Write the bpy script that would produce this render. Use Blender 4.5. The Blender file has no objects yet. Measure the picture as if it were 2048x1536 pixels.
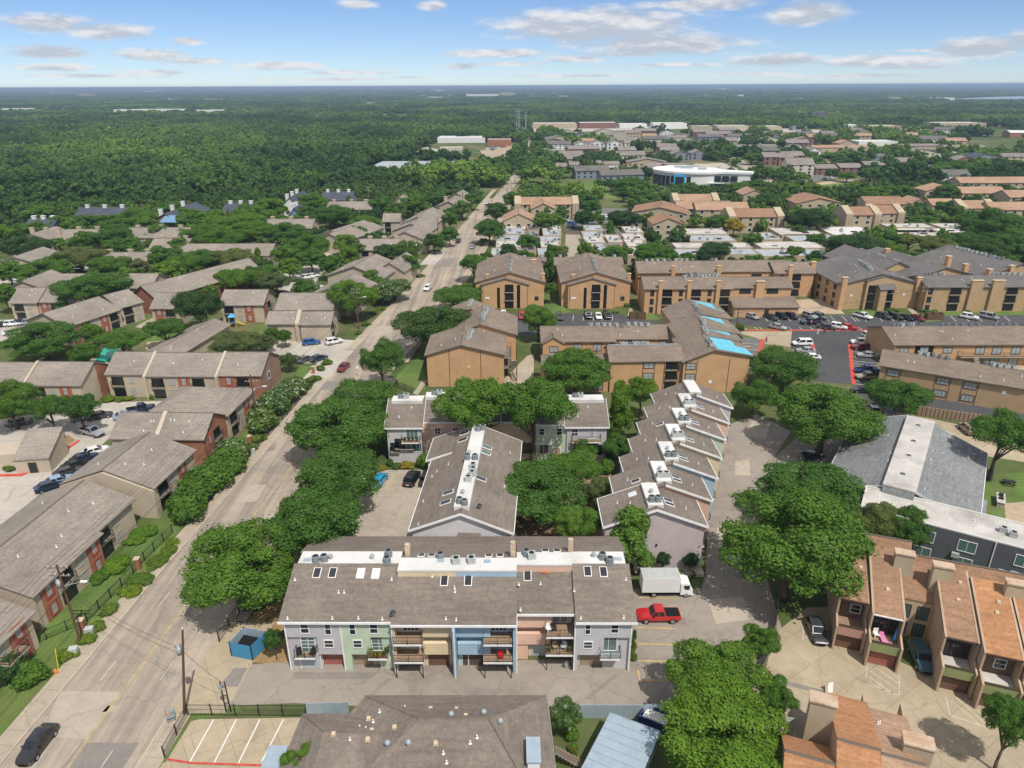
import bpy,math,random
import numpy as np
from mathutils import Vector,Matrix
random.seed(7); RNG = np.random.default_rng(11)
SC = bpy.context.scene; COL = SC.collection
R = math.radians
# ---------------------------------------------------------------- camera
CZ,FPX = 62.0,1409.0
PITCH = math.atan((768 - 171.5) / FPX); ROLL = R(0.25)
cd = bpy.data.cameras.new('camera'); cam = bpy.data.objects.new('camera',cd); COL.objects.link(cam)
cd.sensor_width = 36; cd.lens = FPX / 2048 * 36; cd.clip_start = 1; cd.clip_end = 120000
cam.matrix_world = Matrix.Translation((0,0,CZ)) @ Matrix.Rotation(math.pi / 2 - PITCH,4,'X') @ Matrix.Rotation(-ROLL,4,'Z')
SC.camera = cam
# ---------------------------------------------------------------- light
SUN = Vector((0.30,-0.53,1.0)).normalized()          # from the ground to the sun
SUN_EL = math.asin(SUN.z); SUN_AZ = math.atan2(SUN.x,SUN.y)
sl = bpy.data.lights.new('sun','SUN'); so = bpy.data.objects.new('sun',sl); COL.objects.link(so)
sl.energy = 2.7; sl.angle = R(0.55); sl.color = (1.0,0.955,0.88)
so.rotation_euler = SUN.to_track_quat('Z','Y').to_euler(); so.location = (0,0,300)
SC.view_settings.view_transform = 'Standard'; SC.view_settings.look = 'None'
SC.view_settings.gamma = 1; SC.view_settings.use_curve_mapping = False
SC.view_settings.exposure = 0.64
SC.cycles.max_bounces = 5; SC.cycles.diffuse_bounces = 2; SC.cycles.glossy_bounces = 2
SC.cycles.transmission_bounces = 2; SC.cycles.volume_bounces = 0; SC.cycles.transparent_max_bounces = 4
SC.cycles.use_denoising = True; SC.cycles.caustics_reflective = False; SC.cycles.caustics_refractive = False
SC.cycles.sample_clamp_indirect = 4

def pix_dir(x,y):
 u,v = x - 1024,y - 768
 c,s = math.cos(ROLL),math.sin(ROLL)
 u,v = c * u - s * v,s * u + c * v
 return Vector((u / FPX,math.cos(PITCH) - v / FPX * math.sin(PITCH),-(math.sin(PITCH) + v / FPX * math.cos(PITCH))))
def G(x,y,z=0.0):
 """where the sight line through a photo pixel meets the level z"""
 r = pix_dir(x,y); t = (z - CZ) / r.z
 return Vector((r.x * t,r.y * t,z))
def depth_at(p):
 return p.y * math.cos(PITCH) - (p.z - CZ) * math.sin(PITCH)
VIEW = dict(o=(0,0,1.),v1=(0,1000,2.8657),v2=(500,1050,2.56),v3=(1200,950,2.4151),v4=(700,700,2.56),v5=(0,600,2.9257),v6=(1400,600,3.0725),
   w1=(0,380,2.9257),w2=(600,380,2.9257),w3=(1300,300,2.738),w4=(0,150,2.),w5=(1024,150,2.),w6=(500,1350,2.2756),
   x2=(700,250,2.9257),x3=(1400,230,3.1605),x4=(1640,480,4.0417),x5=(540,1220,5.389),x6=(880,1220,4.995),z8=(1140,580,6.0235))
def Q(v,x,y):
 o = VIEW[v]; return o[0] + x / o[2],o[1] + y / o[2]
def GV(v,x,y,z=0.0): return G(*Q(v,x,y),z)
# ---------------------------------------------------------------- sky
wd = bpy.data.worlds.new('World'); SC.world = wd; wd.use_nodes = True
nt = wd.node_tree; N = nt.nodes; N.clear()
def lk(a,b): nt.links.new(a,b)
def mth(op,a,b=None,clamp=False):
 n = N.new('ShaderNodeMath'); n.operation = op; n.use_clamp = clamp
 for i,s in enumerate((a,b)):
  if s is None: continue
  if isinstance(s,(int,float)): n.inputs[i].default_value = s
  else: lk(s,n.inputs[i])
 return n.outputs[0]
out = N.new('ShaderNodeOutputWorld'); bg = N.new('ShaderNodeBackground'); bg.inputs['Strength'].default_value = 0.15
lk(bg.outputs[0],out.inputs['Surface'])
sky = N.new('ShaderNodeTexSky'); sky.sky_type = 'NISHITA'; sky.sun_disc = False
sky.sun_elevation = SUN_EL; sky.sun_rotation = SUN_AZ; sky.air_density = 0.75; sky.dust_density = 0.0; sky.ozone_density = 3.0; sky.altitude = 600
tc = N.new('ShaderNodeTexCoord'); sep = N.new('ShaderNodeSeparateXYZ'); lk(tc.outputs['Generated'],sep.inputs[0])
AZ = mth('ARCTAN2',sep.outputs[0],sep.outputs[1]); EL = mth('ARCSINE',sep.outputs[2])
# clouds of the day: (pixel centre x, y, half width, half height, weight), plus a field overhead, made denser for fill light
CL = [(1185,50,205,36,1),(1330,88,190,24,.95),(1610,28,95,26,.9),(1400,8,150,16,.8),(95,45,105,20,.9),(215,62,85,20,.9),
      (95,104,105,16,.85),(300,108,100,16,.75),(375,82,45,12,.7),(390,122,80,11,.7),(560,132,110,12,.75),(1000,107,130,12,.8),(1150,118,90,10,.7),
      (925,133,50,10,.7),(715,9,45,12,.8),(865,12,36,12,.8),(1560,120,120,14,.85),(1760,122,180,14,.8),(1960,95,110,22,.95),(2080,80,90,24,.9),(700,145,130,9,.6),
      (1850,100,160,6,.6),(100,135,130,12,.6),(300,145,120,10,.55),(820,155,60,6,.5),(1350,130,180,8,.55),(1500,148,160,6,.5),(1830,135,160,6,.5),(200,152,280,9,.45),(650,158,300,8,.4),(1150,152,300,9,.4),(1700,152,350,9,.45),(1010,128,160,8,.55),(1250,108,160,9,.6)]
cm = N.new('ShaderNodeCombineXYZ'); lk(AZ,cm.inputs[0]); lk(EL,cm.inputs[1])
def vmath(op,*ins):
 n = N.new('ShaderNodeVectorMath'); n.operation = op
 for i,s in enumerate(ins):
  if isinstance(s,tuple): n.inputs[i].default_value = s
  else: lk(s,n.inputs[i])
 return n
def cnoise(off):
 v = vmath('MULTIPLY_ADD',cm.outputs[0],(1,3.4,1),(0,off,0)).outputs[0]
 n1 = N.new('ShaderNodeTexNoise'); n1.inputs['Scale'].default_value = 20; n1.inputs['Detail'].default_value = 6; n1.inputs['Roughness'].default_value = .6
 lk(v,n1.inputs['Vector']); return n1.outputs[0]
acc = None; base = None
for (px,py,hw,hh,wgt) in CL:
 d = pix_dir(px,py).normalized(); a0 = math.atan2(d.x,d.y); e0 = math.asin(d.z)
 d1 = pix_dir(px + hw,py).normalized(); d2 = pix_dir(px,py - hh).normalized()
 ra = abs(math.atan2(d1.x,d1.y) - a0); re = abs(math.asin(d2.z) - e0)
 v = mth('SUBTRACT',wgt + .3,vmath('LENGTH',vmath('MULTIPLY_ADD',cm.outputs[0],(1 / ra,1 / re,0),(-a0 / ra,-e0 / re,0)).outputs[0]).outputs['Value'])
 acc = v if acc is None else mth('MAXIMUM',acc,v)
 if hh >= 14:
  v = mth('SUBTRACT',wgt + .1,vmath('LENGTH',vmath('MULTIPLY_ADD',cm.outputs[0],(1 / ra,1 / (re * .8),0),(-a0 / ra,-(e0 - re * .62) / (re * .8),0)).outputs[0]).outputs['Value']); base = v if base is None else mth('MAXIMUM',base,v)
# cloud field on a level sheet, thickened above the view as added fill light
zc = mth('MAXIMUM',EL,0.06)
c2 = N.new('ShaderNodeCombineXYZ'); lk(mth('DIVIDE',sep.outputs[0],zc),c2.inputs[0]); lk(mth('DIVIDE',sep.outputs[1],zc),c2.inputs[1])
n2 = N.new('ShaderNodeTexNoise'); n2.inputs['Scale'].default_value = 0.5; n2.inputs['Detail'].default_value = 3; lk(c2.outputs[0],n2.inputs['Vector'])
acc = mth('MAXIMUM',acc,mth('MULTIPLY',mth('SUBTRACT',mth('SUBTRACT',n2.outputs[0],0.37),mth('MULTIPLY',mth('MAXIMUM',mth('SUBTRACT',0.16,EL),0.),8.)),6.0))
NZ0 = cnoise(0.); NZ1 = cnoise(.028)
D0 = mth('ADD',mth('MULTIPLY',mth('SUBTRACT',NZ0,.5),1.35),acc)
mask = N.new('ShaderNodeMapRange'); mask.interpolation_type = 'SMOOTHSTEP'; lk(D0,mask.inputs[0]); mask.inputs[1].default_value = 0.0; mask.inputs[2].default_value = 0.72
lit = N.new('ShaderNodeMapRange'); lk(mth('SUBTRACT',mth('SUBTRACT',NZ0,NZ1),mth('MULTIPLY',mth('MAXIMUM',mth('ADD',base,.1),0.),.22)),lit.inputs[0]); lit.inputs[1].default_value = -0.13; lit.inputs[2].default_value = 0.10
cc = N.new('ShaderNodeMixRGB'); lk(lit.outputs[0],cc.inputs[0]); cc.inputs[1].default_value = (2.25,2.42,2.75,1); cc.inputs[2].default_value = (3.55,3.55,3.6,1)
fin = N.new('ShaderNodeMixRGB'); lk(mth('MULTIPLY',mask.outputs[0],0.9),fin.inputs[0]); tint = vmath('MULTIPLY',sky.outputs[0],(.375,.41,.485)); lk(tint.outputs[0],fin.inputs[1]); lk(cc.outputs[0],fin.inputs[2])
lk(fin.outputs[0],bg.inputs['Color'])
wd.cycles.sampling_method = 'MANUAL'; wd.cycles.sample_map_resolution = 512
# ---------------------------------------------------------------- materials
MATS = {}
def newmat(name):
 m = bpy.data.materials.new(name); m.use_nodes = True; MATS[name] = m
 t = m.node_tree; b = t.nodes['Principled BSDF']
 return m,t,b
def noise(t,scale,detail=4,rough=.55,stretch=None,obj=False):
 if obj: src = t.nodes.new('ShaderNodeTexCoord').outputs['Object']
 else: src = t.nodes.new('ShaderNodeNewGeometry').outputs['Position']
 n = t.nodes.new('ShaderNodeTexNoise'); n.inputs['Scale'].default_value = scale; n.inputs['Detail'].default_value = detail; n.inputs['Roughness'].default_value = rough
 if stretch:
  mp = t.nodes.new('ShaderNodeMapping'); mp.inputs['Scale'].default_value = stretch
  mp.inputs['Rotation'].default_value = (0,0,stretch_rot[0])
  t.links.new(src,mp.inputs[0]); src = mp.outputs[0]
 t.links.new(src,n.inputs['Vector']); return n.outputs['Fac']
stretch_rot = [0.0]
def ramp(t,fac,stops):
 r = t.nodes.new('ShaderNodeValToRGB'); t.links.new(fac,r.inputs[0]); e = r.color_ramp.elements
 while len(e) < len(stops): e.new(0.5)
 for el,(p,c) in zip(e,stops): el.position = p; el.color = (*c,1)
 return r.outputs[0]
def mix(t,fac,a,b,mode='MIX'):
 n = t.nodes.new('ShaderNodeMixRGB'); n.blend_type = mode
 for i,s in enumerate((fac,a,b)):
  if isinstance(s,(int,float)): n.inputs[i].default_value = s
  elif isinstance(s,tuple): n.inputs[i].default_value = (*s,1)
  else: t.links.new(s,n.inputs[i])
 return n.outputs[0]
def bumpit(t,b,h,strength,dist=.05):
 n = t.nodes.new('ShaderNodeBump'); n.inputs['Strength'].default_value = strength; n.inputs['Distance'].default_value = dist
 t.links.new(h,n.inputs['Height']); t.links.new(n.outputs[0],b.inputs['Normal'])
def sc3(c,k): return tuple(min(1,x * k) for x in c)
def surf(name,col,var=.2,s1=.25,s2=6.,rough=.9,bump=.0,spec=.2,dirt=None,dirt_amt=.5,dirt_scale=.12,metal=0.):
 """plain weathered surface: broad tone drift + fine grain + optional stains"""
 m,t,b = newmat(name)
 n1 = noise(t,s1,4); n2 = noise(t,s2,3)
 c = ramp(t,n1,[(.3,sc3(col,1 - var)),(.7,sc3(col,1 + var))])
 c = mix(t,.55,c,ramp(t,n2,[(.25,(1 - var,) * 3),(.75,(1 + var,) * 3)]),'MULTIPLY')
 if dirt:
  n3 = noise(t,dirt_scale,6,.65)
  mr = t.nodes.new('ShaderNodeMapRange'); t.links.new(n3,mr.inputs[0]); mr.inputs[1].default_value = .5; mr.inputs[2].default_value = .72; mr.inputs[4].default_value = dirt_amt
  c = mix(t,mr.outputs[0],c,dirt)
 t.links.new(c,b.inputs['Base Color']); b.inputs['Roughness'].default_value = rough; b.inputs['Specular IOR Level'].default_value = spec; b.inputs['Metallic'].default_value = metal
 if bump: bumpit(t,b,n2,bump)
 return m
def shingle(name,col,var=.22):
 m,t,b = newmat(name)
 n1 = noise(t,.12,5,.6); n2 = noise(t,2.2,3,.7); n3 = noise(t,9.,2,.8); n4 = noise(t,.45,5,.65)
 c = ramp(t,n1,[(.3,sc3(col,.84)),(.7,sc3(col,1.14))])
 c = mix(t,.8,c,ramp(t,n2,[(.3,(1 - var,) * 3),(.7,(1 + var,) * 3)]),'MULTIPLY')
 c = mix(t,.6,c,ramp(t,n3,[(.3,(.75,) * 3),(.7,(1.22,) * 3)]),'MULTIPLY')
 c = mix(t,.5,c,ramp(t,n4,[(.35,(.88,.89,.9)),(.62,(1.05,1.04,1.02))]),'MULTIPLY')
 stretch_rot[0] = 0.; n5 = noise(t,1.,3,.6,stretch=(.3,.3,7)); c = mix(t,.75,c,ramp(t,n5,[(.32,(.80,.80,.81)),(.66,(1.14,1.13,1.11))]),'MULTIPLY')
 t.links.new(c,b.inputs['Base Color']); b.inputs['Roughness'].default_value = .95; b.inputs['Specular IOR Level'].default_value = .1
 bumpit(t,b,n3,.25); return m
def siding(name,col,period=.2,dark=.80):
 m,t,b = newmat(name)
 g = t.nodes.new('ShaderNodeNewGeometry'); s = t.nodes.new('ShaderNodeSeparateXYZ'); t.links.new(g.outputs['Position'],s.inputs[0])
 d = t.nodes.new('ShaderNodeMath'); d.operation = 'DIVIDE'; t.links.new(s.outputs[2],d.inputs[0]); d.inputs[1].default_value = period
 f = t.nodes.new('ShaderNodeMath'); f.operation = 'FRACT'; t.links.new(d.outputs[0],f.inputs[0])
 n1 = noise(t,.5,5); n2 = noise(t,5,3)
 c = ramp(t,n1,[(.3,sc3(col,.9)),(.7,sc3(col,1.06))])
 c = mix(t,.5,c,ramp(t,n2,[(.3,(.93,) * 3),(.7,(1.05,) * 3)]),'MULTIPLY')
 c = mix(t,ramp(t,f.outputs[0],[(.0,(1,1,1)),(.16,(0,0,0))]),c,mix(t,1.,c,(dark,) * 3,'MULTIPLY'))
 t.links.new(c,b.inputs['Base Color']); b.inputs['Roughness'].default_value = .75; b.inputs['Specular IOR Level'].default_value = .25
 bumpit(t,b,f.outputs[0],.35,.03); return m
def brickmat(name,c1,c2):
 m,t,b = newmat(name)
 tc_ = t.nodes.new('ShaderNodeTexCoord'); br = t.nodes.new('ShaderNodeTexBrick')
 mp = t.nodes.new('ShaderNodeMapping'); mp.inputs['Rotation'].default_value = (R(90),0,0)
 t.links.new(tc_.outputs['Object'],mp.inputs[0]); t.links.new(mp.outputs[0],br.inputs['Vector'])
 br.inputs['Color1'].default_value = (*c1,1); br.inputs['Color2'].default_value = (*c2,1); br.inputs['Mortar'].default_value = (.3,.24,.19,1)
 br.inputs['Scale'].default_value = 1; br.inputs['Brick Width'].default_value = .24; br.inputs['Row Height'].default_value = .08; br.inputs['Mortar Size'].default_value = .008
 n1 = noise(t,.6,4)
 t.links.new(mix(t,.7,br.outputs[0],ramp(t,n1,[(.3,(.75,) * 3),(.7,(1.2,) * 3)]),'MULTIPLY'),b.inputs['Base Color'])
 b.inputs['Roughness'].default_value = .9; return m
def plain(name,col,rough=.6,spec=.4,metal=0.,coat=0.,var=.08):
 m,t,b = newmat(name)
 n1 = noise(t,1.3,3)
 t.links.new(ramp(t,n1,[(.3,sc3(col,1 - var)),(.7,sc3(col,1 + var))]),b.inputs['Base Color'])
 b.inputs['Roughness'].default_value = rough; b.inputs['Specular IOR Level'].default_value = spec; b.inputs['Metallic'].default_value = metal; b.inputs['Coat Weight'].default_value = coat
 b.inputs['Coat Roughness'].default_value = .08; return m
def leafmat(name,c1,c2,trans=.34,flower=None,big=False):
 m,t,b = newmat(name)
 oi = t.nodes.new('ShaderNodeObjectInfo'); n1 = noise(t,.35,3); n2 = noise(t,2.5,2)
 c = ramp(t,n2,[(.3,c1),(.72,c2)])
 c = mix(t,.55,c,ramp(t,n1,[(.3,(.72,.78,.7)),(.7,(1.25,1.2,1.2))]),'MULTIPLY')
 c = mix(t,.85,c,ramp(t,oi.outputs['Random'],[(0.,(.70,.80,.86)),(.5,(1,1,1)),(1.,(1.25,1.14,.84))]),'MULTIPLY')
 if big: c = mix(t,.8,c,ramp(t,noise(t,.0035,4,.6),[(.41,(.5,.62,.66)),(.5,(.95,.95,.95)),(.58,(1.8,1.6,1.15))]),'MULTIPLY'); c = mix(t,.7,c,ramp(t,noise(t,.013,3,.6),[(.36,(.6,.7,.7)),(.62,(1.55,1.4,1.1))]),'MULTIPLY')  # broad tone patches paint cloud shadows and mixed species into the leaf colour
 if flower:
  n3 = noise(t,1.6,2); c = mix(t,ramp(t,n3,[(.6,(0,0,0)),(.66,(1,1,1))]),c,flower)
 c = mix(t,1.,c,(1.22,1.18,1.25),'MULTIPLY')
 t.links.new(c,b.inputs['Base Color']); b.inputs['Roughness'].default_value = .7; b.inputs['Specular IOR Level'].default_value = .15
 tr = t.nodes.new('ShaderNodeBsdfTranslucent'); t.links.new(mix(t,1.,c,(1.2,1.5,.6),'MULTIPLY'),tr.inputs[0])
 ms = t.nodes.new('ShaderNodeMixShader'); ms.inputs[0].default_value = trans
 t.links.new(b.outputs[0],ms.inputs[1]); t.links.new(tr.outputs[0],ms.inputs[2]); t.links.new(ms.outputs[0],t.nodes['Material Output'].inputs[0]); return m
def groundmat():
 m,t,b = newmat('ground')
 n1 = noise(t,.02,6,.6); n2 = noise(t,.3,4); n3 = noise(t,.0018,6,.6)
 c = ramp(t,n1,[(.35,(.07,.105,.03)),(.5,(.115,.14,.055)),(.66,(.215,.18,.105))])
 c = mix(t,.5,c,ramp(t,n2,[(.3,(.7,) * 3),(.7,(1.25,) * 3)]),'MULTIPLY')
 c = mix(t,.7,c,ramp(t,n3,[(.35,(.6,.7,.6)),(.65,(1.15,1.1,1))]),'MULTIPLY')
 t.links.new(c,b.inputs['Base Color']); b.inputs['Roughness'].default_value = 1; b.inputs['Specular IOR Level'].default_value = .05
groundmat()
def pavemat(name,col,stain,joint=0.,rot=0.,tyre=0.):
 """cast concrete or old asphalt: patches, stains, tyre wear along the lanes and slab joints"""
 m,t,b = newmat(name)
 n1 = noise(t,.05,5,.6); n2 = noise(t,.6,5,.65); n3 = noise(t,7,3); n4 = noise(t,.16,6,.7)
 c = ramp(t,n1,[(.3,sc3(col,.86)),(.7,sc3(col,1.12))])
 c = mix(t,.6,c,ramp(t,n2,[(.3,(.84,) * 3),(.7,(1.12,) * 3)]),'MULTIPLY')
 c = mix(t,.35,c,ramp(t,n3,[(.3,(.8,) * 3),(.7,(1.16,) * 3)]),'MULTIPLY')
 c = mix(t,ramp(t,n4,[(.52,(0,0,0)),(.72,(.65,) * 3)]),c,stain)
 gp = t.nodes.new('ShaderNodeNewGeometry'); vo = t.nodes.new('ShaderNodeTexVoronoi'); vo.feature = 'DISTANCE_TO_EDGE'; vo.inputs['Scale'].default_value = .16
 nd = t.nodes.new('ShaderNodeTexNoise'); nd.inputs['Scale'].default_value = .5; nd.inputs['Detail'].default_value = 4; t.links.new(gp.outputs['Position'],nd.inputs['Vector'])
 vm = t.nodes.new('ShaderNodeVectorMath'); vm.operation = 'MULTIPLY_ADD'; t.links.new(nd.outputs['Color'],vm.inputs[0]); vm.inputs[1].default_value = (2.5,2.5,0); t.links.new(gp.outputs['Position'],vm.inputs[2]); t.links.new(vm.outputs[0],vo.inputs['Vector'])
 c = mix(t,ramp(t,vo.outputs['Distance'],[(.005,(.34,) * 3),(.014,(0,0,0))]),c,sc3(stain,.7))
 if tyre:
  stretch_rot[0] = rot; n5 = noise(t,1.,3,.5,stretch=(.62,.012,1)); n6 = noise(t,1.,4,.6,stretch=(1.9,.03,1))
  c = mix(t,tyre,c,ramp(t,n5,[(.35,(.66,.66,.68)),(.62,(1.15,1.14,1.12))]),'MULTIPLY')
  c = mix(t,tyre * .7,c,ramp(t,n6,[(.35,(.78,) * 3),(.62,(1.08,) * 3)]),'MULTIPLY')
 if joint:
  g = t.nodes.new('ShaderNodeNewGeometry'); br = t.nodes.new('ShaderNodeTexBrick'); mp = t.nodes.new('ShaderNodeMapping'); mp.inputs['Rotation'].default_value = (0,0,rot)
  t.links.new(g.outputs['Position'],mp.inputs[0]); t.links.new(mp.outputs[0],br.inputs['Vector'])
  br.offset = 0; br.inputs['Scale'].default_value = 1; br.inputs['Brick Width'].default_value = joint; br.inputs['Row Height'].default_value = joint; br.inputs['Mortar Size'].default_value = .035
  br.inputs['Color1'].default_value = (1,1,1,1); br.inputs['Color2'].default_value = (.93,.93,.93,1); br.inputs['Mortar'].default_value = (.62,.6,.57,1)
  c = mix(t,.8,c,br.outputs[0],'MULTIPLY')
 t.links.new(c,b.inputs['Base Color']); b.inputs['Roughness'].default_value = .92; b.inputs['Specular IOR Level'].default_value = .15
 bumpit(t,b,n3,.12)
 return m
RA = R(5.5)
pavemat('road',(.37,.31,.25),(.22,.205,.185),0,RA,.8)
pavemat('sidewalk',(.42,.355,.27),(.30,.26,.2),1.8,RA)
pavemat('drive_old',(.30,.26,.22),(.15,.135,.12))
pavemat('drive_pale',(.40,.345,.275),(.28,.24,.19),4.5,R(30))
pavemat('lot_tan',(.41,.335,.235),(.29,.235,.165),4.2,R(-33))
pavemat('lot_white',(.47,.43,.37),(.33,.3,.27),5,RA)
pavemat('patch_pale',(.42,.36,.29),(.33,.29,.25)); pavemat('patch_dark',(.24,.215,.19),(.17,.155,.14)); pavemat('asphalt',(.085,.085,.088),(.055,.055,.058))
pavemat('asphalt_grey',(.17,.165,.16),(.11,.105,.1))
pavemat('court',(.46,.36,.25),(.34,.27,.2),5)
surf('lawn',(.105,.165,.04),.3,.15,3.,bump=.3,dirt=(.17,.15,.06),dirt_amt=.5)
surf('meadow',(.13,.19,.05),.25,.03,.6,dirt=(.24,.21,.11),dirt_amt=.7,dirt_scale=.03)
surf('soil',(.24,.17,.10),.25,.4,5.)
surf('sand',(.42,.33,.22),.15,.2,4.)
surf('kerb',(.45,.39,.31),.12,.4,4.)
surf('pine_straw',(.30,.20,.09),.25,.5,6.)
shingle('shingle_pastel',(.196,.165,.139)); shingle('shingle_left',(.262,.228,.195)); shingle('shingle_ochre',(.215,.172,.138)); shingle('shingle_grey',(.15,.14,.135))
shingle('shingle_front',(.20,.168,.142)); shingle('shingle_red',(.30,.18,.115)); shingle('shingle_rust',(.40,.205,.105)); shingle('shingle_slate',(.215,.22,.225),.35)
shingle('shingle_peach',(.38,.245,.165)); shingle('shingle_blue',(.075,.085,.11)); shingle('shingle_far',(.24,.21,.19))
surf('membrane',(.62,.605,.58),.08,.25,3,rough=.7,dirt=(.42,.38,.33),dirt_amt=.55,dirt_scale=.22)
surf('membrane_old',(.50,.47,.43),.14,.3,2,rough=.8,dirt=(.26,.24,.22),dirt_amt=.7,dirt_scale=.16)
surf('membrane_grey',(.37,.40,.42),.16,.35,2,rough=.6,dirt=(.24,.20,.17),dirt_amt=.85,dirt_scale=.3)
for n,c in dict(lavender=(.50,.475,.49),green=(.50,.59,.44),yellow=(.70,.57,.37),blue=(.36,.50,.62),salmon=(.70,.46,.35),grey=(.55,.535,.545),mauve=(.52,.44,.435),pale=(.66,.64,.645)).items(): siding('siding_' + n,c)
siding('siding_ochre',(.55,.335,.18),.3,.88); siding('siding_olive',(.46,.315,.175),.3,.88); siding('siding_charcoal',(.12,.125,.14),.18,.7); siding('siding_brown',(.17,.115,.085)); siding('siding_cream',(.55,.50,.40))
siding('siding_sky',(.17,.30,.44)); siding('siding_white',(.70,.70,.69)); siding('siding_slate',(.22,.24,.28))
surf('stucco',(.47,.395,.30),.1,.3,5.); surf('stucco_brown',(.43,.32,.225),.12,.35,5.,dirt=(.17,.12,.08),dirt_amt=.4,dirt_scale=.4)
surf('stucco_white',(.70,.69,.67),.06,.3,4.); surf('stucco_tan',(.44,.36,.25),.1,.3,4.); surf('stucco_pink',(.42,.245,.20),.06,.4,4.); surf('olive_panel',(.24,.26,.115),.1,.4,5.)
brickmat('brick',(.37,.125,.05),(.28,.09,.04)); brickmat('brick_dark',(.22,.08,.055),(.17,.06,.045))
plain('ridge',(.135,.115,.095),.95,.1); plain('trim_white',(.78,.77,.75)); plain('trim_dark',(.055,.035,.025)); plain('trim_tan',(.42,.35,.27)); plain('trim_red',(.36,.07,.045)); plain('iron',(.02,.02,.022),.5)
plain('galv',(.42,.46,.47),.45,.5,.5); plain('galv_blue',(.36,.44,.50),.5,.4,.2); plain('ac_grey',(.23,.26,.27),.6); plain('ac_pale',(.42,.44,.42),.6); plain('ac_fan',(.02,.022,.025),.5)
plain('door_wood',(.16,.085,.055)); plain('door_red',(.32,.115,.085)); plain('door_grey',(.42,.45,.47)); plain('door_dark',(.09,.07,.06)); plain('door_tan',(.33,.25,.17))
plain('wood',(.14,.085,.05),.85,.2); plain('wood_grey',(.20,.165,.13),.9,.1); plain('deck',(.30,.21,.14),.9,.1); plain('pole_wood',(.13,.075,.045),.9,.1)
surf('cap_rusty',(.50,.385,.28),.1,.4,4.,dirt=(.33,.12,.045),dirt_amt=.95,dirt_scale=.55); plain('rust',(.38,.14,.05),.85,.2,var=.5); plain('cap_tan',(.52,.40,.28),.8,.2,var=.2); plain('chrome',(.6,.6,.6),.25,.6,.9); plain('rubber',(.015,.015,.016),.85,.1); plain('rim',(.45,.45,.46),.35,.5,.7)
plain('bin_blue',(.03,.075,.22),.55); plain('panel_blue',(.05,.24,.42),.55); plain('navy',(.02,.035,.11),.5); plain('paint_white',(.72,.70,.66),.8); plain('paint_yellow',(.60,.40,.12),.85,var=.3); plain('paint_worn',(.47,.355,.17),.9,.1,var=.35); plain('paint_lane',(.50,.46,.40),.85,var=.25); plain('paint_red',(.52,.07,.05),.8,var=.25); plain('paint_faint',(.50,.44,.35),.9,var=.25)
plain('tarp',(.13,.47,.60),.5,.4,var=.15); plain('boom_blue',(.02,.15,.45),.4,.5); plain('pool',(.03,.42,.30),.15,.5); plain('orange',(.75,.22,.03),.7); plain('pink',(.6,.2,.36),.7); plain('yellow',(.75,.55,.05),.6); plain('skin',(.45,.28,.2),.7); plain('denim',(.06,.08,.14),.9); plain('shirt_black',(.02,.02,.022),.9); plain('shirt_white',(.7,.7,.68),.9); plain('shirt_red',(.5,.04,.04),.9); plain('shirt_orange',(.8,.25,.03),.9)
plain('cyan_wall',(.06,.36,.62),.6); plain('lake',(.30,.38,.44),.25,.5); plain('bark',(.12,.095,.07),.95,.05,var=.3); plain('stone',(.4,.36,.3),.9)
def glassmat(name,col,rough=.06):
 m,t,b = newmat(name); b.inputs['Base Color'].default_value = (*col,1); b.inputs['Roughness'].default_value = rough; b.inputs['Specular IOR Level'].default_value = .6
glassmat('glass',(.025,.035,.04)); glassmat('glass_car',(.012,.016,.018),.03); glassmat('glass_blind',(.36,.38,.38),.3); glassmat('glass_green',(.10,.17,.16),.1); glassmat('skylight',(.035,.035,.04),.1); glassmat('skylight_pale',(.62,.64,.65),.25); glassmat('lamp_lens',(.55,.52,.45),.1); glassmat('lamp_red',(.35,.02,.02),.15)
glassmat('glass_dark',(.012,.014,.016),.15)  # near black, the painted shade inside wall openings
leafmat('leaf_oak',(.045,.11,.018),(.10,.185,.034)); leafmat('leaf_bright',(.06,.14,.016),(.135,.228,.03)); leafmat('leaf_elm',(.05,.12,.018),(.115,.205,.032)); leafmat('leaf_dark',(.03,.075,.02),(.066,.122,.032))
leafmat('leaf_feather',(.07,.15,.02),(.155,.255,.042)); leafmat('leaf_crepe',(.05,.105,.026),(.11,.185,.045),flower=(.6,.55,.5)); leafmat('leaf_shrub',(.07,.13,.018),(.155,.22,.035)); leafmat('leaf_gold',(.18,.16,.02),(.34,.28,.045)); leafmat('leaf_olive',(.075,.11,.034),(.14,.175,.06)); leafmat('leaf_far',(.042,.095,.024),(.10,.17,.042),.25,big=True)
for n,c in dict(black=(.012,.013,.015),navy=(.015,.025,.06),red=(.45,.012,.015),maroon=(.16,.01,.015),white=(.75,.75,.74),silver=(.38,.39,.40),grey=(.12,.125,.13),charcoal=(.045,.047,.05),teal=(.04,.12,.16),blue=(.02,.09,.30),cyan=(.02,.30,.52),lightblue=(.30,.42,.55),beige=(.35,.29,.2)).items():
 plain('car_' + n,c,.3,.5,.25 if n in ('silver','grey','teal','lightblue','beige') else 0,.8,.03)
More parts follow.
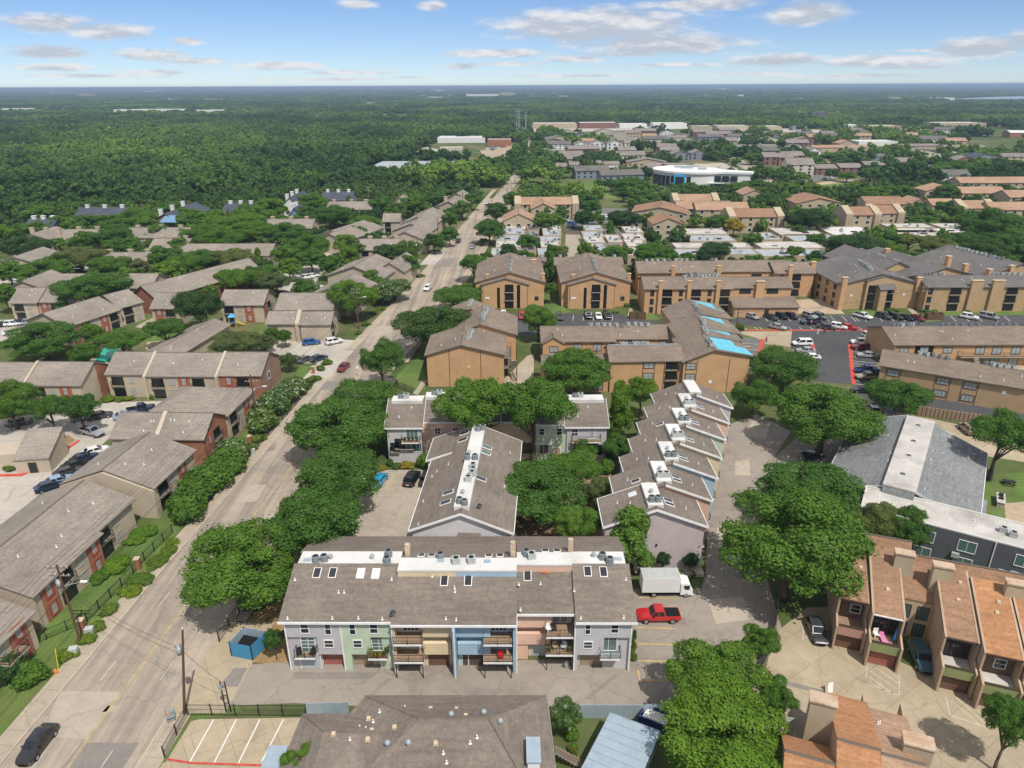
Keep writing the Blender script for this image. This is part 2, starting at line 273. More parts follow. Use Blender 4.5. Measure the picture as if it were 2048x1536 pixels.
# ---------------------------------------------------------------- helpers
class MB:
 def __init__(s): s.v = []; s.f = []
 def add(s,vs,fs):
  n = len(s.v); s.v += [tuple(p) for p in vs]; s.f += [tuple(i + n for i in f) for f in fs]; return s
 def box(s,x0,x1,y0,y1,z0,z1):
  return s.add([(x0,y0,z0),(x1,y0,z0),(x1,y1,z0),(x0,y1,z0),(x0,y0,z1),(x1,y0,z1),(x1,y1,z1),(x0,y1,z1)],
                     [(3,2,1,0),(4,5,6,7),(0,1,5,4),(1,2,6,5),(2,3,7,6),(3,0,4,7)])
 def extr(s,pts,d):
  """closed prism: polygon pts (3D, any plane) pushed by vector d"""
  n = len(pts); d = Vector(d); a = [Vector(p) for p in pts]; b = [p + d for p in a]
  nrm = Vector((0,0,0))
  for i in range(n): nrm += a[i].cross(a[(i + 1) % n])
  if nrm.dot(d) > 0: a,b = b,a
  return s.add(a + b,[tuple(range(n)),tuple(range(2 * n - 1,n - 1,-1))] + [(i,n + i,n + (i + 1) % n,(i + 1) % n) for i in range(n)])
 def poly(s,pts): return s.add(pts,[tuple(range(len(pts)))])
 def cyl(s,x,y,z0,z1,r,n=10,r2=None):
  r2 = r if r2 is None else r2
  a = [(x + r * math.cos(2 * math.pi * i / n),y + r * math.sin(2 * math.pi * i / n),z0) for i in range(n)]
  b = [(x + r2 * math.cos(2 * math.pi * i / n),y + r2 * math.sin(2 * math.pi * i / n),z1) for i in range(n)]
  return s.add(a + b,[tuple(range(n - 1,-1,-1)),tuple(range(n,2 * n))] + [(i,(i + 1) % n,n + (i + 1) % n,n + i) for i in range(n)])
 def tube(s,p,q,r,n=6,r2=None):
  p,q = Vector(p),Vector(q); d = (q - p).normalized(); e = d.orthogonal().normalized(); g = d.cross(e); r2 = r if r2 is None else r2
  a = [p + (e * math.cos(2 * math.pi * i / n) + g * math.sin(2 * math.pi * i / n)) * r for i in range(n)]
  b = [q + (e * math.cos(2 * math.pi * i / n) + g * math.sin(2 * math.pi * i / n)) * r2 for i in range(n)]
  return s.add(a + b,[tuple(range(n - 1,-1,-1)),tuple(range(n,2 * n))] + [(i,(i + 1) % n,n + (i + 1) % n,n + i) for i in range(n)])
 def mesh(s,name,mat,smooth=False):
  me = bpy.data.meshes.new(name); me.from_pydata(s.v,[],s.f)
  if mat: me.materials.append(MATS[mat])
  if smooth: me.polygons.foreach_set('use_smooth',[True] * len(s.f))
  me.update(); return me
 def build(s,name,mat,parent=None,smooth=False,loc=None):
  return put(name,s.mesh(name,mat,smooth),parent,loc)
def put(name,me,parent=None,loc=None,rz=0.,scl=None,mat=None):
 o = bpy.data.objects.new(name,me); COL.objects.link(o); o.parent = parent
 if loc is not None: o.location = loc
 if rz: o.rotation_euler = (0,0,rz)
 if scl is not None: o.scale = scl
 if mat:
  o.material_slots[0].link = 'OBJECT'; o.material_slots[0].material = MATS[mat]
 return o
ALL = []                                                # every top-level thing, for the labels
def tag(o,label,cat,group=None):
 o['label'] = label; o['category'] = cat
 if group: o['group'] = group
 ALL.append(o); return o
def empty(name,loc,rz=0.,label=None,cat=None,group=None):
 o = bpy.data.objects.new(name,None); COL.objects.link(o); o.location = loc; o.rotation_euler = (0,0,rz); o.empty_display_size = .5
 if label: tag(o,label,cat,group)
 return o
def kind(o,k): o['kind'] = k; return o
CACHE = {}
def cached(key,fn):
 if key not in CACHE: CACHE[key] = fn()
 return CACHE[key]
FOOT = []                                               # footprints (world polygons) kept clear of trees
def inside(poly,x,y):
 c = False; n = len(poly); j = n - 1
 for i in range(n):
  xi,yi = poly[i][0],poly[i][1]; xj,yj = poly[j][0],poly[j][1]
  if (yi > y) != (yj > y) and x < (xj - xi) * (y - yi) / (yj - yi) + xi: c = not c
  j = i
 return c
def sheet(name,pts,z,mat,structure=True,thick=None,keep=True):
 """flat ground sheet from world points"""
 mb = MB(); P = [(p[0],p[1],z) for p in pts]
 a = sum(P[i][0] * P[(i + 1) % len(P)][1] - P[(i + 1) % len(P)][0] * P[i][1] for i in range(len(P)))
 if a < 0: P.reverse()
 if thick: mb.extr(P,(0,0,-thick))
 else: mb.poly(P)
 o = mb.build(name,mat)
 if structure: kind(o,'structure')
 if keep: FOOT.append(P)
 return o
def psheet(name,v,pix,z,mat,**k): return sheet(name,[GV(v,*p) for p in pix],z,mat,**k)
# ---- buildings -------------------------------------------------
class Bd:
 """a building: an Empty at its front left corner; u runs along the front, v away from the street, w up"""
 def __init__(s,name,label,o,ang,cat='building',group=None):
  s.root = empty(name,(o[0],o[1],0),ang,label,cat,group); s.o = Vector((o[0],o[1],0)); s.ang = ang; s.rz = []; s.label = label
  s.c,s.s_ = math.cos(ang),math.sin(ang)
 def loc(s,p):
  d = Vector(p) - s.o; return Vector((d.x * s.c + d.y * s.s_,-d.x * s.s_ + d.y * s.c,p[2]))
 def wor(s,u,v,z=0): return Vector((s.o.x + u * s.c - v * s.s_,s.o.y + u * s.s_ + v * s.c,z))
 def px(s,v,x,y,z): return s.loc(GV(v,x,y,z))
 def foot(s,u0,u1,v0,v1): FOOT.append([s.wor(u0,v0),s.wor(u1,v0),s.wor(u1,v1),s.wor(u0,v1)])
 def part(s,name,mb,mat,parent=None,**k): return mb.build(name,mat,parent or s.root,**k)
 def box(s,name,mat,*a,parent=None): return s.part(name,MB().box(*a),mat,parent)
 def gable(s,u0,u1,v0,v1,ze,zr,axis,wall,roof,oh=.5,r=.5,t=.18,z0=-.3,fascia=None,ze2=None,roofname='roof',wallname='wall',shade=None):
  """walls + pitched roof; axis = direction of the ridge; r = ridge position across; ze2 = eave height on the far side"""
  ze2 = ze if ze2 is None else ze2
  if axis == 'u':
   a0,a1,b0,b1 = v0,v1,u0,u1; pt = lambda a,b,z: (b,a,z)
  else:
   a0,a1,b0,b1 = u0,u1,v0,v1; pt = lambda a,b,z: (a,b,z)
  am = a0 + (a1 - a0) * r
  prof = [(a0,z0),(a1,z0),(a1,ze2),(am,zr),(a0,ze)]
  if r <= 0: prof = [(a0,z0),(a1,z0),(a1,ze2),(a0,zr)]
  if r >= 1: prof = [(a0,z0),(a1,z0),(a1,zr),(a0,ze)]
  mb = MB(); mb.extr([pt(a,b0,z) for a,z in prof],Vector(pt(0,b1 - b0,0)))
  w = s.part(wallname,mb,wall)
  g = .02; parts = []
  def slope(aA,zA,aB,zB):
   k = (zB - zA) / (aB - aA); aA2 = aA - math.copysign(oh,aB - aA); zA2 = zA + k * (aA2 - aA)
   return MB().extr([pt(aA2,b0 - oh,zA2 + g),pt(aB,b0 - oh,zB + g),pt(aB,b1 + oh,zB + g),pt(aA2,b1 + oh,zA2 + g)],(0,0,t)),(aA2,zA2)
  rb = MB()
  if r > 0:
   m,e0 = slope(a0,ze,am,zr); rb.add(m.v,m.f)
  if r < 1:
   m,e1 = slope(a1,ze2,am,zr); rb.add(m.v,m.f)
  ro = s.part(roofname,rb,roof)
  if 0 < r < 1: s.part('ridge_cap',MB().extr([pt(am - .16,b0 - oh + .02,zr + g + t - .03),pt(am + .16,b0 - oh + .02,zr + g + t - .03),pt(am,b0 - oh + .02,zr + g + t + .05)],Vector(pt(0,b1 - b0 + 2 * oh - .04,0))),'ridge',ro)
  if fascia:
   if r > 0: s.part('fascia',MB().extr([pt(e0[0] + (.02 if am < a0 else -.03),b0 - oh - .03,e0[1] - .02),pt(e0[0] + .06,b0 - oh - .03,e0[1] - .02),pt(e0[0] + .06,b0 - oh - .03,e0[1] + t + .05),pt(e0[0] - .03,b0 - oh - .03,e0[1] + t + .05)],Vector(pt(0,b1 - b0 + 2 * oh + .06,0))),fascia,ro)
   if r < 1: s.part('fascia',MB().extr([pt(e1[0] - .06,b0 - oh - .03,e1[1] - .02),pt(e1[0] + .03,b0 - oh - .03,e1[1] - .02),pt(e1[0] + .03,b0 - oh - .03,e1[1] + t + .05),pt(e1[0] - .06,b0 - oh - .03,e1[1] + t + .05)],Vector(pt(0,b1 - b0 + 2 * oh + .06,0))),fascia,ro)
   for bb,dd in ((b0 - oh - .05,.06),(b1 + oh - .01,.06))[:1 if shade else 2]:
    pr = ([(e0[0],e0[1] - .1)] if r > 0 else [(am,zr - .1)]) + ([(am,zr - .1)] if 0 < r < 1 else []) + ([(e1[0],e1[1] - .1)] if r < 1 else [(am,zr - .1)])
    if shade == 'right': pr = pr[1:]
    pr2 = [(a,z + t + .18) for a,z in reversed(pr)]
    s.part('barge_board',MB().extr([pt(a,bb,z) for a,z in pr + pr2],Vector(pt(0,dd,0))),fascia,ro)
  def zf(u,v):
   a = v if axis == 'u' else u
   if r > 0 and (a <= am or r >= 1): return ze + (zr - ze) * (a - a0) / (am - a0) + t + g
   return ze2 + (zr - ze2) * (a1 - a) / (a1 - am) + t + g
  s.rz.append((u0 - oh,u1 + oh,v0 - oh,v1 + oh,zf)); s.foot(u0 - .5,u1 + .5,v0 - .5,v1 + .5)
  return w,ro
 def flat(s,u0,u1,v0,v1,z,wall,top,par=.25,wallname='wall',z0=-.3):
  w = s.part(wallname,MB().box(u0,u1,v0,v1,z0,z),wall)
  ro = s.part('roof',MB().box(u0 + .2,u1 - .2,v0 + .2,v1 - .2,z + .003,z + .03),top)
  if par:
   for a in ((u0 - .02,u1 + .02,v0 - .02,v0 + .2),(u0 - .02,u1 + .02,v1 - .2,v1 + .02),(u0 - .02,u0 + .2,v0 + .2,v1 - .2),(u1 - .2,u1 + .02,v0 + .2,v1 - .2)):
    s.part('parapet',MB().box(*a,z + .002,z + par),wall if par > .4 else 'trim_tan' if wall != 'siding_charcoal' else 'membrane',ro)
  s.rz.append((u0,u1,v0,v1,lambda u,v: z + .03)); s.foot(u0 - .5,u1 + .5,v0 - .5,v1 + .5); return w,ro
 def hip(s,u0,u1,v0,v1,ze,zr,wall,roof,oh=.5,t=.18,z0=-.3):
  w = s.part('wall',MB().box(u0,u1,v0,v1,z0,ze),wall)
  U0,U1,V0,V1 = u0 - oh,u1 + oh,v0 - oh,v1 + oh; h = min(U1 - U0,V1 - V0) / 2
  if U1 - U0 > V1 - V0: a,b = (U0 + h,V0 + h),(U1 - h,V0 + h)
  else: a,b = (U0 + h,V0 + h),(U0 + h,V1 - h)
  e = [(U0,V0),(U1,V0),(U1,V1),(U0,V1)]; rr = [a,b]
  vs = [(x,y,ze + .02) for x,y in e] + [(x,y,ze + .02 + t) for x,y in e] + [(x,y,zr + t) for x,y in rr]
  fs = [(3,2,1,0)] + [(i,(i + 1) % 4,4 + (i + 1) % 4,4 + i) for i in range(4)]
  fs += [(4,5,9,8),(5,6,9),(6,7,8,9),(7,4,8)] if U1 - U0 > V1 - V0 else [(4,5,8),(5,6,9,8),(6,7,9),(7,4,8,9)]
  ro = s.part('roof',MB().add(vs,fs),roof)
  k = (zr - ze) / h
  s.rz.append((U0,U1,V0,V1,lambda u,v: ze + t + k * max(0,min(u - U0,U1 - u,v - V0,V1 - v)))); s.foot(u0 - .5,u1 + .5,v0 - .5,v1 + .5); return w,ro
 def roofz(s,u,v):
  z = 0
  for a,b,c,d,f in s.rz:
   if a <= u <= b and c <= v <= d: z = max(z,f(u,v))
  return z
 # --- fittings: the face is 'F' (towards -v), 'B', 'L' (towards -u) or 'R'
 def place(s,face,a,plane,z):
  return {'F': ((a,plane,z),0),'R': ((plane,a,z),math.pi / 2),'B': ((a,plane,z),math.pi),'L': ((plane,a,z),-math.pi / 2)}[face]
 def win(s,face,a,plane,z,w,h,frame='trim_white',pane='glass',grid=(1,1),name='window',fw=.09):
  def mk():
   m = MB(); m.box(-w / 2 - fw,-w / 2,-.07,.0,-fw,h + fw).box(w / 2,w / 2 + fw,-.07,0,-fw,h + fw).box(-w / 2,w / 2,-.07,0,h,h + fw).box(-w / 2,w / 2,-.08,0,-fw,0)
   for i in range(1,grid[0]): x = -w / 2 + w * i / grid[0]; m.box(x - .03,x + .03,-.055,-.02,0,h)
   for i in range(1,grid[1]): zz = h * i / grid[1]; m.box(-w / 2,w / 2,-.05,-.022,zz - .03,zz + .03)
   return m.mesh(name,frame),MB().box(-w / 2,w / 2,-.03,0,0,h).mesh('pane',pane)
  me,pa = cached(('win',w,h,frame,pane,grid,fw),mk)
  l,r = s.place(face,a,plane,z); o = put(name,me,s.root,l,r); put('pane',pa,o); return o
 def door(s,face,a,plane,z,w,h,mat='door_wood',frame='trim_white',name='door',panels=0):
  def mk():
   m = MB(); m.box(-w / 2,w / 2,-.04,0,0,h)
   for i in range(panels):
    zz = h * (i + .5) / panels; m.box(-w / 2 + .06,w / 2 - .06,-.06,-.04,zz - h / panels * .38,zz + h / panels * .38)
   return m.mesh(name,mat),MB().box(-w / 2 - .1,-w / 2,-.07,0,0,h + .1).box(w / 2,w / 2 + .1,-.07,0,0,h + .1).box(-w / 2,w / 2,-.07,0,h,h + .1).mesh('door_frame',frame)
  me,fr = cached(('door',w,h,mat,frame,panels,name),mk)
  l,r = s.place(face,a,plane,z); o = put(name,me,s.root,l,r)
  put('door_frame',fr,o); return o
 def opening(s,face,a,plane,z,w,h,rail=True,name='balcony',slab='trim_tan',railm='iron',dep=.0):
  """a loggia on the flat wall: dark panel painting its shade, floor slab and a railing"""
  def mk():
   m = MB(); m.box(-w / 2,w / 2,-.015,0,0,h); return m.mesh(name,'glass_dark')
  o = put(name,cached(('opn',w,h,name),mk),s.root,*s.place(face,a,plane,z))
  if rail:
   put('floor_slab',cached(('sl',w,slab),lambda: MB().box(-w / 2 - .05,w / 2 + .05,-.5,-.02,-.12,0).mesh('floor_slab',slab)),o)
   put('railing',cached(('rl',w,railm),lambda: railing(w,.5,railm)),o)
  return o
 def balcony(s,face,a,plane,z,w,d,slab='trim_white',railm='iron',deckm='deck'):
  o = put('balcony',cached(('bal',w,d,slab),lambda: MB().box(-w / 2,w / 2,-d,0,-.28,-.03).mesh('balcony',slab)),s.root,*s.place(face,a,plane,z))
  put('deck',cached(('dk',w,d,deckm),lambda: MB().box(-w / 2 + .05,w / 2 - .05,-d + .05,-.01,-.03,.0).mesh('deck',deckm)),o)
  put('railing',cached(('rl2',w,d,railm),lambda: railing(w,d,railm)),o); return o
 def ac(s,u,v,k=0,rz=0.,scl=1.,z=None):
  o = put('air_conditioner',cached(('ac',k),lambda: ac_mesh(k)),s.root,(u,v,(s.roofz(u,v) if z is None else z) - .03),rz,(scl,) * 3)
  put('fan_grille',cached('acfan',lambda: MB().cyl(0,0,.82,.845,.33,12).mesh('fan_grille','ac_fan')),o)
 def vent(s,u,v,k=0,z=None):
  nm = ('roof_vent','vent_pipe','turbine_vent','roof_hatch')[k]
  put(nm,cached(('vent',k),lambda: vent_mesh(k)),s.root,(u,v,(s.roofz(u,v) if z is None else z) - .05))
 def skylight(s,u,v,w=.8,l=1.4,pane='skylight',axis='u',face=None):
  """raised skylight box lying on the slope"""
  e = .05; z = s.roofz(u,v); su = (s.roofz(u + e,v) - s.roofz(u - e,v)) / (2 * e); sv = (s.roofz(u,v + e) - s.roofz(u,v - e)) / (2 * e)
  ex = Vector((1,0,su)).normalized(); ey = Vector((0,1,sv)).normalized(); n = ex.cross(ey).normalized(); c = Vector((u,v,z))
  if axis == 'v': w,l = l,w
  q = lambda a,b,h: c + ex * a + ey * b + n * h
  m = MB()
  m.extr([q(-w / 2 - .08,-l / 2 - .08,-.05),q(w / 2 + .08,-l / 2 - .08,-.05),q(w / 2 + .08,l / 2 + .08,-.05),q(-w / 2 - .08,l / 2 + .08,-.05)],n * .16)
  o = s.part('skylight',m,'trim_white')
  s.part('pane',MB().extr([q(-w / 2,-l / 2,.1),q(w / 2,-l / 2,.1),q(w / 2,l / 2,.1),q(-w / 2,l / 2,.1)],n * .03),pane,o)
 def chimney(s,u,v,w,d,z1,mat,cap='rust',z0=0.):
  o = s.part('chimney',MB().box(u - w / 2,u + w / 2,v - d / 2,v + d / 2,z0,z1),mat)
  s.part('chimney_cap',MB().box(u - w / 2 - .12,u + w / 2 + .12,v - d / 2 - .12,v + d / 2 + .12,z1,z1 + .18),cap,o)
 def row(s,face,a0,a1,plane,zs,w=1.2,h=1.3,n=None,step=3.4,skip=(),**k):
  n = n or max(1,round((a1 - a0) / step)); i = 0
  for z in zs:
   for j in range(n):
    if (j,z) in skip or j in skip: continue
    s.win(face,a0 + (a1 - a0) * (j + .5) / n,plane,z,w,h,**k)
 def trims(s,face,As,plane,z0,z1,mat='trim_dark',w=.12):
  me = cached(('tb',w,round(z1 - z0,2),mat),lambda: MB().box(-w / 2,w / 2,-.03,0,0,z1 - z0).mesh('trim_board',mat))
  for a in As: l,r = s.place(face,a,plane,z0); put('trim_board',me,s.root,l,r)
def railing(w,d,mat):
 m = MB(); h = 1.0
 for a in ((-w / 2,-d),(w / 2,-d),(-w / 2,-.05),(w / 2,-.05),(0,-d)): m.box(a[0] - .03,a[0] + .03,a[1] - .03,a[1] + .03,0,h + .04)
 for z in (h,.12): m.box(-w / 2,w / 2,-d - .02,-d + .02,z - .025,z + .025).box(-w / 2 - .02,-w / 2 + .02,-d,0,z - .025,z + .025).box(w / 2 - .02,w / 2 + .02,-d,0,z - .025,z + .025)
 n = int(w / .2)
 for i in range(1,n): x = -w / 2 + w * i / n; m.box(x - .009,x + .009,-d - .009,-d + .009,.12,h)
 return m.mesh('railing',mat)
def ac_mesh(k):
 m = MB()
 if k == 0:
  m.cyl(0,0,.05,.8,.42,12); m.cyl(0,0,.8,.84,.40,12,.36); m.box(-.45,.45,-.45,.45,0,.06)
  for i in range(12):
   a = 2 * math.pi * i / 12; m.box(.44 * math.cos(a) - .02,.44 * math.cos(a) + .02,.44 * math.sin(a) - .02,.44 * math.sin(a) + .02,.06,.78)
  return m.mesh('air_conditioner','ac_grey')
 m.box(-.45,.45,-.4,.4,.05,.8); m.box(-.48,.48,-.43,.43,0,.06); m.box(-.47,.47,-.42,.42,.78,.83)
 for i in range(5): m.box(-.46,.46,-.41,.41,.15 + i * .13,.19 + i * .13)
 return m.mesh('air_conditioner','ac_pale')
def vent_mesh(k):
 m = MB()
 if k == 0: m.extr([(-.18,-.16,.05),(.18,-.16,.05),(.18,.2,.12),(-.18,.2,.12)],(0,0,.16)); m.box(-.22,.22,-.2,.24,.0,.09); return m.mesh('roof_vent','cap_tan')
 if k == 1: m.cyl(0,0,0,.35,.07,8); m.cyl(0,0,.0,.1,.16,8,.08); return m.mesh('vent_pipe','trim_white')
 if k == 2:
  m.cyl(0,0,0,.25,.16,12); m.cyl(0,0,.25,.45,.18,12,.3); m.cyl(0,0,.45,.62,.3,12,.2); m.cyl(0,0,.62,.68,.2,12,.05); return m.mesh('turbine_vent','galv')
 m.box(-.4,.4,-.3,.3,0,.12); m.box(-.34,.34,-.24,.24,.12,.15); return m.mesh('roof_hatch','galv_blue')
def frame_from(v,FL,FR,z):
 p,q = GV(v,*FL,z),GV(v,*FR,z); return p,math.atan2(q.y - p.y,q.x - p.x),(q - p).length
# ---------------------------------------------------------------- ground, street, lots
g = MB().poly([(-45000,-1500,0),(45000,-1500,0),(45000,52000,0),(-45000,52000,0)]).build('ground','ground'); kind(g,'structure')
LEFT = [(20,-52.2),(50,-51),(64,-50),(80,-48.8),(96,-47.2),(120,-45),(140,-43.2),(160,-41.3),(181,-38.7),(232,-32),(276,-27.3),(342,-21.6),(424,-14.2),(520,-4.5),(620,5),(720,11.5),(842,14),(1018,13),(1300,10)]
def xl(y): return float(np.interp(y,[p[0] for p in LEFT],[p[1] for p in LEFT]))
RW = 13.6
def strip(y0,y1,a,b,z,mat,name,n=60,structure=True,keep=False,thick=None):
 ys = np.linspace(y0,y1,n); P = [(xl(y) + a,y) for y in ys] + [(xl(y) + b,y) for y in ys[::-1]]
 mb = MB(); m = len(ys)
 vs = [(xl(y) + a,y,z) for y in ys] + [(xl(y) + b,y,z) for y in ys]
 fs = [(i,m + i,m + i + 1,i + 1) for i in range(m - 1)]
 if thick:
  vs += [(x,y,z - thick) for x,y,_ in vs]; k = 2 * m
  fs += [(i,i + 1,k + i + 1,k + i) for i in range(m - 1)] + [(m + i + 1,m + i,k + m + i,k + m + i + 1) for i in range(m - 1)]
 o = MB().add(vs,fs).build(name,mat)
 if structure: kind(o,'structure')
 if keep: FOOT.append(P)
 return o
strip(20,432,0,RW,.03,'road','road',80,keep=True); strip(432,1300,2.6,RW - 3.2,.0295,'road','road',80,keep=True)
strip(20,46,-9,0,.034,'sidewalk','driveway_apron',6)
for (a,b) in ((48,150),(169,262),(285,470)):
 strip(a,b,-2.4,-.18,.13,'sidewalk','sidewalk',50,keep=True,thick=.13)
 strip(a,b,-.18,0,.15,'kerb','kerb',50,thick=.15)
for (a,b) in ((22,56),(70,150),(160,215),(226,470)):
 strip(a,b,RW + .18,RW + 2.4,.13,'sidewalk','sidewalk',50,keep=True,thick=.13)
 strip(a,b,RW,RW + .18,.15,'kerb','kerb',50,thick=.15)
for (a,b) in ((150,169),(262,285)): strip(a,b,-6,0,.034,'lot_white','driveway_apron',8)
strip(56,70,RW,RW + 6,.034,'lot_tan','driveway_apron',8)
# painted lines on the street: two worn yellow ones in the middle, dashes between the lanes
for dx in (-.14,.08): kind(strip(20,430,RW / 2 + dx,RW / 2 + dx + .1,.037,'paint_worn','centre_line',120),'structure')
dash = 0
for y in np.arange(24,440,12.2):
 for a in (RW * .25,RW * .75):
  if random.random() < .75: strip(y,y + 3,a - .05,a + .05,.038,'paint_lane','lane_dash',3)
# --- pastel town house court
K = 'o'
psheet('driveway','v1',[(1280,1180),(1390,920),(1670,968),(1700,985)] ,.026,'drive_old') if False else None
sheet('driveway',[(-36.2,57.2),(-30.5,57.0),(-24,57.3),(22,54.5),(31.5,57),(33.2,68),(35.5,84),(41,100),(48,113),(54,122),(50,130),(41,124),(34,105),(26.5,79),(25.2,76),(13.8,76),(13.6,63.4),(-25.6,63.4),(-31.5,62.8),(-36,68)],.024,'drive_old')
sheet('pavement_strip',[(41.2,78),(43.8,78),(52.5,108),(49.5,108)],.03,'drive_pale')
sheet('parking_lot',[(-27,79),(-13,79),(-9.5,108),(-27.5,108)],.025,'drive_pale')
sheet('parking_court',[(44,108),(66,104),(72,118),(58,124)],.029,'drive_old')
sheet('garden_soil',[(-34.5,68),(-33.5,71),(-27,78),(-26,62.5),(-31,63.4),(-34.2,66)],.012,'pine_straw')
sheet('garden_soil',[(-32,78),(-27.2,78.5),(-27.6,120),(-31,120)],.012,'soil')
sheet('courtyard',[(-.5,79),(12,79),(22,112),(1,108)],.012,'soil')
# parking stall lines beside the pastel row (yellow), in the court behind, and on the small tan lot in front
def line(p,q,w,z,mat,name='stall_line'):
 p,q = Vector((p[0],p[1],0)),Vector((q[0],q[1],0)); d = (q - p).normalized() * (w / 2); n = Vector((-d.y,d.x,0))
 return kind(MB().poly([tuple(v + Vector((0,0,z))) for v in (p - n,q - n,q + n,p + n)]).build(name,mat),'structure')
def pline(v,a,b,w,z,mat,name='stall_line'): return line(GV(v,*a),GV(v,*b),w,z,mat,name)
for a,b in (((185,593),(385,597)),((160,660),(400,668)),((172,737),(368,742)),((180,816),(385,820)),((185,898),(395,902)),((183,943),(193,995)),((190,995),(330,991))):
 pline('v3',a,b,.13,.031,'paint_yellow')
for a,b in (((220,640),(185,720)),((300,640),(262,715)),((392,640),(350,715))): pline('v4',a,b,.12,.031,'paint_yellow')
LT = [GV('v1',*p) for p in ((950,1490),(1110,1245),(1725,1245),(1660,1536),(960,1560))]
sheet('small_parking_lot',[(-35.3,44),(-34.7,55.2),(-20.5,55.4),(-20.5,44)],.026,'lot_tan')
for a,b in (((1225,1258),(1085,1508)),((1355,1258),(1225,1512)),((1490,1258),(1365,1512)),((1625,1258),(1500,1500))): pline('v1',a,b,.13,.033,'paint_white')
for v,L,m in (('v1',[(345,1095),(690,1102),(500,1370),(240,1360)],'patch_pale'),('v1',[(470,1392),(800,1392),(690,1560),(330,1560)],'patch_dark'),('v1',[(620,1180),(700,1180),(660,1215),(585,1215)],'patch_pale'),('v5',[(1520,900),(1600,880),(1620,850),(1560,870)],'patch_dark'),('v5',[(1440,1090),(1560,1080),(1500,1180),(1370,1190)],'patch_pale'),('w2',[(130,1120),(230,1115),(190,1170),(80,1175)],'patch_dark'),('w2',[(450,800),(560,795),(520,850),(400,860)],'patch_pale'),('w2',[(840,400),(930,400),(920,450),(800,450)],'patch_dark'),('v1',[(1345,962),(1418,962),(1365,1072),(1250,1070)],'patch_dark'),('v2',[(215,755),(660,755),(610,790),(240,790)],'patch_dark'),('v2',[(575,895),(700,790),(720,790),(610,895)],'patch_dark'),('v2',[(1700,895),(1870,760),(1895,762),(1740,895)],'patch_dark'),('v3',[(560,250),(620,250),(640,420),(590,430)],'patch_pale'),('v3',[(520,600),(690,590),(720,700),(560,720)],'patch_pale'),('v6',[(215,990),(300,980),(310,1080),(215,1075)],'patch_pale'),('v6',[(330,740),(430,760),(400,860),(250,830)],'patch_pale'),('v3',[(860,985),(1080,1040),(1075,1060),(855,1005)],'patch_dark')):
 psheet('road_patch' if v in ('v1','v5','w2') else 'paving_patch',v,L,.0345 if v in ('v1','v5','w2') else .0335,m,keep=False)
pline('v1',(960,1490),(1100,1512),.22,.14,'paint_red','kerb_paint'); pline('v1',(1100,1512),(1500,1525),.22,.14,'paint_red','kerb_paint')
sheet('verge',[(-36.0,50),(-34.7,50),(-34.2,55),(-29.2,56.2),(-30,57),(-35.7,56.4)],.028,'lawn')
# --- brown town houses on the right
sheet('parking_yard',[GV('v3',*p) for p in ((840,770),(1000,640),(1130,640),(1250,820),(1900,1090),(2300,1160),(2300,1800),(1250,1560),(860,1450),(880,1150),(760,1050))],.027,'lot_tan')
for a,b in (((1290,915),(1285,975)),((1290,1012),(1445,1065)),((1445,965),(1445,1065)),((1330,930),(1445,1010)),((1300,945),(1445,1040)),((1300,975),(1420,1060)),((1380,935),(1445,985)),((1300,1000),(1370,1040)),
             ((1670,1070),(1690,1160)),((1690,1160),(1880,1225)),((1720,1075),(1860,1200)),((1690,1085),(1830,1205)),((1760,1080),(1880,1190)),((980,735),(980,800))):
 pline('v3',a,b,.11,.031,'paint_faint','hatch_line')
# --- grey office building's grounds
sheet('office_lot',[GV('v6',*p) for p in ((1030,650),(1250,700),(1420,730),(1990,850),(2400,900),(2400,1060),(1760,960),(1440,760),(1020,735))],.025,'lot_tan')
sheet('lawn',[GV('v6',*p) for p in ((1720,1080),(1990,1060),(2300,1120),(2300,1300),(1860,1340),(1690,1290))],.014,'lawn')
sheet('garden_path',[GV('v6',*p) for p in ((1870,1250),(1991,1240),(2300,1230),(2300,1400),(1880,1360))],.02,'court')
# --- ochre apartments: asphalt lots with red fire lanes
sheet('parking_lot',[GV('v6',*p) for p in ((180,125),(190,145),(565,190),(560,300),(700,300),(700,500),(940,520),(950,560),(1060,640),(1250,690),(1330,610),(1380,590),(1750,650),(2200,740),(2200,690),(1100,500),(1060,180),(2100,160),(2100,95),(1500,95),(1480,130),(1380,135),(1350,95),(280,95))],.026,'asphalt')
sheet('parking_lot',[GV('w2',*p) for p in ((1190,725),(1680,722),(1850,725),(2048,765),(2220,770),(2480,790),(2420,850),(1300,850),(1150,760))],.025,'asphalt')
sheet('side_lot',[GV('v6',*p) for p in ((150,230),(350,235),(385,290),(355,350),(180,520),(130,520))],.024,'asphalt_grey')
sheet('driveway',[GV('v6',*p) for p in ((200,195),(565,192),(555,290),(400,270),(350,235))],.028,'lot_tan')
sheet('tennis_slab',[GV('v6',*p) for p in ((485,5),(780,-10),(890,85),(500,85))],.022,'court')
for a,b in (((180,186),(1060,186)),((920,270),(945,520)),((1365,588),(1760,655)),((385,240),(360,345)),((690,270),(700,310))): pline('v6',a,b,.9,.034,'paint_red','fire_lane')
for x in (385,455,525,590,690,760,800,870,925,945,990,1090,1160,1230,1300,1540,1620,1700,1800,1870): pline('v6',(x,98),(x + 34,132),.12,.032,'paint_white')
for x in (285,350,380,560,625,690,740,990,1050): pline('v6',(x - 15,168),(x + 5,184),.12,.032,'paint_white')
for y in (300,318,348,375,390,405,440,490,515): pline('v6',(935,y),(1095,y + 14),.12,.032,'paint_white')
for y in (265,300,330,355,385): pline('v6',(255,y),(360,y + 8),.12,.032,'paint_white')
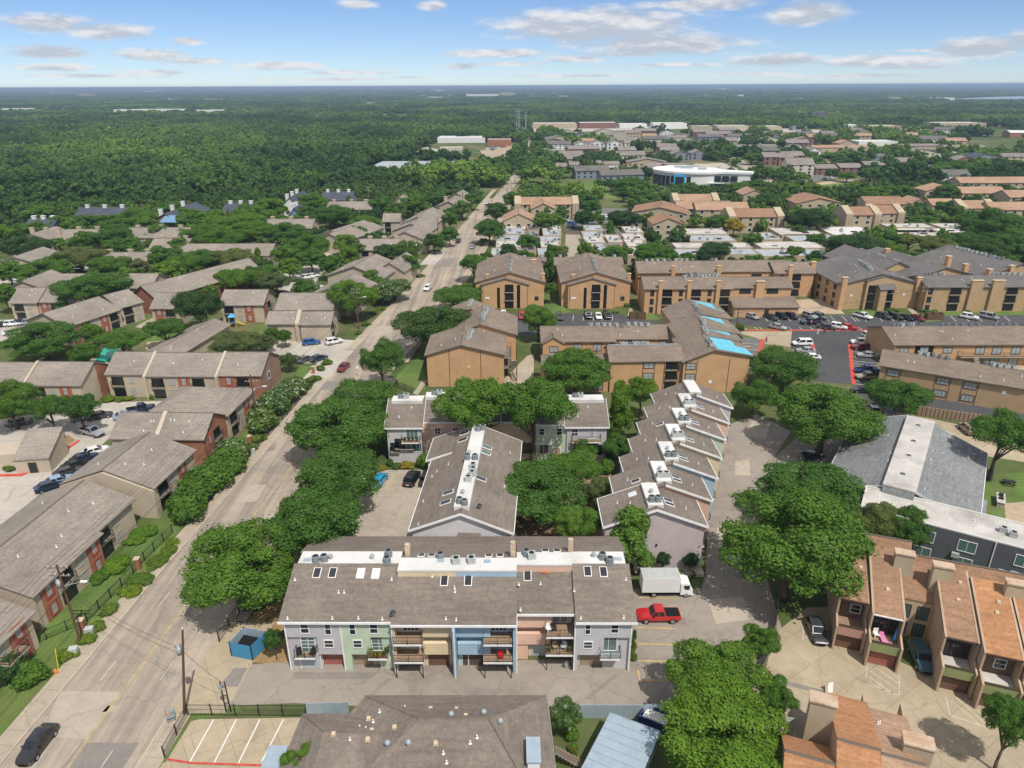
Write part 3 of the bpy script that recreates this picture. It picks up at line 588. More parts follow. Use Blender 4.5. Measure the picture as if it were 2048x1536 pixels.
for x in (1215,1275,1335,1480,1540,1600,1660,1720,1770,1830): pline('w2',(x,735),(x - 4,765),.12,.032,'paint_white')
for L in ([(1420,620),(1500,600),(1560,700),(1600,715),(1460,722)],[(1850,730),(1920,735),(1930,755),(1850,757)],[(1950,715),(2048,700),(2110,760),(1950,765)],[(570,1080),(700,960),(740,1120),(730,1170),(560,1140)]): psheet('lawn','w2',L,.014,'lawn',keep=False)
for L in ([(185,80),(230,75),(248,120),(200,125)],[(880,62),(1150,68),(1310,90),(1000,95)],[(1280,20),(1480,90),(1500,95),(2100,92),(2100,70),(1700,60)],[(1370,115),(1480,112),(1520,140),(1380,145)]): psheet('lawn','v6',L,.014,'lawn',keep=False)
psheet('walk','w2',[(1905,770),(1930,690),(1950,690),(1935,770)],.02,'sidewalk'); psheet('walk','w2',[(660,1190),(720,1110),(745,1115),(690,1200)],.02,'sidewalk')
psheet('walk','w2',[(1155,1145),(1330,970),(1370,960),(1365,1130),(1180,1150)],.018,'sidewalk'); psheet('courtyard','z8',[(420,850),(560,735),(790,735),(790,860)],.018,'court')
psheet('walk','v6',[(1240,25),(1265,20),(1345,90),(1310,90)],.02,'sidewalk')
psheet('courtyard','x4',[(1330,1010),(1649,930),(2100,980),(2100,1120)],.018,'court')
sheet('service_lane',[GV('x4',*q) for q in ((780,1245),(1340,1342),(2200,1500),(2200,1600),(1350,1440),(790,1335))],.0255,'asphalt'); pline('x4',(820,1252),(1345,1346),.5,.032,'paint_red','fire_lane'); pline('x4',(1345,1346),(2100,1482),.5,.032,'paint_red','fire_lane')
# --- left apartments
sheet('lawn',[(-57.5,52),(-53.6,50),(-52.5,64),(-50.2,96),(-46,130),(-44,149),(-51,149),(-53,110),(-56,92),(-58,74),(-62,60)],.012,'lawn')
psheet('lawn','v5',[(540,590),(780,600),(930,580),(900,640),(560,640)],.016,'lawn',keep=False); psheet('lawn','v5',[(1720,385),(1840,385),(1830,440),(1690,470)],.016,'lawn',keep=False)
sheet('parking_lot',[GV('v5',*p) for p in ((-700,1400),(-300,900),(0,700),(60,690),(640,600),(950,590),(860,660),(660,790),(560,880),(400,1010),(180,1180),(0,1350),(-300,1600))],.022,'lot_white')
sheet('parking_lot',[GV('v5',*p) for p in ((1600,235),(1940,225),(2120,240),(2050,300),(1900,370),(1750,372),(1560,300))],.024,'lot_white')
sheet('parking_lot',[GV('w1',*p) for p in ((1210,450),(1480,440),(1620,455),(1740,430),(1900,370),(2060,350),(2060,420),(1890,480),(1800,610),(1660,690),(1640,600),(1600,520),(1480,520),(1400,580),(1230,560))],.022,'lot_white')
sheet('parking_lot',[GV('w1',*p) for p in ((-300,790),(0,760),(210,755),(230,790),(60,880),(-300,960))],.022,'lot_white')
sheet('parking_lot',[GV('w1',*p) for p in ((-100,520),(200,500),(440,440),(560,460),(500,490),(200,530),(-100,570))],.022,'lot_white')
psheet('fire_lane','v5',[(0,1022),(120,1020),(230,975),(455,822),(470,826),(240,985),(125,1032),(0,1034)],.13,'paint_red',thick=.12)
psheet('planting_bed','v5',[(160,1000),(250,930),(330,900),(440,820),(400,790),(300,840),(180,960)],.1,'pine_straw',thick=.1)
for L in ([(760,760),(890,720),(940,760),(840,800)],[(1480,790),(1560,790),(1540,830),(1450,830)],[(800,870),(930,850),(1200,810),(1300,790),(1100,900),(820,890)],[(100,750),(280,740),(300,760),(120,780)],[(1540,930),(1700,890),(1690,940),(1600,950)]): psheet('lawn','w1',L,.014,'lawn',keep=False)
psheet('walk','w1',[(790,800),(900,745),(930,750),(840,815)],.019,'sidewalk'); psheet('play_sand','w1',[(860,890),(960,880),(1100,830),(1300,780),(1330,810),(1080,900),(930,960),(850,930)],.018,'sand')
psheet('swimming_pool','w1',[(575,955),(620,915),(700,905),(690,960),(640,1010),(560,1000)],.05,'pool'); psheet('pool_deck','w1',[(530,960),(610,890),(760,880),(740,960),(660,1040),(520,1030)],.03,'court')
# --- farther off
sheet('parking_lot',[GV('x2',*p) for p in ((1240,500),(1330,500),(1480,485),(1620,490),(1640,530),(1500,575),(1330,590),(1330,640),(1270,640),(1260,580))],.022,'asphalt_grey')
sheet('alley',[GV('x2',*p) for p in ((1262,640),(1355,640),(1365,790),(1255,790))],.024,'drive_pale')
sheet('meadow',[GV('x2',*p) for p in ((1060,390),(1150,355),(1420,325),(1560,400),(1560,440),(1400,410),(1340,390))],.016,'meadow')
sheet('meadow',[GV('x3',*p) for p in ((720,470),(800,440),(930,425),(1120,425),(1180,450),(1100,480),(900,490))],.016,'meadow'); sheet('meadow',[GV('x3',*p) for p in ((1080,410),(1270,425),(1250,440),(1110,425))],.017,'meadow')
sheet('park_path',[GV('x3',*p) for p in ((450,455),(640,445),(800,420),(1000,405),(1300,425),(1290,437),(1000,417),(830,435),(640,458),(450,468))],.021,'court')
sheet('side_street',[GV('x3',*p) for p in ((150,270),(230,265),(400,345),(500,440),(440,470),(330,370))],.023,'drive_pale')
sheet('school_yard',[GV('x3',*p) for p in ((-100,320),(140,300),(330,380),(230,400),(60,400),(-60,360))],.021,'lot_white')
sheet('parking_lot',[GV('x3',*p) for p in ((480,330),(540,330),(560,385),(860,370),(860,410),(560,420))],.022,'asphalt_grey')
sheet('athletic_field',[GV('x2',*p) for p in ((740,72),(860,40),(1050,42),(1000,78))],.03,'meadow')
sheet('parking_lot',[GV('x2',*p) for p in ((760,150),(950,115),(1000,130),(880,215),(790,200))],.024,'lot_tan'); sheet('yard',[GV('x2',*p) for p in ((210,205),(330,185),(640,190),(700,210))],.02,'meadow'); sheet('gravel_yard',[GV('x2',*p) for p in ((320,160),(450,130),(560,150),(520,190),(330,190))],.023,'lot_white')
sheet('mall_lot',[GV('w5',*p) for p in ((60,250),(80,232),(700,215),(1200,232),(1700,240),(1500,228),(900,208),(100,205),(50,225))],.02,'lot_white')
sheet('meadow',[GV('w5',*p) for p in ((830,92),(960,84),(1050,80),(1040,90),(880,95))],.02,'sand'); FOOT.append([GV('w5',*p) for p in ((1700,112),(1780,92),(2400,76),(2400,104))]); sheet('lake',[GV('w5',*p) for p in ((1780,95),(1900,88),(2300,78),(2300,92),(2000,97))],.03,'lake')
# ---------------------------------------------------------------- pastel town houses
def dish(bd,u,v,label=None):
 def mk():
  m = MB(); n = 12
  c = [(0.0,-.12,.55)]
  ring = [(.36 * math.cos(2 * math.pi * i / n),-.12 - .12 + .10 * math.sin(2 * math.pi * i / n),.55 + .36 * math.sin(2 * math.pi * i / n)) for i in range(n)]
  m.add([(0,-.1,.5)] + ring,[(0,1 + i,1 + (i + 1) % n) for i in range(n)] + [(0,1 + (i + 1) % n,1 + i) for i in range(n)])
  m.tube((0,0,0),(0,-.08,.5),.03); m.tube((0,-.1,.4),(0,-.55,.62),.015); return m.mesh('satellite_dish','galv')
 put('satellite_dish',cached('dish',mk),bd.root,(u,v,bd.roofz(u,v) - .04),.5)
def potplant(bd,u,v,z,k=0):
 o = put('flower_pot',cached('pot',lambda: MB().cyl(0,0,0,.3,.14,10,.18).mesh('flower_pot','door_red')),bd.root,(u,v,z))
 put('pot_plant',cached(('potp',k),lambda: leaf_blob('pot_plant',60,.22,(.28,.28,.3),('leaf_shrub','leaf_gold')[k])),o,(0,0,.5))
def leaf_blob(name,n,leaf,rad,mat,seed=3):
 """free-standing leafy mass of many small faces"""
 rg = np.random.default_rng(seed); d = rg.normal(size=(n,3)); d /= np.linalg.norm(d,axis=1)[:,None]
 c = d * (rg.random((n,1)) ** .4) * np.array(rad)
 return leaf_mesh(name,c,d,leaf,mat,rg)
def leaf_mesh(name,c,nrm,size,mat,rg):
 n = len(c); nn = nrm + rg.normal(size=(n,3)) * .42; nn /= np.linalg.norm(nn,axis=1)[:,None]
 a = np.cross(nn,rg.normal(size=(n,3))); a /= np.linalg.norm(a,axis=1)[:,None]; b = np.cross(nn,a)
 s = (size * (.6 + .8 * rg.random((n,1)))) * .5; s2 = s * (.55 + .5 * rg.random((n,1)))
 fold = nn * s * .35
 v = np.concatenate([c - a * s,c - b * s2 + fold * .3,c + a * s,c + b * s2 + fold * .3],1).reshape(-1,3)
 me = bpy.data.meshes.new(name); me.vertices.add(4 * n); me.vertices.foreach_set('co',v.ravel())
 idx = np.arange(4 * n,dtype=np.int32); me.loops.add(4 * n); me.loops.foreach_set('vertex_index',idx)
 me.polygons.add(n); me.polygons.foreach_set('loop_start',np.arange(0,4 * n,4,dtype=np.int32)); me.polygons.foreach_set('loop_total',np.full(n,4,dtype=np.int32))
 me.materials.append(MATS[mat]); me.update(calc_edges=True); return me
# --- row A: six attached houses facing us over the drive
A = Bd('townhouse_row','long row of six attached pastel townhouses with balconies facing the front drive',(-25.6,62.06),R(-.5),'townhouses')
UA = [0,6.27,12.1,18.95,26.0,32.55,38.85]
CA = ['siding_lavender','siding_green','siding_yellow','siding_blue','siding_salmon','siding_grey']
ZE = 7.25
def rowA():
 bk = 15.5
 seg = [(0,12.1,-.0,'a'),(12.1,26.0,-.45,'b'),(26.0,32.55,1.35,'c'),(32.55,38.85,.0,'d')]
 # front slope, white flat ridge strip, rear slope per segment; raised strips get a sided step wall
 for (u0,u1,vf,k) in seg:
  oh = .42; L = .5 if k == 'a' else 0; Rr = .5 if k == 'd' else 0
  vs,zs,step = {'a': (7.0,9.45,.0),'b': (5.2,9.18,.85),'c': (6.4,8.95,1.0),'d': (7.0,9.45,0)}[k]
  ve = bk
  slab = lambda pts,t: MB().extr(pts,(0,0,t))
  z1 = zs if not step else zs - .15
  f = slab([(u0 - L,vf - oh,ZE - .12),(u1 + Rr,vf - oh,ZE - .12),(u1 + Rr,vs,z1),(u0 - L,vs,z1)],.2)
  ro = A.part('roof',f,'shingle_pastel')
  zt = z1 + step
  A.part('flat_roof',MB().box(u0 - L * .2,u1 + Rr * .2,vs - (.1 if step else 0),vs + 2.3,zt + .02,zt + .26),'membrane',ro)
  A.part('rear_roof',slab([(u0 - L,vs + 2.3,zt - .05),(u1 + Rr,vs + 2.3,zt - .05),(u1 + Rr,ve + .5,7.0),(u0 - L,ve + .5,7.0)],.2),'shingle_pastel',ro)
  A.part('fascia',MB().box(u0 - L - .04,u1 + Rr + .04,vf - oh - .06,vf - oh + .03,ZE - .17,ZE + .12),'trim_white',ro)
  if step:
   cols = {'b': [(12.1,18.95,'siding_yellow'),(18.95,26,'siding_blue')],'c': [(26,32.55,'siding_salmon')]}[k]
   for a,b,c in cols: A.part('step_wall',MB().box(a + .002,b - .002,vs - .05,vs + 2.2,z1 - 1,zt + .018),c)
  sl = (z1 - ZE + .12) / (vs - vf + oh)
  def zf(u,v,vf=vf,sl=sl,vs=vs,zt=zt,ve=ve):
   if v < vs: return ZE - .12 + .2 + sl * (v - vf + .42)
   if v < vs + 2.3: return zt + .26
   return zt + .15 - (zt - 7.0) * (v - vs - 2.3) / (ve - vs - 1.8)
  A.rz.append((u0 - .6,u1 + .6,vf - .6,17,zf))
 A.foot(-1,40,-2,17)
 gd = [('door_grey','door_red'),('door_tan','siding_green'),('navy','door_wood'),('door_wood','navy'),('door_grey','door_grey'),('door_tan','door_grey')]
 # core walls (gable ends close at the sides)
 for i in range(6):
  u0,u1 = UA[i],UA[i + 1]; vf = (.0,.0,-.1,-.1,1.45,0)[i]; c = CA[i]
  top = lambda v: 9.2
  core = MB().extr([(u0 + .001,vf + .9,-.3),(u0 + .001,15.4,-.3),(u0 + .001,15.4,7.05),(u0 + .001,9.5,9.2),(u0 + .001,7.2,9.3),(u0 + .001,vf + .9,7.3)],(u1 - u0 - .002,0,0))
  if i in (0,1):
   core.box(u0 + .002,u1 - .002,vf,vf + .9,4.85,7.14)                       # top storey oversails
   a,b = (u0 + 3.45,u1 - .003) if i == 0 else (u0 + .003,u0 + 3.2)
   core.box(a,b,vf,vf + .9,2.35,4.85)
   a,b = (u0 + .003,u0 + 3.45) if i == 0 else (u0 + 4.4,u1 - .003)
   core.box(a,b,vf + .3,vf + .9,-.2,4.85)
   if i == 1: core.box(u0 + 3.2,u0 + 4.4,vf + .45,vf + .9,2.35,4.85); core.box(u0 + .003,u0 + .9,vf,vf + .9,-.2,2.35)
  elif i in (2,3):
   core.box(u0 + 3.3,u1 - .003,vf + .0,vf + .9,5.0,7.0) if i == 2 else core.box(u0 + .003,u0 + 4.1,vf,vf + .9,5.0,7.0)
   core.box(u0 + 3.3,u1 - .35,vf + .1,vf + .9,2.35,3.95) if i == 2 else core.box(u0 + .35,u0 + 4.1,vf + .1,vf + .9,2.35,3.95)
   core.box(u1 - .4,u1 - .003,vf - .4,vf + .9,-.2,7.0) if i == 3 else core.box(u0 + .003,u0 + .3,vf - .3,vf + .9,-.2,7.0)
  elif i == 4:
   core.box(u0 + .003,u0 + 4.0,vf,vf + .9,5.0,7.1); core.box(u0 + .003,u0 + 3.9,vf + .1,vf + .9,2.4,3.95); core.box(u0 + .003,u0 + 1.3,vf + .3,vf + .9,-.2,2.4)
  else:
   core.box(u0 + .002,u1 - .002,vf,vf + .9,4.85,7.14); core.box(u0 + .003,u0 + 3.3,vf,vf + .9,2.35,4.85); core.box(u0 + 3.3,u1 - .003,vf + .35,vf + .9,-.2,4.85)
   core.box(u0 + .003,u0 + .35,vf,vf + .9,-.2,2.35)
  A.part('wall',core,c)
  if i: A.part('corner_board',MB().box(u0 - .07,u0 + .07,min(vf,(.0,.0,-.5,-.1,-.5,0)[i]) - .05,vf + .4,-.1,7.1),'trim_white')
 A.part('corner_board',MB().box(-.05,.1,-.05,.1,-.1,7.1),'trim_white'); A.part('corner_board',MB().box(38.75,38.9,-.05,.1,-.1,7.1),'trim_white')
 A.part('party_wall',MB().box(18.85,19.2,-1.1,.8,-.2,7.0),'siding_blue')
 A.part('downspout',MB().box(19.0,19.12,-1.25,-1.12,-.1,6.9),'trim_white')
 # openings
 W = A.win
 W('F',2.25,0,5.5,.85,1.25,grid=(1,2)); W('F',4.85,0,5.3,.6,1.5,grid=(1,2)); W('F',4.75,0,3.45,.95,.95,grid=(1,2))
 W('F',2.3,.3,2.6,1.5,2.0,pane='glass_green',grid=(2,4),name='french_door'); A.balcony('F',2.05,.3,2.5,2.3,1.0)
 A.door('F',2.3,.3,0,2.3,2.1,'door_grey',name='garage_door',panels=4); A.door('F',4.85,.9,0,2.6,2.2,'door_red',name='garage_door',panels=4)
 W('F',7.6,0,5.3,.6,1.5,grid=(1,2)); W('F',10.0,0,5.5,.8,1.25,grid=(1,2)); W('F',8.0,0,3.45,.9,.95,grid=(1,2))
 W('F',10.3,.45,2.6,1.5,2.0,pane='glass_green',grid=(2,4),name='french_door'); A.balcony('F',10.3,.3,2.5,2.2,1.1)
 A.door('F',8.3,.9,0,2.3,2.2,'door_tan',name='garage_door',panels=4); A.door('F',10.9,.3,0,.95,2.1,'siding_green')
 for i in (2,3):
  c = 14.0 if i == 2 else 24.0; p = .8
  W('F',c,p,5.2,1.7,1.95,grid=(4,3),name='french_door'); W('F',c + .3,p,2.7,1.6,1.95,grid=(4,3),name='french_door')
  A.balcony('F',c - .1,.7,4.95,3.2,1.9); A.balcony('F',c - .1,.7,2.45,3.3,1.95)
  for s in (-1,1): A.part('balcony_post',MB().box(c - .1 + s * 1.5 - .05,c - .1 + s * 1.5 + .05,-1.2,-1.1,-.1,2.2),'iron')
  A.door('F',c - .1,.8,0,2.4,2.15,'navy' if i == 2 else 'door_dark',name='garage_door',panels=4)
  g = 17.0 if i == 2 else 21.0
  A.door('F',g,.8,0,2.5,2.15,'door_wood' if i == 2 else 'door_dark',name='garage_door',panels=4); W('F',g + .4,.8,4.25,.8,.5,frame='trim_tan')
 A.door('F',19.9,.8,0,.95,2.1,'siding_blue')
 W('F',27.6,2.35,4.25,.9,.5,frame='trim_tan'); A.door('F',29.7,2.35,0,4.2,2.2,'door_grey',name='garage_door',panels=4)
 W('F',31.0,2.3,5.1,1.6,2.0,grid=(2,1),pane='glass_green',name='patio_door'); W('F',31.0,2.3,2.6,1.6,2.0,grid=(2,1),name='patio_door')
 A.balcony('F',30.85,2.3,4.95,3.1,2.3); A.balcony('F',30.85,2.3,2.45,3.1,2.4)
 for s in (-1,1): A.part('balcony_post',MB().box(30.85 + s * 1.4 - .05,30.85 + s * 1.4 + .05,.05,.15,-.1,2.2),'iron')
 W('F',33.95,0,5.4,.5,1.35,grid=(1,2)); W('F',36.95,0,5.6,.75,1.1,grid=(1,2)); W('F',34.05,0,3.4,.9,.85,grid=(1,2))
 W('F',36.4,.35,2.75,1.8,1.95,pane='glass_green',grid=(2,1),name='patio_door'); A.balcony('F',36.55,.35,2.5,2.3,1.1,deckm='galv')
 A.door('F',34.6,.9,0,2.7,2.2,'door_tan',name='garage_door',panels=4)
 # balcony clutter
 for u,v,z,k in ((9.5,-.55,2.5,1),(10.0,-.6,2.5,1),(10.5,-.6,2.5,1),(11.0,-.5,2.5,0),(11.2,.1,2.5,0),(9.4,.0,2.5,0),(29.7,.3,2.45,0),(32.0,.3,2.45,0)): potplant(A,u,v,z,k)
 chair = lambda m: (MB().box(-.28,.28,-.28,.28,.34,.42).box(-.28,.28,.22,.3,.42,.95).box(-.28,-.22,-.28,-.22,0,.34).box(.22,.28,-.28,-.22,0,.34).box(-.28,-.22,.22,.28,0,.34).box(.22,.28,.22,.28,0,.34).box(-.32,-.27,-.28,.28,.55,.6).box(.27,.32,-.28,.28,.55,.6).mesh('patio_chair',m))
 for u,v,z,m,r,lb in ((1.35,-.3,2.5,'shirt_black',.4,'dark patio chair at the left of the lavender house balcony'),(2.85,-.25,2.5,'iron',-.6,'dark patio chair at the right of the lavender house balcony'),(24.2,-.6,2.45,'car_red',.1,'red patio chair on the lower balcony of the blue house'),(29.6,.9,4.95,'trim_white',.5,'white patio chair on the upper balcony of the salmon house'),(30.2,1.0,4.95,'shirt_black',.2,'black patio chair on the upper balcony of the salmon house'),(30.4,.8,2.45,'door_tan',.3,'tan patio chair on the lower balcony of the salmon house'),(31.4,.8,2.45,'door_grey',-.4,'grey patio chair on the lower balcony of the salmon house')):
  p = A.wor(u,v,z); put_thing('patio_chair',cached(('pch',m),lambda: chair(m)),p,A.ang + r,lb,'chair','chairs on the pastel row balconies')
 # roof things, read off the photograph in the enlarged view
 for x,y in ((235,308),(455,355),(483,355),(418,452),(552,452),(675,455),(188,453),(728,307),(935,300),(1048,342),(1050,357),(1002,458),(1055,462),(1187,287),(1478,258),(1376,330),(1487,312),(1385,425),(1660,350),(1922,308),(1695,452),(1915,450)):
  p = A.px('v2',x,y,8.2); A.vent(p.x,p.y,1)
 for x,y,pn in ((345,255,'skylight'),(425,255,'skylight'),(568,257,'skylight_pale'),(645,258,'skylight_pale'),(995,288,'skylight'),(1117,288,'skylight'),(1421,255,'skylight'),(1728,250,'skylight'),(1809,252,'skylight')):
  p = A.px('v2',x,y,9.0); A.skylight(p.x,p.y,.75,1.25,pn)
 for x,y,k in ((335,165,0),(378,160,0),(708,135,0),(700,170,0),(975,160,0),(1055,188,1),(1133,185,1),(1415,145,0),(1441,160,1),(1805,150,0),(1843,172,0)):
  p = A.px('v2',x,y,10.3); A.ac(p.x,p.y,k,.2)
 for x,y in ((290,172),(1215,195),(1885,168),(978,192)): p = A.px('v2',x,y,9.9); A.vent(p.x,p.y,3)
 for x,y in ((413,165),(625,165),(1760,155)): p = A.px('v2',x,y,9.9); A.vent(p.x,p.y,2)
 p = A.px('v2',1512,170,10.9); A.box('roof_patch','rust',p.x - .5,p.x + .5,p.y - .4,p.y + .4,A.roofz(p.x,p.y) - .02,A.roofz(p.x,p.y) + .06)
 for x,y in ((810,165),(1347,165),(1640,135)):
  p = A.px('v2',x,y,9.6); z = A.roofz(p.x,p.y); o = A.part('flue',MB().box(p.x - .3,p.x + .3,p.y - .3,p.y + .3,z - .5,z + 1.5),'cap_tan'); A.part('flue_cap',MB().cyl(p.x,p.y,z + 1.5,z + 1.75,.33,10),'cap_tan',o)
 for x,y in ((728,455),(1622,445)): p = A.px('v2',x,y,7.9); dish(A,p.x,p.y)
 for x,y in ((878,160),(930,160),(1222,162),(1280,162),(1512,135),(1572,135)): p = A.px('v2',x,y,9.6); A.skylight(p.x,p.y,.7,.9,'skylight')
def put_thing(name,me,loc,rz,label,cat,group=None):
 return tag(put(name,me,None,loc,rz),label,cat,group)
rowA()
# --- row B: gable end towards us, white flat ridge with machines
p0 = GV('v4',318,912,7.3)
Bq = Bd('townhouse_row','pale lavender townhouse row with gable end, behind the long front row',(p0.x,p0.y),R(-3.2),'townhouses')
def rowB():
 w = 13.3; L = 25.5; zr = 9.9
 Bq.gable(0,w,0,L,7.2,zr,'v','siding_pale','shingle_pastel',.45,fascia='trim_white')
 fl = Bq.part('flat_roof',MB().box(w / 2 - 1.05,w / 2 + 1.05,.9,L + .3,zr - .4,zr + .42),'membrane')
 Bq.rz.append((w / 2 - 1.05,w / 2 + 1.05,.9,L,lambda u,v: zr + .42))
 Bq.gable(-1.0,3,19,L + .6,7.1,8.6,'v','siding_pale','shingle_pastel',.3,r=1.0,fascia='trim_white',roofname='side_roof',wallname='side_wall')
 o = Bq.part('bay',MB().box(6.3,9.1,-.6,.0,-.2,5.7),'siding_pale'); Bq.part('bay_roof',MB().extr([(6.15,-.85,5.55),(9.25,-.85,5.55),(9.25,.0,6.7),(6.15,.0,6.7)],(0,0,.12)),'shingle_pastel',o)
 Bq.part('downspout',MB().box(11.6,11.7,-.1,0,0,5.2),'trim_white')
 for x,y,k in ((560,762,0),(586,772,0),(600,540,0),(640,540,0),(630,585,1),(630,605,1),(625,625,1),(605,650,1),(655,395,0),(680,390,0)):
  p = Bq.px('v4',x,y,zr + 1); Bq.ac(p.x,p.y,k,.1)
 for x,y in ((577,722),(610,520)): p = Bq.px('v4',x,y,zr + .8); Bq.vent(p.x,p.y,2)
 for x,y,pn in ((490,783,'skylight'),(503,733,'skylight'),(578,465,'skylight'),(588,430,'skylight'),(700,510,'glass_green'),(695,538,'glass_green'),(670,672,'skylight')):
  p = Bq.px('v4',x,y,9.0); Bq.skylight(p.x,p.y,.8,1.5,pn,'v')
 p = Bq.px('v4',660,820,8.9); dish(Bq,p.x,p.y)
 for x,y in ((505,603),(420,640),(375,765),(350,885),(445,620),(820,525),(790,700)): p = Bq.px('v4',x,y,8); Bq.vent(p.x,p.y,1)
rowB()
# --- row C: seven stepped houses on the right
p0 = GV('v4',1308,900,7.3)
Cq = Bd('townhouse_row','stepped row of seven townhouses on the right with mauve gable end',(p0.x,p0.y),0,'townhouses')
def rowC():
 w = 13.4; cols = ['siding_mauve','siding_salmon','siding_blue','siding_yellow','siding_green','siding_salmon','siding_grey']
 for i in range(7):
  u0 = 2.38 * i; v0 = 6.2 * i; z = 7.3 + .02 * i; zr = 9.9 + .02 * i
  Cq.gable(u0,u0 + w,v0 + .004 * i,v0 + 6.2,z,zr,'v',cols[i],'shingle_pastel',.4 if i == 0 else .3,fascia='trim_white',shade=None if i == 0 else 'right')
  m = u0 + w / 2; Cq.part('flat_roof',MB().box(m - 1.05,m + 1.05,v0 + .5,v0 + 6.25,zr - .4,zr + .34 + .01 * i),'membrane'); Cq.rz.append((m - 1.1,m + 1.1,v0 + .5,v0 + 6.2,lambda u,v,zr=zr: zr + .35))
  if i < 6:
   for s in (-.45,.45): Cq.ac(m + s,v0 + 1.5 + .2 * (i % 2),0 if i % 2 == 0 else 1)
   Cq.vent(m - .1,v0 + 3.6,2); Cq.vent(m + .3,v0 + 2.6,3)
   for k in (0,.95): Cq.skylight(m + 2.2,v0 + 2.2 + k,1.3,.6,'skylight')
  Cq.vent(m - 3,v0 + 3,1); Cq.vent(m + 4.6,v0 + 2.5,1); Cq.vent(m - 4.6,v0 + 4,1)
  if i in (1,4): Cq.skylight(m - 3.6,v0 + 3,1.2,.7,'skylight')
  if i == 0: Cq.skylight(m - 2.4,v0 + 4.9,1.0,.8,'skylight_pale'); 
  Cq.balcony('R',v0 + 3.2,u0 + w,2.6,2.6,.9); Cq.win('R',v0 + 3.2,u0 + w,2.65,1.5,2,grid=(2,1),name='patio_door'); Cq.win('R',v0 + 3.2,u0 + w,5.2,1.2,1.2)
  Cq.door('R',v0 + 3.4,u0 + w,0,2.6,2.2,'door_wood',name='garage_door',panels=4)
 o = Cq.part('bay',MB().box(1.2,4.6,-.7,0,-.2,5.3),'siding_mauve'); Cq.part('bay_roof',MB().extr([(1.0,-.95,5.15),(4.8,-.95,5.15),(4.8,0,6.2),(1.0,0,6.2)],(0,0,.12)),'shingle_pastel',o)
 Cq.part('planter',MB().box(10.2,13.6,-1.6,-.02,-.1,.55),'kerb')
 Cq.part('wall_lamp',MB().box(7.0,7.2,-.15,0,4.0,4.35),'iron')
 dish(Cq,4.0,24)
rowC()
# --- row D: facing us behind the courtyard
p0 = GV('v4',185,402,7.0)
Dq = Bd('townhouse_row','townhouse row facing the courtyard, grey, salmon, yellow and green fronts half behind trees',(p0.x,p0.y + .4),0,'townhouses')
def rowD():
 T = 38.6; bounds = [0,6.0,13,20,26,31.6,T]; cols = ['siding_grey','siding_salmon','siding_yellow','siding_yellow','siding_green','siding_lavender']
 for i in range(6):
  a,b = bounds[i],bounds[i + 1]; dv = (.0,.9,.9,.9,.3,.0)[i]; zz = (7.0,7.3,7.3,7.3,7.02,7.0)[i]
  Dq.gable(a + .003,b - .003,dv,dv + 12,zz,zz + 2.6,'u',cols[i],'shingle_pastel',.4 if i in (0,5) else .02,fascia='trim_white')
  v = dv + 6; Dq.part('flat_roof',MB().box(a + .3,b - .1,v - 1.1,v + 1.2,zz + 2.1,zz + 2.9 + .01 * i),'membrane'); Dq.rz.append((a,b,v - 1.1,v + 1.2,lambda u,v_,zz=zz: zz + 2.9))
  for k in range(2): Dq.ac(a + 1.8 + k * 1.0,v + .2,k)
  if i in (1,4): Dq.skylight(a + 5.0 if i == 1 else a + 2,dv + 3.2,.8,1.4)
  Dq.vent(a + 2,dv + 2,1); Dq.vent(a + 4,dv + 4,1)
 W = Dq.win
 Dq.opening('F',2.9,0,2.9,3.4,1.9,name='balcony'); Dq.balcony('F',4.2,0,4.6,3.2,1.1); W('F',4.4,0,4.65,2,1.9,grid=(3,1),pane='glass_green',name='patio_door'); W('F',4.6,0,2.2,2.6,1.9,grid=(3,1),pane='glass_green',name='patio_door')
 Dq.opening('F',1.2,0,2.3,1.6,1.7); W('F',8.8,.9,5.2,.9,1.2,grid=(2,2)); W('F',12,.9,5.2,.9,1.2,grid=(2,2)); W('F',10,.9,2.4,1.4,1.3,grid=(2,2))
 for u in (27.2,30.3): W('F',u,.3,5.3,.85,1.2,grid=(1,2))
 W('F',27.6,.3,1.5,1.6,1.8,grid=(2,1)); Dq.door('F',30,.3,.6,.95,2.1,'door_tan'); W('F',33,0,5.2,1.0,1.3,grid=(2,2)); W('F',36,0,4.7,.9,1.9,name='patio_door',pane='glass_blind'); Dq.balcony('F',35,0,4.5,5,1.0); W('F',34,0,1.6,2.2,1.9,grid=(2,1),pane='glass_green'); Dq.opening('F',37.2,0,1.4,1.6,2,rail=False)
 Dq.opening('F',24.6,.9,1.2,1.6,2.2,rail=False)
 for u in (3.2,3.9,4.6,5.3): potplant(Dq,u,-.6,4.6,0)
rowD()
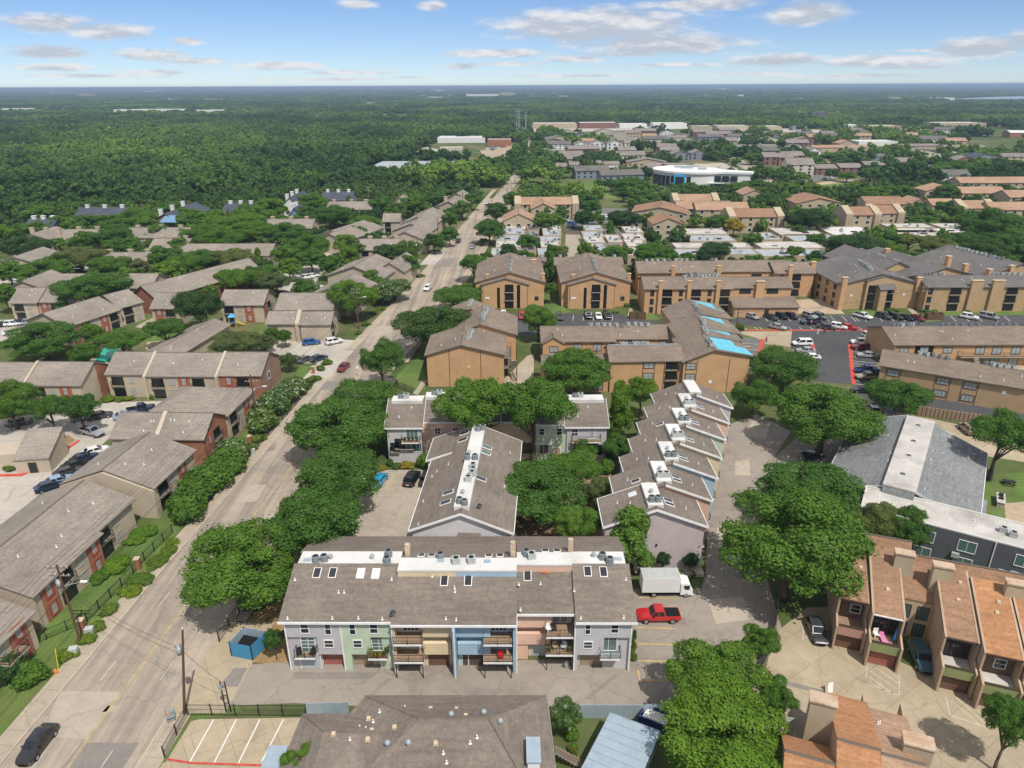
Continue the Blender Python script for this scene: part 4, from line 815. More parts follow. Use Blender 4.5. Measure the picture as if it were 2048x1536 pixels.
# --- the brown hipped roof along the bottom edge
p0 = GV('w6',235,184,4.2)
Eq = Bd('roadside_house','wide brown hipped shingle roof at the bottom edge with round turbine vents',(p0.x,p0.y),0,'house')
def frontroof():
 b = Eq; P = lambda x,y,z: tuple(b.px('w6',x,y,z)); ze,zr = 4.2,6.9
 L,Rg = P(235,184,ze),P(1372,150,ze)
 t0 = P(520,100,ze); t1 = P(1328,100,ze); r0 = P(770,205,zr); r1 = P(1085,205,zr)
 yb = -14.0
 bl,br = (L[0] - 1.0,yb,ze),(Rg[0] + .9,yb,ze)
 lr0,lr1 = P(335,262,5.6),P(640,280,5.9)
 n = [t0,t1,(Rg[0],Rg[1],ze),r0,r1]
 top = MB(); X = Rg[0] + .3
 # main hip: rear slope, right slope, front slope and left slope; wing on the left lies lower
 xl0 = P(445,182,ze)[0]
 top.poly([t0,r0,r1,(t1[0] + .5,t1[1],ze)][::-1]); top.poly([(t1[0] + .5,t1[1],ze),r1,(X,yb,ze)][::-1]); top.poly([r0,(xl0 - 3,yb,ze + .3),(X,yb,ze),r1]); top.poly([t0,(xl0,L[1],ze),(xl0 - 3,yb,ze + .3),r0])
 o = b.part('roof',top,'shingle_front')
 mod = o.modifiers.new('thick','SOLIDIFY'); mod.thickness = .18; mod.offset = -1
 w = MB(); w.poly([(L[0],L[1],ze),lr0,lr1,(xl0 + 1,L[1],ze)][::-1]); w.poly([(L[0],L[1],ze),(L[0] - 1,yb,ze),(lr0[0],yb,lr0[2]),lr0]); w.poly([lr0,(lr0[0],yb,lr0[2]),(lr1[0] + 1.5,yb,lr1[2]),lr1])
 o2 = b.part('wing_roof',w,'shingle_front'); mod = o2.modifiers.new('thick','SOLIDIFY'); mod.thickness = .18; mod.offset = -1
 b.part('wall',MB().extr([(L[0] + .5,L[1] - .5,-.2),(xl0,L[1] - .5,-.2),(t0[0] + .3,t0[1] - .5,-.2),(t1[0],t1[1] - .5,-.2),(X - .5,t1[1] - 2.5,-.2),(X - .5,yb,-.2),(L[0] - .3,yb,-.2)],(0,0,ze + .05)),'stucco_brown')
 b.foot(-2,26,-14,6)
 b.part('gutter',MB().tube((t0[0],t0[1] + .05,ze),(t1[0] + .5,t1[1] + .05,ze),.08,6),'trim_white'); b.part('gutter',MB().tube((t1[0] + .55,t1[1],ze),(X + .05,yb,ze),.06,6),'trim_white')
 # roof furniture: heights measured on the slopes by casting down
 from mathutils.bvhtree import BVHTree
 vs = []; fs = []
 for m in (top,w):
  n0 = len(vs); vs += m.v; fs += [tuple(i + n0 for i in f) for f in m.f]
 tree = BVHTree.FromPolygons(vs,fs)
 def down(x,y,zg=5.5):
  for _ in range(4):
   p = b.px('w6',x,y,zg); h = tree.ray_cast(Vector((p.x,p.y,20)),Vector((0,0,-1)))
   if h[0] is None: return p.x,p.y,zg
   zg = h[0].z
  return p.x,p.y,zg
 for x,y,k in ((917,192,2),(1065,182,2),(1140,222,2),(627,322,2),(722,320,2),(540,202,0),(657,242,0),(380,273,0),(536,297,0),(845,315,0),(982,192,0),(822,158,0),(940,160,0),(555,256,0),(560,213,1),(590,168,1),(500,240,1),(528,246,1),(1033,285,1),(1002,310,1),(880,357,1),(895,400,1),(705,150,1),(455,295,1)):
  u,v,z = down(x,y); b.vent(u,v,k,z + .02)
 p = b.px('w6',1290,360,6.0); b.part('chimney',MB().box(p.x - .55,p.x + .55,p.y - 1.2,p.y + 1.3,3.5,6.4),'stucco_white'); b.part('chimney_cap',MB().box(p.x - .65,p.x + .65,p.y - 1.3,p.y + 1.4,6.4,6.55),'galv_blue')
 q = b.px('w6',110,380,2.2); cb = b.part('porch_roof',MB().box(q.x - .9,q.x + 1.0,q.y - 1.6,q.y + 1.3,2.2,2.4),'galv_blue')
 st = b.px('w6',1380,262,2.0)
 for i in range(9): b.part('stair_tread',MB().box(X - .1 + i * .3,X + .22 + i * .3,st.y - 2.6 - i * .02,st.y - 1.6,2.0 - i * .22,2.06 - i * .22),'wood_grey')
 for s in (-2.6,-1.6): b.part('stair_rail',MB().tube((X - .1,st.y + s,2.9),(X + 2.6,st.y + s,1.0),.04),'wood')
frontroof()
# --- ribbed metal shed and its bin
p0 = GV('w6',1500,423,2.6); q0 = GV('w6',1640,162,2.9); q1 = GV('w6',1868,258,2.9)
def shed():
 ang = math.atan2(q1.y - q0.y,q1.x - q0.x)
 s = Bd('metal_shed','long shed with pale blue ribbed metal roof at the bottom edge',(q0.x,q0.y),ang,'shed')
 w = (q1 - q0).length; L = 13.0; n = 13
 s.part('wall',MB().box(.3,w - .3,-L + .2,-.3,-.2,2.55),'galv_blue'); s.foot(-.5,w + .5,-L,.5)
 for i in range(n):
  v0 = -L + L * i / n; v1 = -L + L * (i + 1) / n - .03
  s.part('roof_panel',MB().extr([(0,v0,2.62),(w,v0,2.92),(w,v1,2.92),(0,v1,2.62)],(0,0,.04)).extr([(0,v1 - .09,2.66),(w,v1 - .09,2.96),(w,v1,2.96),(0,v1,2.66)],(0,0,.07)),'galv_blue')
shed()
# ---------------------------------------------------------------- brown town houses on the right
p0 = GV('v3',1155,595,6)
def condoE():
 b = Bd('townhouse_row','row of brown stucco townhouses with terracotta shed roofs and wide chimneys at right',(p0.x,p0.y),R(-20),'townhouses')
 S = 'stucco_brown'
 units = [(0.0,3.35,0.0,11,'shingle_red','stucco_pink','door_wood'),(3.4,6.9,-1.6,8.2,'shingle_red','olive_panel','door_red'),(10.5,13.95,-3.0,6.5,'shingle_red','olive_panel','door_wood'),(14.0,17.8,-4.3,5.4,'shingle_rust','olive_panel','door_wood'),(17.9,21.5,-4.8,5,'shingle_rust','olive_panel','door_wood')]
 for i,(u0,u1,v0,vr,roof,pan,dr) in enumerate(units):
  zr = 8.6
  b.part('roof',MB().extr([(u0,v0,5.95),(u1,v0,5.95),(u1,vr,zr),(u0,vr,zr)],(0,0,.2)),roof); b.rz.append((u0,u1,v0,vr,lambda u,v,v0=v0,vr=vr: 6.15 + (8.6 - 5.95) * (v - v0) / (vr - v0)))
  # set back upper wall, terrace with panelled parapet above the garage
  vb = v0 + 1.3
  b.part('wall',MB().extr([(u0 + .25,vb,-.2),(u0 + .25,vr + 1.5,-.2),(u0 + .25,vr + 1.5,6.0),(u0 + .25,vr,zr - .02),(u0 + .25,vb,5.95 + (zr - 5.95) * 1.3 / (vr - v0) - .03)],(u1 - u0 - .5,0,0)),'siding_brown')
  for k in (u0,u1 - .26): b.part('fin_wall',MB().extr([(k,v0 - 2.0,-.2),(k,vr + 1,-.2),(k,vr + 1,6.0),(k,vr,zr + .23),(k,v0 - .1,6.18),(k,v0 - .1,3.9),(k,v0 - 2.0,3.5)],(.22,0,0)),S)
  b.part('terrace',MB().box(u0 + .27,u1 - .27,v0 - 1.6,vb,2.3,2.62),'membrane_old' if i > 1 else 'deck')
  b.part('parapet',MB().box(u0 + .27,u1 - .27,v0 - 1.75,v0 - 1.55,2.2,3.5),pan); b.part('parapet_cap',MB().box(u0 + .27,u1 - .27,v0 - 1.8,v0 - 1.5,3.5,3.58),'trim_dark')
  b.part('lower_wall',MB().box(u0 + .26,u1 - .26,v0 - 1.2,vb,-.2,2.3),'siding_brown')
  b.door('F',(u0 + u1) / 2,v0 - 1.2,0,u1 - u0 - .8,2.1,dr,'trim_dark','garage_door',4)
  b.part('gutter',MB().box(u0 + .1,u1 - .1,v0 - .12,v0,5.9,6.05),'trim_white' if i == 1 else 'trim_dark')
  if i in (1,2):
   for k in range(3): b.win('F',u0 + .75 + k * .95,vb,2.75,.7,2.2,'trim_dark','glass',(2,4),'terrace_door')
  else: b.win('F',u0 + 2.2,vb,3.5,1.0,1.1,grid=(1,2))
 # recessed link with tall gridded windows
 b.gable(6.9,10.5,3.0,10,5.6,8.0,'u','stucco_tan','shingle_red',.05,r=.7)
 for u in (7.7,9.6):
  for z in (.7,3.2): b.win('F',u,3.0,z,1.1,1.7,'trim_dark','glass_green',(3,5))
 b.gable(-.2,8.6,9.5,13.5,6.6,8.5,'u',S,'shingle_red',.1,r=.4,roofname='rear_roof'); b.gable(8.7,26,6.6,10.6,6.6,8.5,'u',S,'shingle_red',.1,r=.4,roofname='rear_roof')
 for u,v,cap in ((7.0,6.0,'cap_rusty'),(10.9,4.8,'cap_rusty'),(18.1,4.0,'cap_rusty'),(.6,8.0,'cap_tan')): b.chimney(u,v,2.0,1.0,10.0,'stucco_tan',cap,4)
 for u,v in ((2.5,5),(5.2,2),(12.4,2),(16,1),(16.4,2.5),(12.9,4.5)): b.vent(u,v,0)
 b.foot(-1,26,-6,13)
 for lb,u,v,m in (('white plastic chair on the terrace of the green fronted brown townhouse',4.4,-1.2,'trim_white'),('pink chair cushion on the terrace of the green fronted brown townhouse',5.1,-1.7,'pink'),('blue folded parasol on the terrace of the green fronted brown townhouse',6.2,-1.6,'boom_blue')):
  w = b.wor(u,v,2.62); nm = 'chair' if 'chair on' in lb else 'cushion' if 'cushion' in lb else 'parasol'
  mb = MB().box(-.3,.3,-.3,.3,.35,.45).box(-.3,.3,.22,.3,.45,1).box(-.3,-.2,-.3,-.2,0,.35).box(.2,.3,-.3,-.2,0,.35).box(-.3,-.2,.2,.3,0,.35).box(.2,.3,.2,.3,0,.35) if nm == 'chair' else MB().extr([(-.3,-.5,.1),(.3,-.6,.1),(.35,.5,.25),(-.2,.6,.3)],(0,0,.12)).extr([(-.2,.45,.35),(.35,.4,.3),(.3,.6,.7),(-.2,.65,.75)],(0,.1,0)) if nm == 'cushion' else MB().cyl(0,0,0,.9,.04).cyl(0,0,.5,1.9,.16,8,.03)
  tag(mb.build(nm,m,None,loc=w),lb,nm)
condoE()
p0 = GV('v3',1100,1055,6)
def condoF():
 b = Bd('townhouse_row','orange shingle roofed townhouse with two wide chimneys at the bottom right',(p0.x,p0.y),R(-20),'townhouses')
 zr = 8.6
 b.gable(0,3.5,-14,-.0,5.9,8.6,'u','stucco_brown','shingle_rust',.05,r=.42,ze2=5.9); b.gable(3.52,6.9,-14,-.6,5.85,8.55,'u','stucco_brown','shingle_peach',.05,r=.42,ze2=5.85)
 b.gable(-4.2,-.02,-14,-6,5.2,7.6,'u','stucco_brown','shingle_rust',.05,r=.5)
 b.chimney(-1.1,-4.6,2.2,1.2,9.4,'stucco_tan','cap_rusty'); b.chimney(6.5,-6.6,2.3,1.3,9.3,'stucco_tan','cap_rusty')
 for u in (0,3.5,6.9): b.part('fin_wall',MB().box(u - .13,u + .13,-.2,1.6,-.2,5.6),'stucco_brown')
 for u in (1.75,5.2): b.part('parapet',MB().box(u - 1.6,u + 1.6,1.2,1.4,-.2,3.6),'trim_dark'); b.part('terrace',MB().box(u - 1.6,u + 1.6,-.05,1.2,2.3,2.6),'membrane_old')
 b.vent(4.0,-3.4,1); b.vent(4.2,-3.2,1); b.foot(-5,8,-14,2)
 c = Bd('townhouse_row','brown and tan roofed townhouse corner at the bottom right edge',(b.wor(11.5,-9).x,b.wor(11.5,-9).y),R(-20),'townhouses')
 c.gable(0,9,-12,0,5.6,8,'u','stucco_brown','shingle_red',.1); c.chimney(-.4,-3.4,2.2,1.2,8.6,'stucco_tan','cap_rusty'); c.part('fin_wall',MB().box(-.2,.1,0,2,-.2,5.4),'stucco_brown')
condoF()
# ---------------------------------------------------------------- grey building with white spine, and the charcoal one
def office():
 b = Bd('office_building','low grey shingle roofed building with a raised white flat spine and roof hatches',(55.6,91.2),R(-34),'building')
 for (u0,u1,r,zl,zr_,v0,v1) in ((-8.2,.0,1.0,3.4,6.4,.4,29),(4.2,12.6,0.0,3.4,6.4,1.0,27)):
  if r == 1.0: b.gable(u0,u1,v0,v1,zl,zr_,'v','siding_charcoal','shingle_slate',.4,r=1.0,fascia='trim_white')
  else: b.gable(u0,u1,v0,v1,zr_,zr_,'v','siding_charcoal','shingle_slate',.4,r=0.0,ze2=zl,fascia='trim_white')
 sp = b.part('spine_wall',MB().box(.0,4.2,-.6,27.5,-.2,7.0),'siding_slate'); b.part('spine_front',MB().extr([(.0,-2.2,4.2),(4.2,-2.2,4.2),(4.2,-.62,7.0),(.0,-.62,7.0)],(0,.1,-.3)),'shingle_slate',sp)
 b.part('flat_roof',MB().box(-.12,4.32,-.7,27.6,7.0,7.25),'membrane_old')
 b.rz.append((0,4.2,-.6,27.5,lambda u,v: 7.25))
 for v in (4,11,17,24): b.vent(2.0,v,3); b.box('hatch_glass','skylight',1.7,2.3,v - .2,v + .2,7.37,7.43)
 for u,v in ((-.6,9),(-.6,12),(5.0,13.5),(5,17),(5.2,3),(-2,20)): b.vent(u,v,1)
 b.gable(12.2,13.4,2,10,3.2,3.4,'v','siding_charcoal','shingle_slate',.2,r=0.01,wallname='annex_wall',roofname='annex_roof')
 for v in (5,12,18,23): b.win('R',v,12.6,1,1.6,1.4,'trim_white','glass')
 b.foot(-9,14,-1,30)
 w = Bd('flat_roofed_building','charcoal sided building with a stained white flat roof at the right edge',(50.0,86.2),R(-31),'building')
 w.flat(0,42,-0,6.8,6.0,'siding_charcoal','membrane_old',.2)
 for u in (8.6,13.5,20,26): w.win('F',u,0,3.4,2.0,1.6,'trim_white','glass_green',(2,1)); w.win('F',u,0,.7,2.0,1.6,'trim_white','glass_green',(2,1))
 for u in (6.8,16.5,24): w.part('downspout',MB().box(u - .06,u + .06,-.12,0,0,6),'trim_white')
 w.door('F',18.2,0,0,1,2.1,'door_grey'); w.ac(17.3,3.2,1); w.ac(18.4,2.6,1)
 for u in (2,10.5,14,22): w.vent(u,4.2,1)
 w.part('wall_unit',MB().box(12.0,12.9,-.35,0,2.2,2.9),'ac_pale')
office()
# ---------------------------------------------------------------- left apartments: tan stucco and brick, grey brown roofs
LG = 'two storey brick and stucco apartments'
def left_fit(b,face,a0,a1,plane,seed,ze=5.2,patio=True):
 """alternating brick panels with shuttered windows and dark patio bays, two storeys"""
 rg = random.Random(seed); a = a0 + .5; k = seed % 2
 while a + 2.4 < a1:
  if k % 3 == 0:
   w = 2.6; 
   l,r = b.place(face,a + w / 2,plane,0); put('brick_panel',cached(('bp',w,ze),lambda: MB().box(-w / 2,w / 2,-.09,-.004,-.2,ze - .05).mesh('brick_panel','brick')),b.root,l,r)
   off = {'F': -.09,'L': -.09,'R': .09,'B': .09}[face]
   for z in (.6,3.3): b.win(face,a + w / 2,plane + off,z,.9,1.5,'trim_red','glass_blind',(1,2),fw=.28)
  elif k % 3 == 1 and patio:
   w = 3.0
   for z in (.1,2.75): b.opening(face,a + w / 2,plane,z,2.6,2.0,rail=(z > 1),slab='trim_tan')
  else:
   w = 2.4
   for z in (.6,3.3): b.win(face,a + w / 2,plane,z,1.0,1.5,'trim_tan','glass_blind',(1,2))
  a += w + .25; k += 1
def leftnear():
 S = 'stucco'; RF = 'shingle_left'; ang = R(-6)
 def mk(label,o,a): return Bd('apartment_block',label,o,a,'apartments',LG)
 # along the street, nearest first; u from the car park side to the street side
 b = mk('tan apartment block at the left edge, nearest of the blocks along the street',(-73.2,48),ang); b.gable(0,14.2,0,19.6,4.9,7.5,'v',S,RF,.5); left_fit(b,'R',1,19,14.2,3); b.balcony('R',15.5,14.2,2.6,3,1.4,'trim_tan')
 for u,v in ((4,6),(9,12),(11,16)): b.vent(u,v,1)
 b = mk('long brown roofed block with orange brick panels beside the street, below the tall hedge',(-73.6,70.6),ang)
 b.gable(0,15.2,0,12.5,5.2,7.9,'v',S,RF,.5); b.gable(.2,14.2,12.6,21.5,5.1,7.7,'v',S,RF,.5)
 b.part('fin_wall',MB().extr([(0,-.35,-.2),(15.4,-.35,-.2),(15.4,-.35,5.0),(7.6,-.35,7.7),(0,-.35,5.0)],(0,.32,0)),S)
 left_fit(b,'R',.5,12.3,15.2,4); left_fit(b,'R',12.6,21.3,14.2,1)
 for u,v in ((10.3,4.5),(12,10),(9.5,15),(5,6),(11,18),(4,17),(12.7,8)): b.vent(u,v,1)
 b = mk('brown roofed apartment block with a wide pale gable edge, middle of the street side',(-70.0,95.5),ang)
 b.gable(0,14.6,0,11.8,5.2,8.0,'v',S,RF,.5); b.part('fin_wall',MB().extr([(-.4,-.75,-.2),(15.0,-.75,-.2),(15.0,-.75,4.9),(7.3,-.75,7.75),(-.4,-.75,4.9)],(0,.7,0)),S); left_fit(b,'R',.3,11.8,14.6,5)
 for u,v in ((9,2.5),(11,4),(10,8),(4,3)): b.vent(u,v,1)
 b = mk('apartment block with twin roof planes and central pale party wall, behind the white gabled one',(-70.6,110.6),R(-2))
 b.gable(0,7.6,0,9.5,5.2,7.9,'u',S,RF,.35); b.gable(8.4,16.4,.0,9.5,5.2,7.9,'u','brick',RF,.35); b.part('party_wall',MB().extr([(7.65,-.2,-.2),(7.65,9.8,-.2),(7.65,9.8,5.4),(7.65,4.8,8.3),(7.65,-.2,5.3)],(.72,0,0)),S)
 left_fit(b,'R',.4,9,16.4,2)
 for u,v in ((6,3),(6.5,3),(9.5,3.2),(10.2,3.2),(12.6,1),(5.4,1.2),(13,3)): b.vent(u,v,1)
 b = mk('brown roofed block with pyramid roof peak, in front of the long facing block',(-68.5,120.8),R(-5)); b.hip(0,15,0,12,5.2,8.1,S,RF); left_fit(b,'R',.3,11.8,15,7); b.balcony('R',9.5,15,2.6,3,1.3,'trim_white')
 p = GV('v5',605,445,5.3)
 b = mk('wide facing apartment block with three roof planes, brick end towards the street',(p.x,p.y),R(-1))
 b.gable(0,8.6,1.0,12,5.3,8.3,'u',S,RF,.3); b.gable(9.2,24,0,12,5.3,8.3,'u',S,RF,.3,roofname='roof'); b.gable(24.6,33.6,.4,12.5,5.3,8.3,'u','brick',RF,.3)
 for u in (8.6,24): b.part('party_wall',MB().extr([(u,-.5,-.2),(u,12.6,-.2),(u,12.6,5.6),(u,6.3,8.75),(u,-.5,5.4)],(.58,0,0)),S)
 left_fit(b,'F',.2,8.4,1.0,1); left_fit(b,'F',9.4,23.6,0,3); left_fit(b,'F',24.8,33.4,.4,2); b.win('R',5,33.6,2.8,1.2,1.6)
 for u,v in ((5,4),(14,3),(20,4),(28,3)): b.vent(u,v,1)
 p = GV('v5',-260,500,5.3)
 b = mk('facing apartment block at the left edge with brick bay and pale side wall',(p.x,p.y),R(-2)); b.gable(0,14,0,11.5,5.3,8.2,'u',S,RF,.3); b.gable(14.5,26,.5,12,5.3,8.2,'u',S,RF,.3); b.part('party_wall',MB().extr([(14,-.4,-.2),(14,12,-.2),(14,12,5.6),(14,6,8.65),(14,-.4,5.4)],(.5,0,0)),S); left_fit(b,'F',15,25.5,.5,1); left_fit(b,'F',.4,13.5,0,2); b.win('R',3,26,.8,1.6,1.2,'trim_tan','glass')
 b.part('brick_end',MB().extr([(26.01,6.5,-.2),(26.01,12,-.2),(26.01,12,5.4),(26.01,6.5,8.0)],(.12,0,0)),'brick')
 # bin shelter with mono pitch roof
 p = GV('v5',75,930,3.0)
 b = Bd('refuse_shelter','small tan stucco shelter with steep lean-to roof beside the blue skip',(p.x,p.y),R(8),'shelter'); b.gable(0,5.6,0,7,2.6,5.2,'u',S,RF,.15,r=1.0); b.door('F',2.8,0,0,1.4,2.1,'glass_dark','trim_tan'); b.part('side_wall',MB().box(-6,-.02,1.5,6,-.2,3.2),S)
leftnear()
# ---------------------------------------------------------------- far buildings
def far(v,x0,x1,yb,hp,wall,roof,label,ax=None,dep=None,group='far buildings',fl=0,zr=None,clear=1.):
 p,q = GV(v,x0,yb),GV(v,x1,yb); w = (q - p).length; D = depth_at(p); h = min(58.,max(3.,hp / VIEW[v][2] * D / FPX / math.cos(PITCH * .4))); dep = dep or max(10,min(w * .6,40))
 b = Bd('far_building',label,(p.x,p.y),0.,'building',group)
 if ax: b.gable(0,w,0,dep,h * .72,zr or h * 1.05,ax,wall,roof,.4)
 else: b.flat(0,w,0,dep,h,wall,roof,.5)
 for k in range(fl):
  n = max(2,int(w / 5)); z = h * (.7 if ax else .95) * (k + .35) / fl
  for i in range(n): put('window',cached(('fw',round(h / max(1,fl),1)),lambda: MB().box(-.9,.9,-.1,.05,0,h / fl * .4).mesh('window','glass')),b.root,(w * (i + .5) / n,0,z))
 b.foot(-2,w + 2,-p.y * .13 * clear,dep); return b
def fars():
 q = [GV('x2',*a,7.5) for a in ((115,245),(190,212),(760,210),(720,226),(540,236),(300,252))]; b = Bd('far_building','wide pale grey flat roof beyond the wood beside the far street',(q[0].x,q[0].y),0.,'building','far buildings'); l = [tuple(b.loc(a)) for a in q]; b.part('wall',MB().extr([(x,y,-.2) for x,y,_ in l],(0,0,7.5)),'stucco_tan'); b.part('roof',MB().extr([(x,y,7.31) for x,y,_ in l],(0,0,.2)),'membrane_grey'); FOOT.append(q); FOOT.append([GV('x2',*a) for a in ((80,300),(780,272),(780,225),(90,235))]); FOOT.append([GV('x2',*a) for a in ((690,268),(930,245),(1000,130),(960,100),(500,110),(330,165),(680,210))])
 W5 = 'w5'
 for a in ((75,260,215,18,'stucco_tan','membrane_old','long tan shop row at the far end of the street, left part'),(270,420,214,20,'brick_dark','membrane','brick shop row at the far end of the street, middle part'),(430,540,212,14,'stucco_white','membrane','white shop row at the far end of the street, right part'),(565,700,214,18,'stucco_white','membrane','white store right of the shop rows'),(715,800,220,14,'stucco_tan','membrane','tan store right of the white store'),(820,950,222,16,'siding_cream','membrane_old','cream store in the far shopping strip'),(960,1080,224,16,'stucco_tan','membrane','tan store in the far shopping strip'),(1120,1180,222,14,'siding_slate','membrane','slate store in the far shopping strip'),(1280,1390,216,14,'stucco_white','membrane','white store before the far mall'),(1420,1560,222,16,'stucco_tan','membrane_old','tan wing of the far mall'),(1500,1700,240,16,'brick','membrane_old','brick fronted wing of the far mall'),(1700,1900,222,26,'stucco_tan','membrane_old','large tan mall at the far right'),(1880,2080,200,12,'brick_dark','membrane','brick store behind the far mall'),(1385,1545,285,16,'stucco_white','membrane','white flat roofed building behind the right roofs'),(1195,1260,182,30,'siding_charcoal','trim_tan','dark office block rising over the far trees'),(1505,1556,106,16,'stucco_tan','membrane','pale apartment tower near the far lake'),(1670,1780,102,10,'stucco_white','membrane','long white building near the far lake'),(780,850,58,4,'stucco_white','membrane','white speck of a building on the far ridge'),(1640,1680,182,8,'stucco_white','membrane','white hall among the far right trees')):
  far(W5,*a,fl=3 if 'tower' in a[6] or 'office' in a[6] else 1 if 'mall' in a[6] else 0)
 for a in ((0,205,146,10,'stucco_white','membrane','long pale warehouse at the far left'),(455,735,152,12,'stucco_white','membrane','long white warehouse beyond the wood'),(775,960,152,10,'stucco_white','membrane','second long white warehouse beyond the wood'),(310,362,90,14,'stucco_tan','membrane_old','tan tower block on the left horizon'),(1550,1560,53,14,'siding_slate','trim_tan','slim tower on the horizon at the middle'),(1865,1990,90,12,'stucco_white','membrane','white office group on the horizon, left part'),(2000,2060,88,16,'stucco_tan','membrane','tan office group on the horizon, right part'),(1750,1940,272,18,'stucco_white','membrane','long low school with white canopy by the playing field'),(1950,2045,285,24,'brick','membrane','brick wing of the school by the playing field'),(1760,1850,320,26,'siding_cream','membrane_old','pale building behind the school yard'),(225,300,148,10,'brick_dark','membrane','brown building left of the white warehouses'),(670,720,104,8,'stucco_white','membrane','white building among the far left trees'),(820,900,106,8,'siding_cream','membrane','cream building among the far left trees'),(970,1000,80,6,'stucco_tan','membrane','small tan building near the middle horizon'),(130,190,235,14,'siding_white','shingle_far','pale house in the left wood clearing'),(460,500,190,10,'siding_white','membrane','white house in the middle of the wood'),(1280,1320,172,8,'siding_white','membrane','white house near the far meadow')):
  far('w4',*a,fl=2 if 'tower' in a[6] else 0,clear=.6)
 g = 'distant housing'
 for a in ((105,165,325,26,'siding_white','shingle_far','white gabled house beside the far street','v'),(250,300,300,30,'siding_white','shingle_far','white townhouse group past the school, first from the left','v'),(310,370,298,32,'siding_white','shingle_far','white townhouse group past the school, second from the left','v'),(380,440,300,34,'siding_white','shingle_far','white townhouse group past the school, third from the left','v'),(450,520,296,30,'siding_white','shingle_far','white townhouse group past the school, fourth from the left','u'),(530,600,292,26,'siding_cream','shingle_far','white townhouse group past the school, fifth from the left','u'),(610,700,270,24,'siding_cream','shingle_far','cream roofed block behind the white townhouses','u'),(240,330,265,16,'stucco_tan','shingle_peach','peach roofed house behind the white townhouses','u'),(590,625,335,26,'siding_slate','shingle_blue','slate house above the round building, left one','v'),(635,710,345,36,'siding_slate','shingle_far','slate house above the round building, middle one','v'),(715,780,340,34,'siding_slate','shingle_far','slate house above the round building, right one','v'),(830,900,238,22,'siding_slate','shingle_far','dark gabled row before the shopping strip','u'),
              (1005,1060,362,44,'brick_dark','shingle_far','brick apartment house at the side street','u'),(1065,1140,362,42,'brick','shingle_far','brick apartment house right of the side street','u'),(1180,1232,335,40,'siding_white','shingle_far','white gabled apartment house behind the grey balcony block','v'),(1110,1175,318,34,'siding_white','shingle_far','white stepped apartment house behind the brick ones','v'),(1215,1300,400,34,'brick_dark','shingle_far','brown row before the dark roofed ones, left part','u'),(1310,1400,398,36,'brick_dark','shingle_far','brown row before the dark roofed ones, middle part','u'),(1410,1500,385,32,'siding_brown','shingle_far','brown row before the dark roofed ones, right part','u'),(1300,1400,350,26,'siding_slate','shingle_grey','dark roofed row behind the brown row, left part','u'),(1410,1560,345,24,'siding_slate','shingle_grey','dark roofed row behind the brown row, right part','u'),(1205,1430,308,22,'stucco_tan','shingle_peach','long peach roofed row behind the white gabled house','u'),(1550,1650,318,26,'siding_white','shingle_blue','white gabled house with dark blue roof at right','v'),(1560,1720,298,18,'stucco_tan','shingle_far','long tan roofed row at the right, left part','u'),(1730,1900,305,20,'stucco_tan','shingle_far','long tan roofed row at the right, right part','u'),(1700,1800,330,26,'siding_white','shingle_blue','dark blue roofed house at right','v'),(1820,1960,355,34,'siding_slate','shingle_blue','slate blue house at the right','v'),(1960,2080,350,30,'stucco_tan','shingle_far','brown roofed row at the right edge','u'),(1940,2060,318,18,'siding_white','shingle_blue','blue roofed house at the right edge','u'),(1520,1560,410,30,'stucco_tan','shingle_far','small tan house by the park','v'),(1990,2060,250,24,'brick','membrane','red brick house at the right edge among trees','u'),(1000,1060,300,18,'stucco_tan','shingle_far','tan roofed block behind the brick apartment houses','u'),(860,1000,300,16,'stucco_tan','shingle_far','low tan roofed row above the side street','u'),(80,140,410,30,'brick_dark','shingle_far','brown house row by the street trees, left part','u'),(150,220,390,30,'stucco_tan','shingle_far','brown house row by the street trees, middle part','u'),(230,270,380,26,'siding_cream','shingle_far','cream house by the street trees','u'),(310,360,375,26,'siding_white','shingle_far','white house above the meadow, left one','u'),(370,430,378,26,'siding_white','shingle_far','white house above the meadow, right one','u')):
  far(W5,*a[:7],ax=a[7],group=g,fl=2 if a[3] > 28 else 0,dep=16,clear=.45)
 b = far('x3',545,715,395,105,'siding_cream','shingle_far','four storey grey block with dark balconies at the side street','u',14,g,4)
 # many more small roofs and specks towards the horizon, told apart only by their place
 rg = random.Random(5); k = 0
 for i in range(70):
  x = rg.uniform(20,2030); y = rg.uniform(181,236) if x < 1050 else rg.uniform(178,232); 
  if x < 1000 and y > 205 and rg.random() < .5: continue
  w = rg.uniform(10,34) * (y - 168) / 40 + 4; c = rg.choice((('stucco_white','membrane'),('stucco_tan','membrane_old'),('siding_cream','membrane'),('siding_white','shingle_far'),('brick_dark','membrane_old')))
  far('o',x,x + w,y,rg.uniform(2.2,4.5),c[0],c[1],'small distant roof on the horizon plain',None,group='small distant roofs on the plain',clear=.35)
